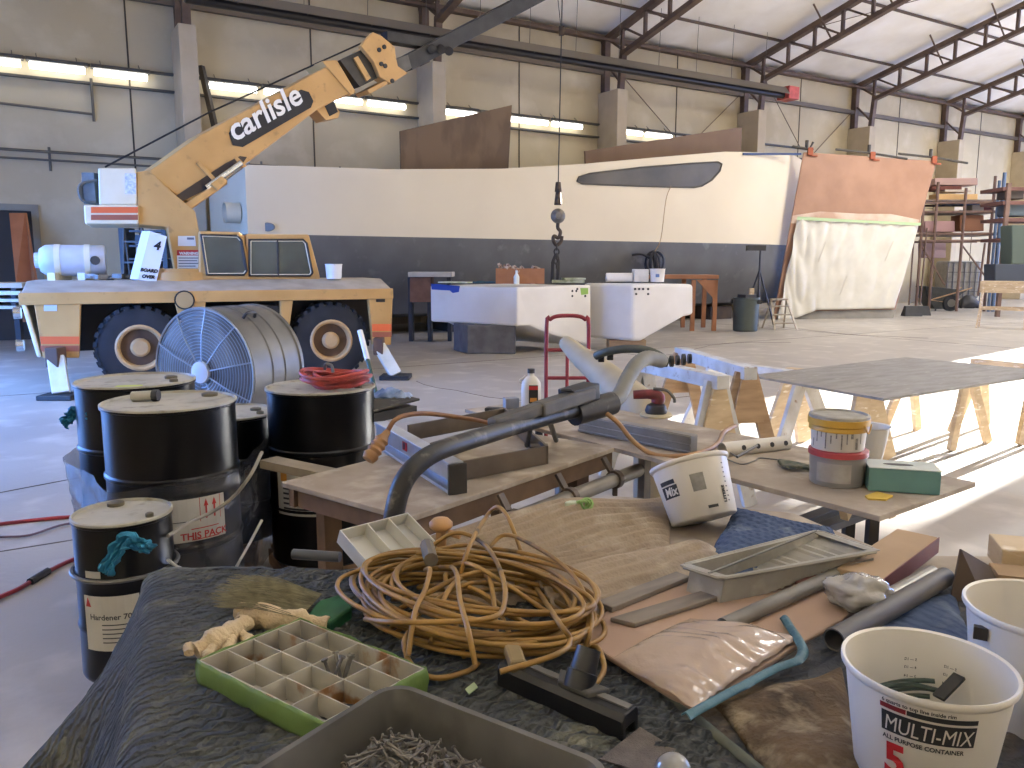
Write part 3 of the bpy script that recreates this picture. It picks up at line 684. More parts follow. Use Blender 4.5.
# lettering on the boom
lp = lambda px, py: at_plane(px, py, BB - BN * .3, BN)
l0, l1 = lp(234, 142), lp(304, 101.5); lx = (l1 - l0).normalized(); ly = lx.cross(-BN).normalized(); ly = ly if ly.z > 0 else -ly
b = MB(); b.prism([lp(229, 133), lp(233, 127), (lp(270, 107)), lp(301, 89.5), lp(309, 92), lp(313.5, 101), lp(311, 107.5), lp(243, 147), lp(233, 145)], BN * .012); b.cur = 1
wtxt = (l1 - l0).length
vs, fs = glyphs('carlisle', 1.0, .02, .15, 'LEFT'); mw = max(v[0] for v in vs)
kx = wtxt / mw * 1.0
b.text('carlisle', 1.0, lambda x, y: l0 + lx * x * kx + ly * y * .43 - BN * .008, .02, .15, 'LEFT')
b.build('lettering', [m_black, mat('letter_white', '#ece9e2', rough=.5)], crane)
# winch rope over the boom and hoist line
b = MB(); b.tube([cpx([(105, 167)], 1.2)[0], bpx([(210, 112)], 0)[0], bpx([(364, 42)], 0)[0]], .014, 6); b.build('winch_rope', m_black, crane)
hk = at_y(558, 215, 16.0)
tip = Vector((hk.x, hk.y, 0)); top = at_y(563, -20, 16.0)
t = thing('hook_block', 'rusty crane hook with steel ball and slings hanging on a wire above the white parts', 'crane hook', hk)
m_rust = mat('rusty_steel', '#5a4a3a', '#3f352c', rough=.6, metal=.5, scale=12)
z = lambda py: at_y(558, py, 16.0).z
b = MB(); b.tube([Vector((top.x, 16, top.z + .6)), Vector((hk.x, 16, z(182)))], .012, 6); b.tube([Vector((top.x - .18, 16, top.z + .4)), Vector((top.x - .02, 16, z(33)))], .008, 6); b.build('wire', m_black, t)
b = MB(); b.box((top.x - .02, 16, z(31)), (.1, .1, .16)); b.cyl((hk.x, 16, z(182)), (hk.x, 16, z(192)), .05, .07); b.cyl((hk.x, 16, z(192)), (hk.x, 16, z(205)), .05, .08); b.build('swivel', m_rust, t, bevel=.01)
b = MB(); b.ball((hk.x, 16, z(216)), .145); b.cyl((hk.x, 15.8, z(216)), (hk.x, 15.9, z(216)), .06); b.build('headache_ball', mat('ball_grey', '#857e72', '#6a6358', rough=.5, metal=.3, scale=9), t, smooth=60)
hq = [(0, z(223)), (.0, z(228)), (.05, z(232)), (.01, z(238)), (-.07, z(236)), (-.09, z(240)), (-.03, z(245)), (.06, z(242)), (.08, z(236))]
b = MB(); b.tube(smooth_path([(hk.x + x, 16, zz) for x, zz in hq], 5), [.04] * 33 + [.035, .03, .025, .02, .015, .012, .01, .008] if False else .036, 8); b.build('hook', m_rust, t, smooth=50)
b = MB()
for k in range(5):
    zz = z(245) - k * .09
    b.tube([(hk.x - .02 + .05 * math.cos(a) * (k % 2), 16 + .05 * math.cos(a) * (1 - k % 2), zz - .04 + .06 * math.sin(a)) for a in [2 * PI * i / 10 for i in range(10)]], .016, 5, closed=True)
for dx in (-.09, -.06, .02, .05): b.tube([(hk.x - .02 + dx * .3, 16, z(254)), (hk.x - .02 + dx, 16.0, z(262)), (hk.x - .03 + dx, 16.0, z(281))], .02, 6)
b.build('sling', mat('sling_dark', '#34302c', rough=.7), t, split=True)
# white can on the deck
q = at_plane(334, 277.5, CB + CDV * .55, CDV); q.z = 1.40
t = thing('paint_can', 'white paint can with dark smudges on the crane deck beside the cab', 'can', q)
b = MB(); b.lathe([(.1, 0), (.105, .005), (.12, .2), (.126, .205), (.126, .215), (.115, .215), (.11, .03), (.001, .03)], Matrix.Translation(q), 24); b.build('body', mat('can_white', '#e4e2de', rough=.4, c3='#4c4a48', s3=9, lo3=.6, hi3=.63), t, smooth=40)
# ================================================================== middle distance
RY = lambda a: Matrix.Rotation(a, 3, 'Z')
def prect(b, x0, y0, x1, y1, Y, depth=.3): return b.prism([at_y(x0, y1, Y), at_y(x1, y1, Y), at_y(x1, y0, Y), at_y(x0, y0, Y)], Vector((0, depth, 0)))
m_white = mat('white_paint', '#ebe7e0', '#e1dcd3', rough=.5, scale=1.5)
m_wood = mat('raw_wood', '#b49775', '#9c7f60', rough=.7, scale=4, stretch=(1, 1, 6))
m_pine = mat('pale_pine', '#d0bb98', '#bda583', rough=.7, scale=5, stretch=(1, 1, 4), c3='#efe6d4', s3=9, lo3=.6, hi3=.7)
m_dark = mat('dark_plastic', '#26262a', '#303034', rough=.5)
m_green = mat('green_tape_mid', '#8fb85b', rough=.6)
# ---- two white keel sections
pY1 = lambda px: 14.2 + abs(px - 517) / 80
k1 = thing('keel_section', 'white wedge keel section with a blue tape patch on its corner', 'boat part', at_y(517, 345, 14.6))
P1 = lambda px, py: at_y(px, py, pY1(px))
L1 = P1(430, 283) - P1(517, 287); L1.z = 0
b = MB(); b.prism([P1(517, 287), P1(591, 285), P1(591, 346), P1(548, 333), P1(530, 325.5), P1(517, 326)], L1)
b.build('body', m_white, k1, bevel=.03)
nf = (P1(591, 285) - P1(517, 287)).cross(UP).normalized(); nf = nf if nf.y < 0 else -nf
b = MB()
for px, py in ((572, 291), (576, 291), (585, 296), (572, 296), (577, 289)): b.tube([P1(px, py) + nf * .012, P1(px, py) - nf * .01], .022, 10)
b.build('bolt_hole', m_dark, k1, split=True)
b = MB(); b.prism([P1(580, 288), P1(588, 288), P1(588, 294), P1(581, 295)], nf * .006); b.build('tape', m_green, k1)
nl = L1.cross(UP).normalized(); nl = nl if nl.x < 0 else -nl
fl = lambda px, py: at_plane(px, py, P1(517, 300), nl) + nl * .008
b = MB(); b.prism([fl(431, 283.5), fl(460, 286), fl(459, 292), fl(453, 293), fl(450, 290.5), fl(432, 289.5)], -nl * .004); b.build('tape', mat('blue_tape', '#1f3f9c', rough=.6), k1)
b = MB(); b.hexa([P1(517, 329) + Vector((-1.0, .3, 0)) * .9, P1(517, 329) + Vector((-.02, .25, 0)), P1(517, 329) + Vector((-.1, 1.0, 0)), P1(517, 329) + Vector((-1.2, .9, 0)), P1(517, 326.5) + Vector((-1.0, .3, 0)) * .9, P1(517, 326.5) + Vector((-.02, .25, 0)), P1(517, 326.5) + Vector((-.1, 1, 0)), P1(517, 326.5) + Vector((-1.2, .9, 0))])
v = b.v
for i in range(4): v[i].z = 0; v[i + 4].z = .53
b.build('stand', mat('grey_stand', '#6c6c70', '#5b5a5e', rough=.7), label='dark grey stand under the keel section with the blue tape', cat='stand', bevel=.02)
k2 = thing('keel_section', 'white wedge keel section rising to a point beside the orange wooden cradle', 'boat part', at_y(650, 341, 15.0))
P2 = lambda px, py: at_y(px, py, 15.0 + abs(px - 632) / 150)
L2 = P2(590, 284) - P2(632, 285) + Vector((-.1, .5, 0)); L2.z = 0
b = MB(); b.prism([P2(632, 284), P2(694, 284), P2(694, 315), P2(685, 316.5), P2(642, 341), P2(632, 341)], L2); b.build('body', m_white, k2, bevel=.06, bseg=3)
b = MB()
for px, py in ((635, 289), (639, 289), (643, 289), (648, 289), (636, 294), (648, 294)): b.tube([P2(px, py) + Vector((0, -.02, 0)), P2(px, py) + Vector((0, .02, 0))], .022, 10)
b.build('bolt_hole', m_dark, k2, split=True)
c = P2(640, 341); b = MB(); b.box((c.x - .2, c.y + .45, max(c.z, .1) / 2), (.7, .5, max(c.z, .1) - .01)); b.build('stand', m_wood, label='low wooden block under the keel section beside the cradle', cat='stand')
# things lying on the keel sections
zt = P1(517, 286).z
def on1(px, dy=.35):
    p = at_y(px, 284, pY1(px) + dy); return Vector((p.x, p.y, zt + .03))
b = MB(); q = on1(456); b.box(q + UP * .012, (.62, .3, .02), RY(-.5)); b.build('paper_stack', mat('pale_green_paper', '#b9c58c', '#e4e2d2', rough=.7, scale=6), label='pale green sheets lying on the keel section with the blue tape', cat='paper')
b = MB(); q = on1(484); b.grid(lambda u, v: q + Vector(((u - .5) * .42, (v - .5) * .25, .02 + .05 * max(0, noise.noise(Vector((u * 4, v * 4, 1)))))), 12, 8); b.build('rag', mat('teal_rag', '#1f4a5a', rough=.8), label='dark teal rag lying beside the cardboard box', cat='rag', solid=.015)
q = on1(520, .4); t = thing('cardboard_box', 'brown open cardboard box of scraps on the keel section', 'box', q)
b = MB(); 
for dx, dy, sx, sy in ((-.43, 0, .01, .4), (.43, 0, .01, .4), (0, -.2, .87, .01), (0, .2, .87, .01)): b.box(q + Vector((dx, dy, .14)), (sx, sy, .27))
b.box(q + UP * .015, (.86, .4, .02)); b.build('body', mat('cardboard', '#a9744f', '#9b6845', rough=.8), t)
b = MB()
for k in range(16): b.box(q + Vector((random.uniform(-.38, .38), random.uniform(-.15, .15), random.uniform(.2, .29))), (.14, .1, .05), Matrix.Rotation(random.uniform(0, 3), 3, (random.random(), random.random(), 1)))
b.build('scraps', mat('scraps', '#6b4a3a', '#c9b8a6', rough=.8, scale=14), t)
q = on1(516.5, .12); b = MB(); b.lathe([(.05, 0), (.052, .13), (.02, .19), (.02, .24), (.001, .24)], Matrix.Translation(q), 14); b.build('bottle', mat('pale_bottle', '#dde2da', rough=.3), label='small pale bottle standing in front of the cardboard box', cat='bottle', smooth=40)
q = on1(533, .12); b = MB(); b.lathe([(.04, 0), (.055, .09), (.05, .09), (.038, .01), (.001, .01)], Matrix.Translation(q), 14); b.build('cup', m_white, label='white cup tipped beside the cardboard box corner', cat='cup', smooth=40)
zt2 = P2(632, 284).z + .03
def on2(px, dy=.3):
    p = at_y(px, 284, 15.0 + abs(px - 632) / 150 + dy); return Vector((p.x, p.y, zt2))
q = on1(568, .45); b = MB(); b.box(q + UP * .03, (.6, .35, .05)); b.box(q + Vector((.1, 0, .08)), (.4, .3, .03), RY(.2)); b.build('tray_stack', mat('green_tray', '#6d7f5e', '#c5ccc0', rough=.6, scale=5), label='stack of green and white trays right of the hook slings', cat='tray')
q = on2(619, .45); b = MB(); b.tube([q + Vector((-.25, 0, .085)), q + Vector((.25, 0, .085))], .085, 16); b.build('paper_roll', m_white, label='white paper roll lying left of the white bucket', cat='roll', smooth=40)
q = on2(640, .5); b = MB(); b.box(q + UP * .12, (.28, .3, .24)); b.build('carton', mat('white_carton', '#dcd8cf', '#c5bfb2', rough=.7, scale=4), label='pale square carton between paper roll and white bucket', cat='carton', bevel=.01)
q = on2(657, .3); t = thing('bucket', 'small white bucket with blue print on the keel section under the hanging cable', 'bucket', q)
b = MB(); b.lathe([(.13, 0), (.15, .24), (.16, .25), (.14, .25), (.12, .02), (.001, .02)], Matrix.Translation(q), 20); b.cur = 1; b.box(q + Vector((-.02, -.142, .12)), (.07, .01, .06)); b.build('body', [m_white, mat('blue_print', '#5e78a8', rough=.5)], t, smooth=40)
# hanging rope with a coil of black cable
hc = hullp(655, 259, .42); t = thing('cable_coil', 'coil of black cable hanging on a thin rope in front of the boat', 'cable', hc)
b = MB()
for k in range(7):
    R_ = Matrix.Rotation(k * .5, 3, 'Z') @ Matrix.Rotation(PI / 2 + random.uniform(-.3, .3), 3, 'X')
    c = hc + Vector((random.uniform(-.06, .06), random.uniform(-.05, .05), random.uniform(-.05, .03) - .1))
    b.tube([c + R_ @ Vector((.2 * math.cos(a), .27 * math.sin(a), 0)) for a in [2 * PI * i / 18 for i in range(18)]], .035, 6, closed=True)
b.tube(smooth_path([hc + Vector((-.1, 0, 0)), hc + Vector((-.35, 0, .12)), hc + Vector((-.6, 0, .1))], 4), .035, 6); b.build('cable', m_dark, t, smooth=60)
b = MB(); b.tube(smooth_path([hullp(671, 186, .02), hullp(666, 200, .12), hullp(661, 238, .38), hc + UP * .2], 5), .012, 5); b.build('rope', mat('tan_rope', '#a58a66', rough=.8), t)
# rope upper end is tied to the boat rail
# orange timber cradle
q0 = at_z(718, 331, 0); Yc = q0.y
t = thing('wooden_cradle', 'orange painted timber cradle table standing behind the white keel sections', 'cradle', at_y(690, 331, Yc))
m_ow = mat('orange_wood', '#9f6a46', '#8d5c3b', rough=.6, scale=3)
zt_ = at_y(700, 277, Yc).z
b = MB(); b.prism([at_y(640, 279, Yc), at_y(719, 279, Yc), at_y(719, 275, Yc), at_y(640, 275, Yc)], Vector((.0, 1.2, 0))); b.build('top', m_ow, t, bevel=.01)
b = MB()
for px in (694, 716):
    for dy in (0, 1.1):
        p = at_y(px, 280, Yc); b.box((p.x, Yc + dy + .05, (p.z) / 2), (.1, .1, p.z))
b.build('leg', m_ow, t, split=True)
b = MB(); b.prism([at_y(697, 280, Yc), at_y(718, 280, Yc), at_y(715, 300, Yc)], Vector((0, .04, 0))); b.build('gusset', m_ow, t)
# grey rubbish bin
q = at_z(745, 331, 0); t = thing('rubbish_bin', 'dark green grey round rubbish bin on the floor by the tripod', 'bin', q)
r = 25 / 800 * q.y / 2 * 1.0
b = MB(); b.lathe([(r * .82, 0), (r * .95, .02), (r, .76), (r * 1.06, .77), (r * 1.06, .82), (r * .95, .82), (r * .8, .05), (.001, .05)], Matrix.Translation(q), 24); b.build('body', mat('bin_grey', '#4d5651', '#434b47', rough=.5, scale=2), t, smooth=40)
b = MB()
for a in (2.6, 5.6): b.box(q + Vector((math.cos(a) * r * 1.05, math.sin(a) * r * 1.05, .72)), (.1, .08, .1))
b.build('handle', m_dark, t, split=True)
b = MB(); b.box(q + Vector((.02, 0, .85)), (.35, .3, .08), RY(.4)); b.cur = 1; b.box(q + Vector((.12, 0, .96)), (.1, .1, .16)); b.build('rubbish', [m_dark, m_pine], t)
# tripod
q = at_z(757, 326, 0); t = thing('tripod', 'thin black lighting tripod standing behind the rubbish bin', 'tripod', q)
h = at_y(760, 248, q.y).z; 
b = MB(); b.cyl(q + UP * .5, q + UP * h, .025); b.build('pole', m_dark, t)
b = MB()
for a in (.3, 2.4, 4.5): b.tube([q + UP * (h * .72), q + Vector((math.cos(a) * .5, math.sin(a) * .4, .02))], .022, 6)
b.build('leg', m_dark, t, split=True)
b = MB(); b.box(q + UP * h + Vector((-.12, 0, 0)), (.5, .12, .14), RY(.1)); b.build('head', m_dark, t)
# step ladder by the stern
def step_ladder(name, label, x0, x1, ybot, ytop, m_, steps, lean=.35):
    q = at_z((x0 + x1) / 2, ybot, 0); h = at_y((x0 + x1) / 2, ytop, q.y).z; w = (x1 - x0) / 800 * q.y / 2
    t = thing(name, label, 'ladder', q)
    b = MB()
    for s in (-1, 1): b.bar(q + Vector((s * w, 0, .0)), q + Vector((s * w * .7 - .1, lean, h)), .05, .025)
    b.build('rail', m_, t, split=True)
    b = MB()
    for s in (-1, 1): b.bar(q + Vector((s * w - .1, 2 * lean, .0)), q + Vector((s * w * .7 - .1, lean, h)), .04, .02)
    b.build('rear_leg', m_, t, split=True)
    b = MB()
    for k in range(steps):
        f = (k + .8) / (steps + .6); c = q + Vector((-.1 * f, lean * f, h * f)); b.box(c, (2 * w * (1 - .3 * f), .1, .03))
    b.build('step', m_, t, split=True)
    b = MB(); b.box(q + Vector((-.1, lean, h)), (w * 1.5, .2, .04)); b.build('top_cap', m_, t)
step_ladder('step_ladder', 'small aluminium step ladder by the plastic covered stern', 775, 797, 330, 300, mat('ladder_alu', '#a59c8f', rough=.5, metal=.4), 3)
step_ladder('step_ladder', 'tall dark step ladder standing behind the crane sign board', 124, 150, 362, 224, mat('ladder_dark', '#4a4641', rough=.6), 6, .4)

YB = 16.6
t = thing('low_bench', 'low brown bench with pale slab top in shade behind the blue taped keel section', 'bench', at_z(425, 345, 0))
b = MB(); prect(b, 408, 272, 452, 277, YB, .8); b.build('slab_top', mat('slab_pale', '#b9b2a4', '#a59e90', rough=.7, scale=4), t, bevel=.01)
b = MB(); prect(b, 410, 277.2, 431, 302, YB + .1, .6); b.build('cabinet', mat('bench_brown', '#7a5640', '#6b4a36', rough=.8), t)
b = MB()
for px in (410, 429, 449): p = at_y(px, 280, YB + .3); b.box((p.x, YB + .4, at_y(px, 277, YB + .3).z / 2), (.08, .3, at_y(px, 277.5, YB + .3).z))
b.build('leg', m_dark, t, split=True)
# ---- far right: racks, barrow, brooms, tank
m_post = mat('rack_rust', '#7c6358', '#6a544b', rough=.7, scale=3); m_blue = mat('rack_blue', '#5b6f8c', rough=.6)
YR = 28.0
t = thing('scaffold_rack', 'rusty pipe scaffold rack loaded with lumber at the right back', 'rack', at_y(960, 300, YR))
b = MB()
for px in (921, 934, 962, 990, 998):
    for dy in (0, 1.4):
        p = at_y(px, 240, YR + dy); zt_ = at_y(px, 176 + (px % 3) * 6, YR).z; b.cyl((p.x, YR + dy, 0), (p.x, YR + dy, zt_), .05, seg=8)
b.build('post', m_post, t, split=True)
b = MB(); p = at_y(1001.5, 200, YR - .1); b.cyl((p.x, YR - .15, 0), (p.x, YR - .15, at_y(1001, 173, YR).z), .06, seg=8); p = at_y(997, 200, YR - .1); b.cyl((p.x, YR - .15, 0), (p.x, YR - .15, at_y(997, 181, YR).z), .05, seg=8); b.build('post', m_blue, t, split=True)
b = MB()
for py in (203, 212, 234, 241):
    for dy in (0, 1.4): p, q = at_y(919, py, YR), at_y(1000, py - .5, YR); p.y = q.y = YR + dy; b.tube([p, q], .045, 6)
b.build('rail', m_post, t, split=True)
b = MB()
for x0, y0, x1, y1 in ((962, 245, 997, 292), (921, 245, 945, 285)): b.tube([at_y(x0, y0, YR), at_y(x1, y1, YR)], .03, 5)
b.tube([at_y(985, 243, YR), at_y(978, 296, YR)], .035, 5); b.build('brace', m_post, t, split=True)
b = MB()
for py in (201, 213, 235.5): p = at_y(920, py, YR); q = at_y(998, py, YR); b.hexa([Vector((p.x, YR, p.z)), Vector((q.x, YR, p.z)), Vector((q.x, YR + 1.4, p.z)), Vector((p.x, YR + 1.4, p.z)), Vector((p.x, YR, p.z + .05)), Vector((q.x, YR, p.z + .05)), Vector((q.x, YR + 1.4, p.z + .05)), Vector((p.x, YR + 1.4, p.z + .05))])
b.build('shelf', mat('shelf_board', '#8a7a72', '#6f625b', rough=.8, scale=2), t, split=True)
RK = [('lumber_board', 'thick yellow timber lying on the top rack shelf', 936, 194, 978, 200, '#d8b27c', .5), ('lumber_board', 'thin pale board lying above the yellow timber', 945, 189, 972, 192, '#cfc4b4', .5),
      ('lumber_board', 'dark red board on top of the rack pile', 932, 186, 962, 190, '#6e3f36', .8), ('lumber_board', 'pinkish bundle of sticks topping the rack', 935, 178, 978, 185, '#b89a92', .8),
      ('carton', 'dark blue carton under the yellow timber', 946, 201.5, 980, 205, '#4c5a7a', .6), ('carton', 'brown panel box on the middle rack shelf', 960, 215, 984, 231, '#8a5f45', .6),
      ('carton', 'pink insulation bundle low on the rack, beside the stern', 925, 221, 955, 232, '#b59191', .6), ('carton', 'grey carton on the rack beside the brown panel box', 972, 205, 984, 211, '#a8a096', .5),
      ('carton', 'maroon carton at the end of the middle rack shelf', 984, 204, 994, 212, '#7b4a48', .5), ('carton', 'pale violet bundle behind the rack braces', 925, 243, 946, 258, '#a08a92', .5)]
for nm, lb, x0, y0, x1, y1, cl, dp_ in RK:
    b = MB(); prect(b, x0, y0, x1, y1, YR + .3, dp_); b.build(nm, mat('rk' + cl, cl, rough=.8), label=lb, cat='board' if nm == 'lumber_board' else 'carton', bevel=.02)
t = thing('pallet_rack', 'dark red pallet rack with crates at the right frame edge', 'rack', at_y(1020, 300, YR - 3))
b = MB()
for px in (1004, 1045):
    p = at_y(px, 240, YR - 3); b.box((p.x, YR - 3, at_y(px, 183, YR - 3).z / 2), (.12, .1, at_y(px, 183, YR - 3).z))
b.build('post', m_post, t, split=True)
b = MB()
for py in (187, 201, 218, 238): prect(b, 1003, py, 1050, py + 3.5, YR - 3, 1.2)
b.build('beam', mat('rack_red', '#74504a', '#65463f', rough=.7, scale=3), t, split=True)
for k, (x0, y0, x1, y1, cl, lb) in enumerate(((1008, 204, 1040, 216, '#5d6a72', 'grey blue crate on the middle shelf of the red rack'), (1008, 190, 1024, 199, '#5a5450', 'dark box on the top shelf of the red rack'), (1012, 225, 1026, 264, '#4e5a52', 'dark green machine part leaning before the red rack'), (995, 264, 1028, 282, '#39404c', 'low black chest in front of the red rack'))):
    b = MB(); prect(b, x0, y0, x1, y1, YR - 3 + (.2 if k < 2 else -.6), .6); b.build('crate' if k < 2 else ('machine_part' if k == 2 else 'chest'), mat('rc' + cl, cl, rough=.7), label=lb, cat='box', bevel=.03)
# caged liquid tank
qi = at_z(963, 300, 0); YI = qi.y - 4
t = thing('liquid_tank', 'caged grey liquid tank standing under the scaffold rack', 'tank', at_y(963, 300, YI))
b = MB(); p0, p1 = at_y(948, 262, YI), at_y(982, 262, YI); w_ = p1.x - p0.x; cx_ = (p0.x + p1.x) / 2; b.box((cx_, YI + .5, p0.z * .55 + .05), (w_, 1, p0.z * .9)); b.build('tank_body', mat('tank_grey', '#8b8780', '#7c776f', rough=.5), t, bevel=.1)
b = MB()
for k in range(7): b.cyl((cx_ - w_ / 2 + w_ * k / 6, YI - .04, .1), (cx_ - w_ / 2 + w_ * k / 6, YI - .04, p0.z), .02, seg=6)
for k in range(5): zz = .12 + (p0.z - .14) * k / 4; b.bar((cx_ - w_ / 2, YI - .04, zz), (cx_ + w_ / 2, YI - .04, zz), .03)
b.build('cage', mat('cage_steel', '#5f5d5a', rough=.5, metal=.5), t)
b = MB(); b.box((cx_, YI + .5, .06), (w_ * 1.05, 1.05, .12)); b.build('pallet', m_dark, t)
# wheelbarrow
qw = at_z(950, 311, 0); t = thing('wheelbarrow', 'black wheelbarrow parked in front of the scaffold rack', 'wheelbarrow', qw)
yw = qw.y
b = MB(); pts = [at_y(925, 286, yw), at_y(968, 290, yw), at_y(955, 299, yw), at_y(945, 309, yw), at_y(934, 309, yw), at_y(927, 296, yw)]; b.prism(pts, Vector((0, .7, 0))); b.build('tub', mat('barrow_black', '#3a3c3d', '#2c2e2f', rough=.5), t, bevel=.03)
b = MB(); c = at_y(950.5, 303, yw); r_ = c.z; b.tube([c - Vector((0, .06, 0)), c + Vector((0, .08, 0))], r_, 20); b.build('wheel', m_rub, t, smooth=30)
b = MB(); b.tube([c - Vector((0, .075, 0)), c - Vector((0, .05, 0))], r_ * .5, 14); b.build('hub', mat('hub_grey', '#6d6a62', rough=.5), t)
b = MB()
for dy in (0, .65): b.tube([at_y(950, 303, yw) + Vector((0, dy, 0)), at_y(930, 300, yw) + Vector((0, dy, 0)), at_y(972, 288, yw) + Vector((0, dy, 0))], .025, 6)
b.build('handle', m_wood, t, split=True)
b = MB(); 
for dy in (.05, .6): b.bar(at_y(937, 306, yw) + Vector((0, dy, 0)), Vector((at_y(936, 312, yw).x, yw + dy, 0)), .04)
b.build('leg', m_dark, t, split=True)
# two push brooms leaning together
qb = at_z(915, 316, 0)
for k, (pt, pb, lb) in enumerate((((915, 222), (909, 305), 'left push broom standing before the scaffold rack beside the stern'), ((927, 228), (920, 305), 'right push broom standing before the scaffold rack beside the wheelbarrow'))):
    yb = qb.y + k * .35; bp_ = at_y(pb[0], pb[1], yb); t = thing('push_broom', lb, 'broom', Vector((bp_.x, yb, 0)))
    b = MB(); b.tube([bp_, at_y(pt[0], pt[1], yb + .5)], .025, 6); b.build('handle', mat('broom_handle', '#5c4636', rough=.7), t)
    b = MB(); p0, p1 = at_y(905 + k * 9, 306, yb), at_y(919 + k * 9, 306, yb); b.hexa([Vector((p0.x - .05, yb - .15, 0)), Vector((p1.x + .05, yb - .15, 0)), Vector((p1.x + .05, yb + .15, 0)), Vector((p0.x - .05, yb + .15, 0)), Vector((p0.x, yb - .06, p0.z)), Vector((p1.x, yb - .06, p0.z)), Vector((p1.x, yb + .06, p0.z)), Vector((p0.x, yb + .06, p0.z))]); b.build('brush_head', m_dark, t)
b = MB(); q = at_z(968, 308, 0); b.grid(lambda u, v: q + Vector(((u - .5) * .8, (v - .5) * .5, max(0, .5 * math.sin(PI * u) ** .5 * math.sin(PI * v) ** .5 + .05 * noise.noise(Vector((u * 5, v * 5, 0)))))), 12, 10); b.build('bin_bag', m_dark, label='black bag slumped on the floor right of the wheelbarrow', cat='bag', solid=.02, smooth=60)

# ---- saw horses
def sawhorse(name_label, p, q, h, m_beam, m_leg, spread=.28, bw=.09, legw=.09, plate=None, group=None, m_plate=None, bh=.09, stretch=True):
    p, q = Vector(p), Vector(q); p.z = q.z = 0; d = (q - p).normalized(); n = Vector((-d.y, d.x, 0))
    t = thing('sawhorse', name_label, 'sawhorse', (p + q) / 2, 0, group)
    b = MB(); b.bar(p - d * .08 + UP * (h - bh / 2), q + d * .08 + UP * (h - bh / 2), bw, bh); b.build('beam', m_beam, t, bevel=.005)
    b = MB()
    for e, sg in ((p, -1), (q, 1)):
        for s in (-1, 1): b.bar(e + n * s * .03 + UP * (h - .05), e + n * s * spread + d * sg * .06, legw, .035, up=d)
    b.build('leg', m_leg, t, split=True)
    if plate:
        b = MB()
        for e, sg in ((p, -1), (q, 1)): b.prism([e + d * sg * .03 + n * .05 + UP * (h - .09), e + d * sg * .03 - n * .05 + UP * (h - .09), e + d * sg * .05 - n * spread * plate + UP * h * (1 - plate), e + d * sg * .05 + n * spread * plate + UP * h * (1 - plate)], d * sg * .02)
        b.build('end_plate', m_plate or m_leg, t, split=True)
    elif stretch:
        b = MB()
        for s in (-1, 1): b.bar(p + n * s * spread * .6 + UP * h * .42, q + n * s * spread * .6 + UP * h * .42, .03, .08)
        b.build('stretcher', m_leg, t, split=True)
    return t
m_shw = mat('sawhorse_white', '#cfd0cf', '#b9b6b0', rough=.7, scale=6, c3='#8f7a66', s3=14, lo3=.62, hi3=.72)
# right one, far
a_, b_ = at_z(981, 328, 0), at_z(1008, 329, 0)
hh = at_y(985, 281, a_.y).z
sawhorse('tall pale wooden sawhorse standing alone on the floor before the red rack', a_ + Vector((.1, .2, 0)), b_ + Vector((.35, .0, 0)), hh, m_pine, m_pine, .32, .2, .12, bh=.3)
# two behind the table
zb = .72
sawhorse('whitewashed sawhorse with a pale trapezoid end behind the plywood table', at_y(716, 378, 5.15), at_y(642, 364, 6.0), at_y(710, 373, 5.2).z, m_shw, m_shw, .27, .1, .1, .8, None, m_pine)
sawhorse('bare pine sawhorse with paint splashed beam beside the dark board', at_y(746, 372, 5.65), at_y(683, 356, 6.9), at_y(746, 366, 5.65).z, m_shw, m_wood, .27, .1, .1, .45, None, m_wood)
# horses carrying the dark board
ZB = .70
sawhorse('white legged sawhorse under the near end of the dark board', at_z(800, 452, 0), at_z(800, 452, 0) + A_DIR * 1.0, ZB, m_shw, m_shw, .36, .09, .14, stretch=False)
e4 = (at_z(918, 444, 0) + at_z(953, 437, 0)) / 2
sawhorse('pine sawhorse under the far end of the dark board in the sun', e4 - A_DIR * .25, e4 + A_DIR * .3, ZB, m_pine, m_pine, .3, .09, .1, stretch=False)
e5 = at_z(862, 462, 0); sawhorse('plywood sided sawhorse under the middle of the dark board', e5, e5 + A_DIR * .7, ZB, m_pine, m_pine, .25, .09, .2, stretch=False)
e6 = at_z(1030, 440, 0); sawhorse('pine sawhorse cut off by the right edge of the view', e6, e6 + A_DIR * .5, ZB, m_pine, m_pine, .3, .09, .14, stretch=False)
b = MB(); b.prism([at_z(750, 375, ZB + .02), at_z(884, 398.5, ZB + .02), at_z(1060, 372, ZB + .02), at_z(905, 357, ZB + .02)], UP * -.018)
b.build('dark_board', mat('dusty_board', '#96928b', '#7f7b74', rough=.6, scale=3, stretch=(1, 4, 1), c3='#aaa69f', s3=6), label='large dark dusty board laid flat across the sawhorses', cat='board', bevel=.003)

# ---- red hand truck
qh = at_y(567, 395, 6.8); xh = qh.x; m_red = mat('hand_truck_red', '#8e2430', '#7c1f2a', rough=.45)
t = thing('hand_truck', 'dark red tubular hand truck standing behind the plywood table', 'hand truck', Vector((xh, 6.8, 0)))
hz_ = at_y(567, 316, 6.8).z; hw = (588 - 546) / 800 * 6.8 / 2
b = MB(); b.tube(smooth_path([(xh - hw, 6.8, .1), (xh - hw, 6.8, hz_ - .1), (xh - hw + .03, 6.8, hz_ - .03), (xh - hw + .1, 6.8, hz_), (xh + hw - .1, 6.8, hz_), (xh + hw - .03, 6.8, hz_ - .03), (xh + hw, 6.8, hz_ - .1), (xh + hw, 6.8, .1)], 4), .017, 8); b.build('frame', m_red, t, smooth=50)
b = MB()
for py in (350, 378): zz = at_y(567, py, 6.8).z; b.tube([(xh - hw, 6.8, zz), (xh + hw, 6.8, zz)], .016, 8)
b.tube([(xh, 6.8, .2), (xh, 6.8, at_y(567, 350, 6.8).z)], .016, 8); b.build('crossbar', m_red, t, split=True)
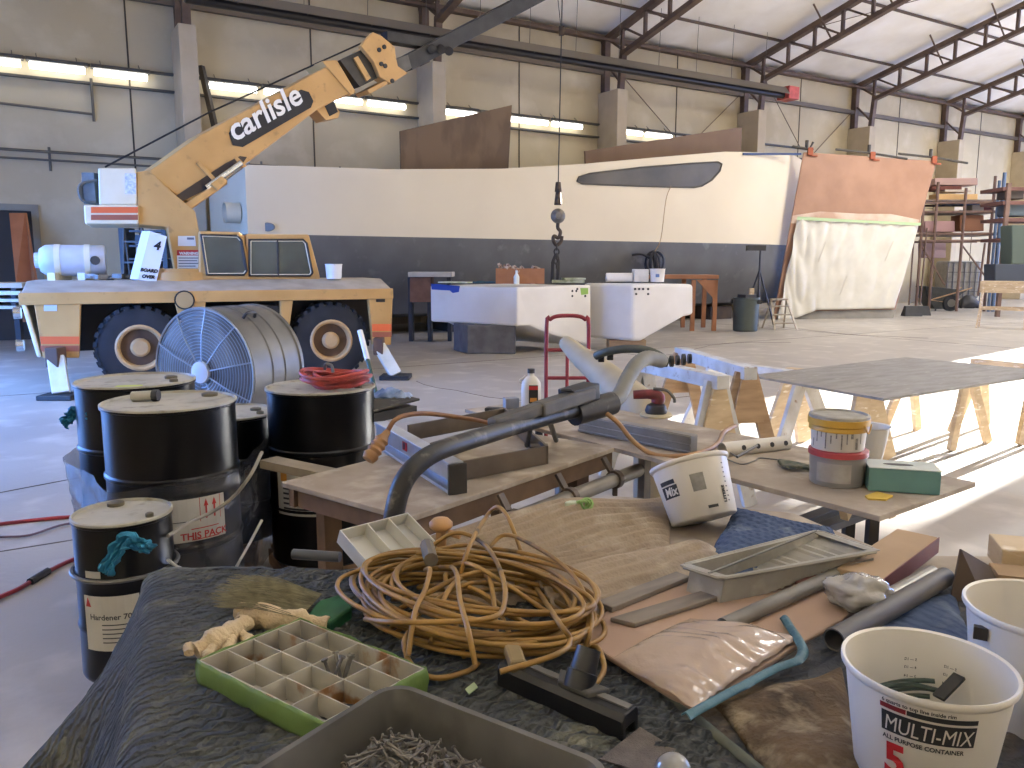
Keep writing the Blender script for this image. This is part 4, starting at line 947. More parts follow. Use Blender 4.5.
b = MB(); b.box((xh, 6.65, .06), (.45, .3, .015)); b.build('toe_plate', m_red, t)
b = MB()
for s in (-1, 1): b.tube([(xh + s * (hw + .03), 6.9, .13), (xh + s * (hw + .09), 6.9, .13)], .13, 16)
b.build('wheel', m_rub, t, split=True)

# ---- drum fan
fc = at_y(204, 372, 5.95); fr = .475
fn = Vector((-.40, -.917, 0)).normalized(); fx = UP.cross(fn).normalized()
T = Matrix(((fx.x, 0, fn.x, fc.x), (fx.y, 0, fn.y, fc.y), (0, 1, 0, fc.z), (0, 0, 0, 1)))
t = thing('drum_fan', 'large round galvanised drum fan with wire grille in front of the crane', 'fan', Vector((fc.x, fc.y, 0)))
m_galv = mat('galvanised', '#7d7c79', '#686764', rough=.45, metal=.45, scale=3, c3='#5f5c57', s3=2.5, lo3=.6)
b = MB(); b.lathe([(fr, 0), (fr + .012, .0), (fr + .012, -.03), (fr, -.03), (fr, -.2), (fr + .008, -.21), (fr, -.22), (fr, -.34), (fr + .008, -.35), (fr, -.36), (fr, -.52), (fr + .012, -.53), (fr + .012, -.56), (fr - .01, -.56), (fr - .01, 0), (fr, 0)], T, 64); b.build('housing', m_galv, t, smooth=35)
b = MB()
for k in range(10):
    a = 2 * PI * k / 10 + .2; b.tube([T @ Vector((.08 * math.cos(a), .08 * math.sin(a), .03)), T @ Vector((fr * .6 * math.cos(a), fr * .6 * math.sin(a), .035)), T @ Vector((fr * math.cos(a), fr * math.sin(a), .005))], .006, 5)
for k in range(17):
    r_ = .09 + (fr - .09) * k / 16; b.tube([T @ Vector((r_ * math.cos(a), r_ * math.sin(a), .032 - .028 * (k / 16) ** 3)) for a in [2 * PI * i / 48 for i in range(48)]], .0028 if k < 16 else .009, 4, closed=True)
m_wire = mat('grille_wire', '#98a0a8', rough=.4, metal=.4)
b.build('grille', m_wire, t)
b = MB(); b.lathe([(.085, .02), (.08, .045), (.04, .052), (.001, .052)], T, 20); b.build('hub', mat('fan_hub', '#c6cdd6', rough=.4), t, smooth=40)
b = MB()
for k in range(4):
    a0 = PI / 4 + k * PI / 2
    def bl(u, v):
        r_ = lerp(.07, fr - .05, u); a = a0 + (v - .5) * lerp(.9, .8, u); return T @ Vector((r_ * math.cos(a), r_ * math.sin(a), -.2 + (v - .5) * .16))
    b.grid(bl, 8, 6)
b.build('blade', mat('fan_blade', '#aab3bf', '#97a0ac', rough=.4, metal=.3), t, solid=.006, split=True, smooth=60)
b = MB(); b.tube([T @ Vector((0, 0, -.5)), T @ Vector((0, 0, -.22))], .12, 20); b.build('motor', m_dark, t, smooth=40)
b = MB(); b.lathe([(.42, -.55), (.40, -.551), (.001, -.551)], T, 32); b.build('rear_guard', mat('rear_guard', '#5b6068', rough=.6), t)
b = MB(); b.prism([T @ Vector((.2, .2, -.12)), T @ Vector((.34, .24, -.12)), T @ Vector((.3, .34, -.12)), T @ Vector((.18, .28, -.12))], -fn * .004); b.build('sticker', mat('fan_sticker_red', '#a54a4a', '#c9c6c0', rough=.5, scale=12), t)
b = MB(); b.tube(smooth_path([T @ Vector((fr * math.cos(1.0), fr * math.sin(1.0), -.16)), T @ Vector((1.1 * fr * math.cos(1.0), 1.1 * fr * math.sin(1.0), -.18)), T @ Vector((1.1 * fr * math.cos(1.0), 1.1 * fr * math.sin(1.0), -.26)), T @ Vector((fr * math.cos(1.0), fr * math.sin(1.0), -.28))], 4), .012, 6); b.build('carry_handle', m_dark, t)
b = MB()
for z_ in (-.06, -.48):
    for s in (-1, 1): b.tube([T @ Vector((s * .3, -.38, z_)), T @ Vector((s * .38, -fc.z + .02, z_))], .02, 6)
b.build('stand', m_dark, t, split=True)

# ---- drums
m_drum = mat('drum_black', '#050507', '#08090b', rough=.3, scale=3, spec=.3)
m_lid = mat('drum_lid', '#b3afa1', '#9d998b', rough=.55, scale=5, c3='#7f7b6d', s3=14, lo3=.56, hi3=.72)
def drum(label, c, r, z0, z1, bungs=((.6, .5, .03), (-.1, -.6, .02))):
    c = Vector((c[0], c[1], z0)); h = z1 - z0; t = thing('steel_drum', label, 'drum', c, 0, None)
    T = Matrix.Translation(c)
    pr = [(r * .97, 0), (r, .01), (r, .02)]
    for f in (.33, .66): pr += [(r * .985, h * f - .014), (r * 1.012, h * f - .006), (r * 1.012, h * f + .006), (r * .985, h * f + .014)]
    pr += [(r * .985, h - .018), (r * 1.014, h - .014), (r * 1.014, h), (r * .99, h + .002), (r * .98, h - .008)]
    b = MB(); b.lathe(pr, T, 56); b.build('body', m_drum, t, smooth=35)
    b = MB(); b.lathe([(r * 1.017, h - .006), (r * 1.015, h + .002), (r * .985, h + .005), (r * .97, h - .009), (.001, h - .009)], T, 56); b.build('lid', m_lid, t, smooth=35)
    for a, f, br in bungs:
        p = c + Vector((math.cos(a) * r * abs(f) * 1.2, math.sin(a) * r * abs(f) * 1.2, h - .006)); b = MB(); b.lathe([(br, 0), (br, .012), (br * .6, .016), (.001, .016)], Matrix.Translation(p), 14); b.build('bung', mat('bung', '#6d6758', rough=.5, metal=.5), t, smooth=40)
    return t, c
RD = .272
dA, cA = drum('black steel drum with a black valve on its lid, foremost of the film wrapped cluster', (-1.48, 3.41), RD, .14, 1.02, ((1.0, .62, .035),))
b = MB(); q = cA + Vector((-.11, .02, .885)); b.tube([q + Vector((-.06, 0, .01)), q + Vector((.03, 0, .015))], .022, 10); b.cur = 1; b.tube([q + Vector((.03, 0, .015)), q + Vector((.055, 0, .015))], .026, 10); b.build('valve', [m_lid, m_dark], dA, smooth=40)
dB, cB = drum('black steel drum with a yellow green tag on its lid, behind the wrapped cluster front', (-1.84, 3.87), RD, .14, 1.045)
b = MB(); b.box(cB + Vector((.06, -.2, .903)), (.11, .06, .004), RY(.2)); b.build('tag', mat('lime_tag', '#b8c65a', rough=.6), dB)
dC, cC = drum('shorter black drum half hidden behind the valve drum, right of the fan foot', (-1.55, 4.28), .26, .14, .81)
d4, c4 = drum('tall black steel drum carrying the red hose coil', (-.979, 4.05), RD, .11, .987)
def wrap(c, r, z, a0, sc=1): return lambda x, y: c + Vector((math.cos(a0 + x / r) * r, math.sin(a0 + x / r) * r, z + y)) * 1 if False else Vector((c.x + math.cos(a0 + x / r) * r, c.y + math.sin(a0 + x / r) * r, z + y))
def wrect(b, c, r, z0, z1, a0, a1, n=8):
    b.grid(lambda u, v: Vector((c.x + math.cos(lerp(a0, a1, u)) * r, c.y + math.sin(lerp(a0, a1, u)) * r, lerp(z0, z1, v))), n, 1)
m_paper = mat('label_paper', '#c9c7bd', '#bcb9ad', rough=.7, scale=8); m_ink = mat('label_ink', '#3b3c40', rough=.7); m_rink = mat('label_red', '#b4332f', rough=.6); m_oink = mat('label_orange', '#c98a3a', rough=.6)
def face_angle(c, da=0): return math.atan2(-c.y, -c.x) + da
af = face_angle(c4)
b = MB(); wrect(b, c4, RD + .002, .38, .62, af - .95, af - .1); b.cur = 1
for k in range(5): wrect(b, c4, RD + .004, .41 + k * .025, .42 + k * .025, af - .8, af - .25)
b.cur = 2; wrect(b, c4, RD + .004, .55, .6, af - .85, af - .7); b.build('drum_label', [m_paper, m_ink, m_oink], d4)
d1, c1 = drum('small black drum with a crumpled blue rag and paper label, closest to the camera', (-1.405, 2.785), .166, .14, .72, ((2.2, .62, .03), (-.3, .6, .014)))
af = face_angle(c1)
b = MB(); wrect(b, c1, .169, .27, .47, af - .95, af + .2); b.cur = 1
for k in range(5): wrect(b, c1, .1705, .30 + k * .016, .304 + k * .016, af - .55, af + .05)
fw = wrap(c1, .1705, .385, af - .3); b.text('Hardener 7071', .028, fw, .0006)
b.cur = 2; b.add([Vector((c1.x + math.cos(a) * .1706, c1.y + math.sin(a) * .1706, z)) for a, z in ((af - .9, .43), (af - .76, .43), (af - .84, .465))], [(0, 1, 2)])
b.cur = 0; wrect(b, c1, .170, .43, .47, af + .4, af + .85); wrect(b, c1, .170, .535, .56, af - .85, af - .5); b.build('drum_label', [m_paper, m_ink, m_rink], d1)
b = MB(); b.tube([Vector((c1.x + math.cos(a) * .175, c1.y + math.sin(a) * .175, .525)) for a in [2 * PI * i / 40 for i in range(40)]], .008, 6, closed=True); b.build('clamp_ring', m_galv, d1, smooth=50)
m_rag = mat('blue_rag', '#2f86a8', '#1f6a8c', rough=.8, scale=30, bump=.4, bscale=90)
def rag(name, label, pts, w, m_, cat='rag'):
    P = smooth_path(pts, 6); n = len(P)
    def f(u, v):
        i = min(int(u * (n - 1)), n - 1); p = P[i]; d = (P[min(i + 1, n - 1)] - P[max(i - 1, 0)]).normalized(); s = d.cross(Vector((0, -1, .2))).normalized()
        return p + s * (v - .5) * w * (.5 + .8 * abs(noise.noise(Vector((u * 5, 0, 1))))) + Vector((0, -1, .2)) * (.35 * w * noise.noise(Vector((u * 9, v * 6, w * 50))) - .15 * w)
    b = MB(); b.grid(f, 30, 10); return b.build(name, m_, label=label, cat=cat, solid=.004, smooth=60)
pd = lambda px, py, dy=0: at_y(px, py, 2.602 + dy)
rag('blue_rag', 'crumpled blue paper rag stuck on the small front drum', [pd(103, 574), pd(110, 560), pd(118, 546), pd(128, 540), pd(140, 546), pd(150, 550, .03)], .085, m_rag)
rag('blue_rag', 'blue rag hanging off the side of the drum with the lime tag', [at_y(62, 424, 3.75), at_y(68, 418, 3.74), at_y(72, 413, 3.74), at_y(80, 415, 3.72), at_y(86, 416, 3.62)], .09, m_rag)
# pallets
def pallet(label, c, sx, sy, rz, h=.13):
    t = thing('pallet', label, 'pallet', c); R = RY(rz)
    b = MB()
    for k in range(5): b.box(Vector(c) + R @ Vector((0, (k - 2) * sy / 4.6, h - .012)), (sx, sy / 6, .022), R)
    b.build('top_board', m_wood, t, split=True)
    b = MB()
    for k in (-1, 0, 1): b.box(Vector(c) + R @ Vector((k * sx * .45, 0, (h - .026) / 2)), (.08, sy, h - .026), R)
    b.build('stringer', m_wood, t, split=True)
pallet('low timber pallet under the film wrapped drum cluster', (-1.62, 3.86, 0), .6, 1.2, .25)
pallet('low timber pallet under the drum with the red hose', (-.97, 4.07, 0), .5, .5, .5, .105)
b = MB(); b.box((c1.x + .03, c1.y + .03, .068), (.3, .3, .134), RY(.3)); b.build('wood_block', m_wood, label='square timber block under the small front drum', cat='block', bevel=.006)
# stretch film round the cluster
pts = []
for c, r in ((cA, RD), (cB, RD), (cC, .27)):
    pts += [(c.x + math.cos(2 * PI * i / 40) * (r + .025), c.y + math.sin(2 * PI * i / 40) * (r + .025)) for i in range(40)]
pts = sorted(set(pts))
def half(P):
    h = []
    for p in P:
        while len(h) > 1 and (h[-1][0] - h[-2][0]) * (p[1] - h[-2][1]) - (h[-1][1] - h[-2][1]) * (p[0] - h[-2][0]) <= 0: h.pop()
        h.append(p)
    return h[:-1]
hull2 = half(pts) + half(pts[::-1])
per = []; 
for i in range(len(hull2)):
    a, c = Vector(hull2[i]), Vector(hull2[(i + 1) % len(hull2)]); n = max(1, int((c - a).length / .04))
    per += [a.lerp(c, k / n) for k in range(n)]
NPF = len(per)
def film(u, v):
    p = per[int(round(u * NPF)) % NPF]; cc = Vector((-1.62, 3.83)); n = (p - cc).normalized()
    zt = .70 + .10 * max(0, (p.x + 1.62)) + .035 * noise.noise(Vector((p.x * 3, p.y * 3, 2)))
    z = lerp(.15, zt, v); w = .016 * noise.noise(Vector((p.x * 4 + z * 5, p.y * 4, z * 9))) + .012 * noise.noise(Vector((p.x * 14, p.y * 14, z * 24)))
    q = p + n * (max(-.008, w) + .05 * max(0, -(n.x + .3)) * v); return Vector((q.x, q.y, z))
b = MB(); b.grid(film, NPF, 30)
m_film = mat('stretch_film', '#4a4c53', '#35373c', rough=.15, alpha=.62, spec=1.0, scale=4, bump=.35, bscale=22)
flm = b.build('stretch_film', m_film, label='loose clear stretch film wrapped round the lower half of the drum cluster', cat='film', smooth=70)
af = face_angle(cA); rf = RD + .045
b = MB(); wrect(b, cA, rf, .48, .66, af - .35, af + .62); b.cur = 1
fw = wrap(cA, rf + .002, .49, af + .33); b.text('THIS PACK', .04, fw, .001)
wrect(b, cA, rf + .001, .53, .534, af + .16, af + .52, 4); wrect(b, cA, rf + .001, .485, .489, af + .16, af + .52, 4)
for k in (.36, .47):
    wrect(b, cA, rf + .002, .57, .622, af + k - .012, af + k + .012, 2); b.add([wrap(cA, rf + .002, .622, af + k)(x, y) for x, y in ((-.01, 0), (.01, 0), (0, .03))], [(0, 1, 2)])
for k in (.28, .55): wrect(b, cA, rf + .002, .56, .66, af + k - .004, af + k + .004, 1)
b.cur = 2; b.add([wrap(cA, rf + .002, .61, af - .12)(x, y) for x, y in ((-.022, 0), (.022, 0), (0, .04))], [(0, 1, 2)]); b.cur = 3; wrect(b, cA, rf + .001, .565, .568, af - .3, af + .15, 4)
b.build('carton_label', [m_paper, m_rink, m_oink, m_ink], flm)
# strap drooping from the small drum
b = MB(); b.tube(smooth_path([at_y(168, 536, 2.75), at_y(190, 522, 2.95), at_y(212, 512, 3.05), at_y(232, 498, 3.08), at_y(250, 476, 3.1), at_y(262, 452, 3.2)], 6), .007, 6)
b.build('hose_line', mat('grey_hose', '#8f8a80', rough=.5), label='thin grey line running up across the wrapped drums', cat='hose', smooth=60)
b = MB(); b.tube(smooth_path([at_y(168, 560, 2.72), at_y(180, 568, 2.8), at_y(205, 574, 2.9), at_y(228, 576, 2.95), at_y(243, 555, 3.0), at_y(262, 520, 3.1)], 6), .006, 6)
b.build('hose_line', m_paper, label='thin pale line drooping low beside the small front drum', cat='hose', smooth=60)
# red hose coil on drum
t = thing('hose_coil', 'coil of red air hose lying on the tall drum lid', 'hose', c4 + UP * .88)
b = MB()
for k in range(9):
    c = c4 + Vector((.08 + random.uniform(-.025, .025), .0 + random.uniform(-.025, .025), .893 + k * .007)); r_ = random.uniform(.115, .165); ph = random.uniform(0, 6)
    b.tube([c + Vector((math.cos(a) * r_ * 1.05, math.sin(a) * r_, .012 * math.sin(2 * a + ph))) for a in [2 * PI * i / 36 for i in range(36)]], .0085, 6, closed=True)
b.build('hose', mat('red_hose', '#b8473f', '#8f3833', rough=.5, scale=20), t, smooth=60)
b = MB(); b.tube(smooth_path([c4 + Vector((.02, .02, .96)), c4 + Vector((.03, 0, .99)), c4 + Vector((.06, -.01, .985)), c4 + Vector((.07, -.02, .95))], 5), .008, 6); b.build('fitting', m_galv, t)
# hoses on the floor at left
gz = lambda px, py, z=.012: at_z(px, py, z)
m_rh = mat('floor_hose_red', '#a8363c', '#86303a', rough=.5, scale=6)
b = MB(); b.tube(smooth_path([gz(-40, 530), gz(0, 524), gz(35, 520), gz(68, 517), gz(110, 516)], 6), .012, 6); b.build('floor_hose', m_rh, label='red air hose on the floor running behind the small drum, upper of two', cat='hose', smooth=60)
b = MB(); b.tube(smooth_path([gz(-40, 540), gz(0, 537), gz(30, 535), gz(66, 524), gz(110, 522)], 6), .007, 6); b.build('floor_cable', mat('floor_cord', '#6a5560', rough=.6), label='thin dark cord on the floor just below the upper red hose', cat='cord', smooth=60)
t = thing('floor_hose', 'red air hose with a dark coupling on the floor left of the small drum', 'hose', gz(35, 577))
b = MB(); b.tube(smooth_path([gz(-30, 612), gz(0, 597), gz(20, 588), gz(45, 573), gz(72, 560), gz(100, 552)], 6), .011, 6); b.build('hose', m_rh, t, smooth=60)
b = MB(); b.tube([gz(30, 582, .014), gz(48, 571, .014)], .02, 8); b.build('coupling', m_dark, t)
# broom stick leaning by the crane wheel
t = thing('leaning_pole', 'green pole with white grip leaning beside the rear crane wheel', 'pole', at_z(381, 400, 0))
pb_ = at_y(386, 412, 7.6); pb_.z = 0; ptop = at_y(360, 331, 8.3); pm = ptop.lerp(pb_, .3)
b = MB(); b.tube([pm, pb_], .02, 8); b.build('shaft', mat('pole_green', '#2f4a3a', rough=.5), t)
b = MB(); b.tube([ptop, pm], .03, 8); b.build('grip', m_white, t)
# lumber stack at the far left
for k, (y0, y1, wd, cl) in enumerate(((283, 288, 'topmost of the stack', '#c9b79c'), (291, 295, 'second from the top of the stack', '#e3ddd0'), (299, 302, 'third down in the stack', '#d8d3c6'), (306, 309, 'lowest of the stack', '#cfcabd'))):
    b = MB(); prect(b, -40, y0, 22 - k * 2, y1, 14.5, .9); b.build('lumber_board', mat('lb' + cl, cl, rough=.7), label='pale board stored left of the crane, ' + wd, cat='board', group='lumber boards left of the crane')
t = thing('lumber_stand', 'dark stand holding the pale boards left of the crane', 'stand', at_z(5, 325, 0))
for px in (-20, 14):
    b = MB(); p = at_y(px, 290, 14.9); b.box((p.x, 14.95, at_y(px, 283, 14.9).z / 2), (.1, .1, at_y(px, 288, 14.9).z)); b.build('post', m_dark, t)
    for py in (288.5, 296, 303, 310): b = MB(); p = at_y(px, py, 14.5); b.box((p.x, 14.95, p.z - .02), (.08, .95, .045)); b.build('arm', m_dark, t)
b = MB(); b.prism([at_y(9, 213, 17), at_y(25, 213, 17), at_y(36, 283, 15.6), at_y(36, 322, 15.4), at_y(14, 322, 15.4), at_y(16, 283, 15.6)], Vector((.01, .05, 0))); b.build('leaning_board', mat('orange_board', '#b5734a', '#a6663f', rough=.7, scale=2), label='orange brown board leaning against the doorway behind the crane front', cat='board')
# clutter of dark shelving seen under the counterweight
t = thing('parts_shelf', 'dark shelf of parts standing behind the crane turret', 'shelf', at_z(155, 300, 0))
b = MB(); 
for px in (130, 172): p = at_y(px, 280, 15.5); b.box((p.x, 15.5, at_y(px, 228, 15.5).z / 2), (.08, .5, at_y(px, 228, 15.5).z))
b.build('upright', m_dark, t, split=True)
b = MB()
for py in (230, 245, 258, 270, 285): prect(b, 129, py, 173, py + 2, 15.3, .5)
b.build('shelf_board', m_dark, t, split=True)
b = MB()
for k, (px, py) in enumerate(((135, 238), (148, 238), (160, 237), (140, 252), (155, 251), (136, 264), (150, 264), (163, 263), (145, 278))): prect(b, px, py - 3, px + 8, py + 6.5, 15.35, .35)
b.build('parts_box', mat('parts_box', '#33424f', '#4d4740', rough=.6, scale=1.5), t, split=True)
# ================================================================== work tables in front
m_plyt = mat('worn_plywood', '#a59887', '#8f8272', rough=.75, scale=5, stretch=(1, 1, 1), c3='#c4b8a6', s3=7, lo3=.5, hi3=.75, bump=.1, bscale=60)
m_plye = mat('plywood_edge', '#6f563f', '#5c4733', rough=.8, scale=10)
m_steelg = mat('dusty_steel', '#7d776c', '#6b655b', rough=.5, metal=.4, scale=8)
Z1 = .80
F1, A1, B1 = at_z(410, 517, Z1), Vector((.62, .785, 0)).normalized(), Vector((-.785, .62, 0)).normalized()
def quadbox(b, o, e1, e2, z0, z1): b.hexa([Vector((p.x, p.y, z)) for z in (z0, z1) for p in (o, o + e1, o + e1 + e2, o + e2)]); return b
t1 = thing('plywood_table', 'dusty plywood table carrying the silver frame and the black pole tool', 'table', F1 + A1 * .6 + B1 * .4 - UP * Z1)
b = MB(); quadbox(b, F1, A1 * 1.27, B1 * .68, Z1 - .02, Z1); b.build('tabletop', m_plyt, t1, bevel=.003)
b = MB(); quadbox(b, F1 + A1 * .01 + B1 * .01, A1 * 1.25, B1 * .03, Z1 - .09, Z1 - .021); quadbox(b, F1 + A1 * .01 + B1 * .62, A1 * 1.25, B1 * .03, Z1 - .09, Z1 - .021)
quadbox(b, F1 + A1 * .02 + B1 * .05, A1 * .03, B1 * .56, Z1 - .09, Z1 - .021); b.build('apron', m_plye, t1, split=True)
b = MB()
for x in (.12, 1.15):
    for y in (.12, .56): c = F1 + A1 * x + B1 * y; b.box((c.x, c.y, (Z1 - .021) / 2), (.07, .07, Z1 - .023), RY(.67))
b.build('leg', m_plye, t1, split=True)
lb = at_z(296, 471, Z1 - .045); b = MB(); b.bar(lb + B1 * .22 + A1 * .02, lb - B1 * .4 + A1 * .06, .09, .035); b.build('arm_board', mat('arm_grey', '#8b8172', '#7a7062', rough=.8, scale=8), t1)
b = MB(); q = F1 - B1 * .09 - UP * .1; b.tube([q + A1 * .25, q + A1 * 1.32], .03, 12); b.build('rail_pipe', m_steelg, t1, smooth=40)
b = MB()
for x in (.42, .78, 1.12): c = q + A1 * x; b.tube([c - A1 * .014, c + A1 * .014], .04, 14); b.bar(c + UP * .03 + B1 * .02, c + UP * .085 + B1 * .06, .03, .012); b.bar(c - UP * .03, c - UP * .07, .025, .02)
b.build('pipe_clamp', mat('clamp_dark', '#57493d', '#45392f', rough=.6, scale=14), t1, split=True)
G2 = at_z(880, 516, Z1); P2d, Q2d = Vector((-.60, .80, 0)).normalized(), Vector((.80, .60, 0)).normalized()
t2 = thing('plywood_table', 'long plywood table carrying the pails and the teal tissue box', 'table', G2 + P2d + Q2d * .35 - UP * Z1)
b = MB(); quadbox(b, G2, P2d * 2.42, Q2d * .68, Z1 - .02, Z1); b.build('tabletop', m_plyt, t2, bevel=.003)
b = MB()
for x in (1.15, 2.25):
    for y in (.12, .56): c = G2 + P2d * x + Q2d * y; b.box((c.x, c.y, (Z1 - .02) / 2), (.04, .04, Z1 - .022), RY(.64))
b.build('leg', m_steelg, t2, split=True)
b = MB(); quadbox(b, G2 + P2d * .12 + Q2d * .3, P2d * 1.9, Q2d * .04, Z1 - .1, Z1 - .021); b.build('support_rail', m_pine, t2)
b = MB(); c = G2 + P2d * .18 + Q2d * .1; b.prism([c - UP * .021, c + Q2d * .1 - UP * .021, c + Q2d * .03 - UP * .09], P2d * .03); b.build('corner_block', m_pine, t2)

# the big front table under the quilts
ZT = .85
tf = thing('work_table', 'low wide work table hidden under the moving quilts', 'table', (0.3, 1.3, 0))
b = MB(); b.prism([(-.14, .3, ZT), (1.7, .3, ZT), (1.7, 1.98, ZT), (1.0, 2.0, ZT), (.86, 2.36, ZT), (.35, 2.54, ZT), (-.25, 2.12, ZT), (-.4, 1.9, ZT), (-.83, 1.76, ZT)], (0, 0, -.03)); b.build('tabletop', m_plyt, tf)
b = MB()
for x, y in ((-.1, .4), (1.6, .4), (1.6, 1.9), (.8, 2.3), (.35, 2.4), (-.66, 1.65)): b.box((x, y, (ZT - .03) / 2), (.07, .07, ZT - .032))
b.build('leg', m_pine, tf, split=True)

# ---- quilts
m_qdark = mat('quilt_navy', '#484b4d', '#5a5b56', rough=.9, scale=3.5, lo=.42, hi=.62, c3='#807e6c', s3=9, lo3=.54, hi3=.75, wave=(13, 7, 'Y', 1.0, .014, 2.0), bump=.5, bscale=160, spec=.2)
m_qedge = mat('quilt_binding', '#4e5450', '#5f6258', rough=.9, scale=20, spec=.2)
X0, Y1q = -.80, 1.80
QZ = ZT + .004
def lump(x, y, a=.012): return a * noise.noise(Vector((x * 5, y * 5, 7))) + a * .5 * noise.noise(Vector((x * 13, y * 13, 4)))
rdg = lambda x, y: .0035 * math.sin((y + .06 * noise.noise(Vector((x * 7, y * 3, 0))) + .25 * x) * 2 * PI / .034)
EDGE = [(0.30, 1.30), (.98, .36)]
BY_ = 1.74      # back edge y
def bxe(y): return -.85 + .40 * (1.74 - y)      # left table edge
pR0, pR1 = at_z(592, 640, QZ), at_z(748, 772, QZ)
def qright(y): return pR0.x + (pR1.x - pR0.x) * (y - pR0.y) / (pR1.y - pR0.y)
LQ = 0.86
def dq(u, v):      # u across from right edge to hanging hem, v from front to back
    y = lerp(.5, 1.86, v); xr = min(qright(y), .72) if y < pR0.y else pR0.x - .0 * (y - pR0.y)
    BX = bxe(y); flat = xr - BX; tot = flat + LQ; d = u * tot
    back = max(0, y - BY_)
    z0 = QZ + .012 + lump(0, 0)
    if d < flat - .05:
        x = xr - d; wq = min(1, (flat - .05 - d) / .12); z = QZ + .014 + wq * (max(-.008, lump(x, y)) + rdg(x, y))
    else:
        k = d - (flat - .05); R_ = .06
        if k < R_ * PI / 2: a = k / R_; x = BX + .05 - R_ * math.sin(a); z = QZ + .014 - R_ * (1 - math.cos(a))
        else:
            h = k - R_ * PI / 2; f = min(1, h / .3)
            fold = .06 * f * math.sin(y * 11 + 2 * noise.noise(Vector((y * 3, h, 0)))) + .02 * f * math.sin(y * 31 + h * 4)
            x = BX - .01 - .7 * min(h, .3) - .12 * max(0, h - .3) + fold; z = QZ + .014 - R_ - h; x += rdg(k, y) * f; y += .04 * f * noise.noise(Vector((y * 6, h * 3, 1)))
            if z < .01: x -= (.01 - z); z = .01 + .004 * math.sin(h * 60)
    return Vector((x, y, z))
b = MB(); b.grid(dq, 150, 110)
def dqb(u, v):      # back fall of the quilt
    p = dq(lerp(.36, 1.0, u), 1.0); k = v * .5
    a = min(k / .05, PI / 2)
    return Vector((p.x - .02 * v, p.y + .05 * math.sin(a) + .02 * v * math.sin(p.x * 15) + .1 * v, max(.012, p.z - .05 * (1 - math.cos(a)) - max(0, k - .0785))))
b.grid(dqb, 60, 16)
qd = b.build('moving_quilt', m_qdark, label='dark navy moving quilt draped over the near left table corner to the floor', cat='quilt', smooth=80)
b = MB(); ed = []
for k in range(30):
    y = lerp(pR0.y, .52, k / 29); ed.append(Vector((min(qright(y), .72), y, QZ + .016)))
b.tube(ed, .009, 6); b.build('binding', m_qedge, qd, smooth=60)
def patch(a, b_, c, d, hf): # a-b along u, d-c along u at v=1
    def f(u, v):
        p = (a * (1 - u) + b_ * u) * (1 - v) + (d * (1 - u) + c * u) * v
        return Vector((p.x, p.y, p.z + hf(u, v, p.x, p.y)))
    return f
m_qtan = mat('quilt_tan', '#9c8d7a', '#8b7c6a', rough=.9, scale=3, c3='#b0a391', s3=12, lo3=.5, hi3=.75, bump=.35, bscale=120, spec=.2)
m_qblue = mat('quilt_blue', '#4b5a76', '#3c4a66', rough=.92, scale=6, c3='#6b7687', s3=14, lo3=.58, hi3=.75, wave=(11, 4, 'X', .5, .008, 1.5), bump=.4, bscale=150, spec=.2)
rid = lambda x, y, a=.0065, p=.034: a * math.sin((x * .55 - y * .83 + .025 * noise.noise(Vector((x * 6, y * 6, 2)))) * 2 * PI / p)
zq = ZT + .03
Pq = lambda px, py, z=zq: at_z(px, py, z)
def tan_h(u, v, x, y):
    e = min(1, min(u, 1 - u) * 10, min(v, 1 - v) * 8)
    return -.02 + .03 * e ** .5 + (.05 * math.exp(-((u - .5) / .3) ** 2 - ((v - .85) / .22) ** 2)) + .014 * noise.noise(Vector((x * 5, y * 5, 0))) + rid(x, y)
b = MB(); b.grid(patch(Pq(440, 612), Pq(668, 582), Pq(672, 496), Pq(418, 535), tan_h), 150, 150)
b.build('moving_quilt', m_qtan, label='tan ribbed moving quilt spread behind the yellow cord coil', cat='quilt', smooth=80, solid=.006)
def roll_h(u, v, x, y): return -.02 + .055 * max(0, math.sin(PI * min(1, max(0, v)))) ** .6 * min(1, (1 - u) * 7 + .1) ** .5 + rid(x, y, .004) + .006 * noise.noise(Vector((x * 6, y * 6, 5)))
b = MB(); b.grid(patch(Pq(560, 622), Pq(732, 566), Pq(706, 540), Pq(520, 575), roll_h), 110, 60)
b.build('moving_quilt', m_qtan, label='rolled fold of tan quilt lying left of the paint tray', cat='quilt', smooth=80, solid=.006)
def blue_h(u, v, x, y): return -.015 + .025 * min(1, min(u, 1 - u) * 8, min(v, 1 - v) * 8) ** .5 + .008 * noise.noise(Vector((x * 6, y * 6, 3))) + rid(x, y, .002, .025)
b = MB(); b.grid(patch(Pq(690, 582, zq + .02), Pq(852, 558, zq + .01), Pq(834, 528, zq + .005), Pq(735, 506, zq + .01), blue_h), 70, 60)
b.build('moving_quilt', m_qblue, label='denim blue quilt under the tilted white bucket', cat='quilt', smooth=80, solid=.006)
m_qgrey = mat('quilt_grey', '#4a4c50', '#3c3d40', rough=.92, scale=4, c3='#7c6a52', s3=5, lo3=.52, hi3=.72, wave=(10, 6, 'Y', .7, .01, 1.6), bump=.6, bscale=120, spec=.2)
m_qbr = mat('quilt_brown', '#6e5c46', '#4c4238', rough=.95, scale=9, c3='#8a7c66', s3=22, lo3=.5, hi3=.7, bump=.9, bscale=90, spec=.15)
def grey_h(u, v, x, y): return -.024 + .018 * min(1, min(u, 1 - u) * 9, min(v, 1 - v) * 9) ** .5 + .006 * noise.noise(Vector((x * 7, y * 7, 9))) + rid(x, y, .0022, .03)
b = MB(); b.grid(patch(Vector((.28, .5, zq)), Vector((1.66, .5, zq)), Vector((1.66, 1.94, zq)), Vector((.28, 1.66, zq)), grey_h), 120, 110)
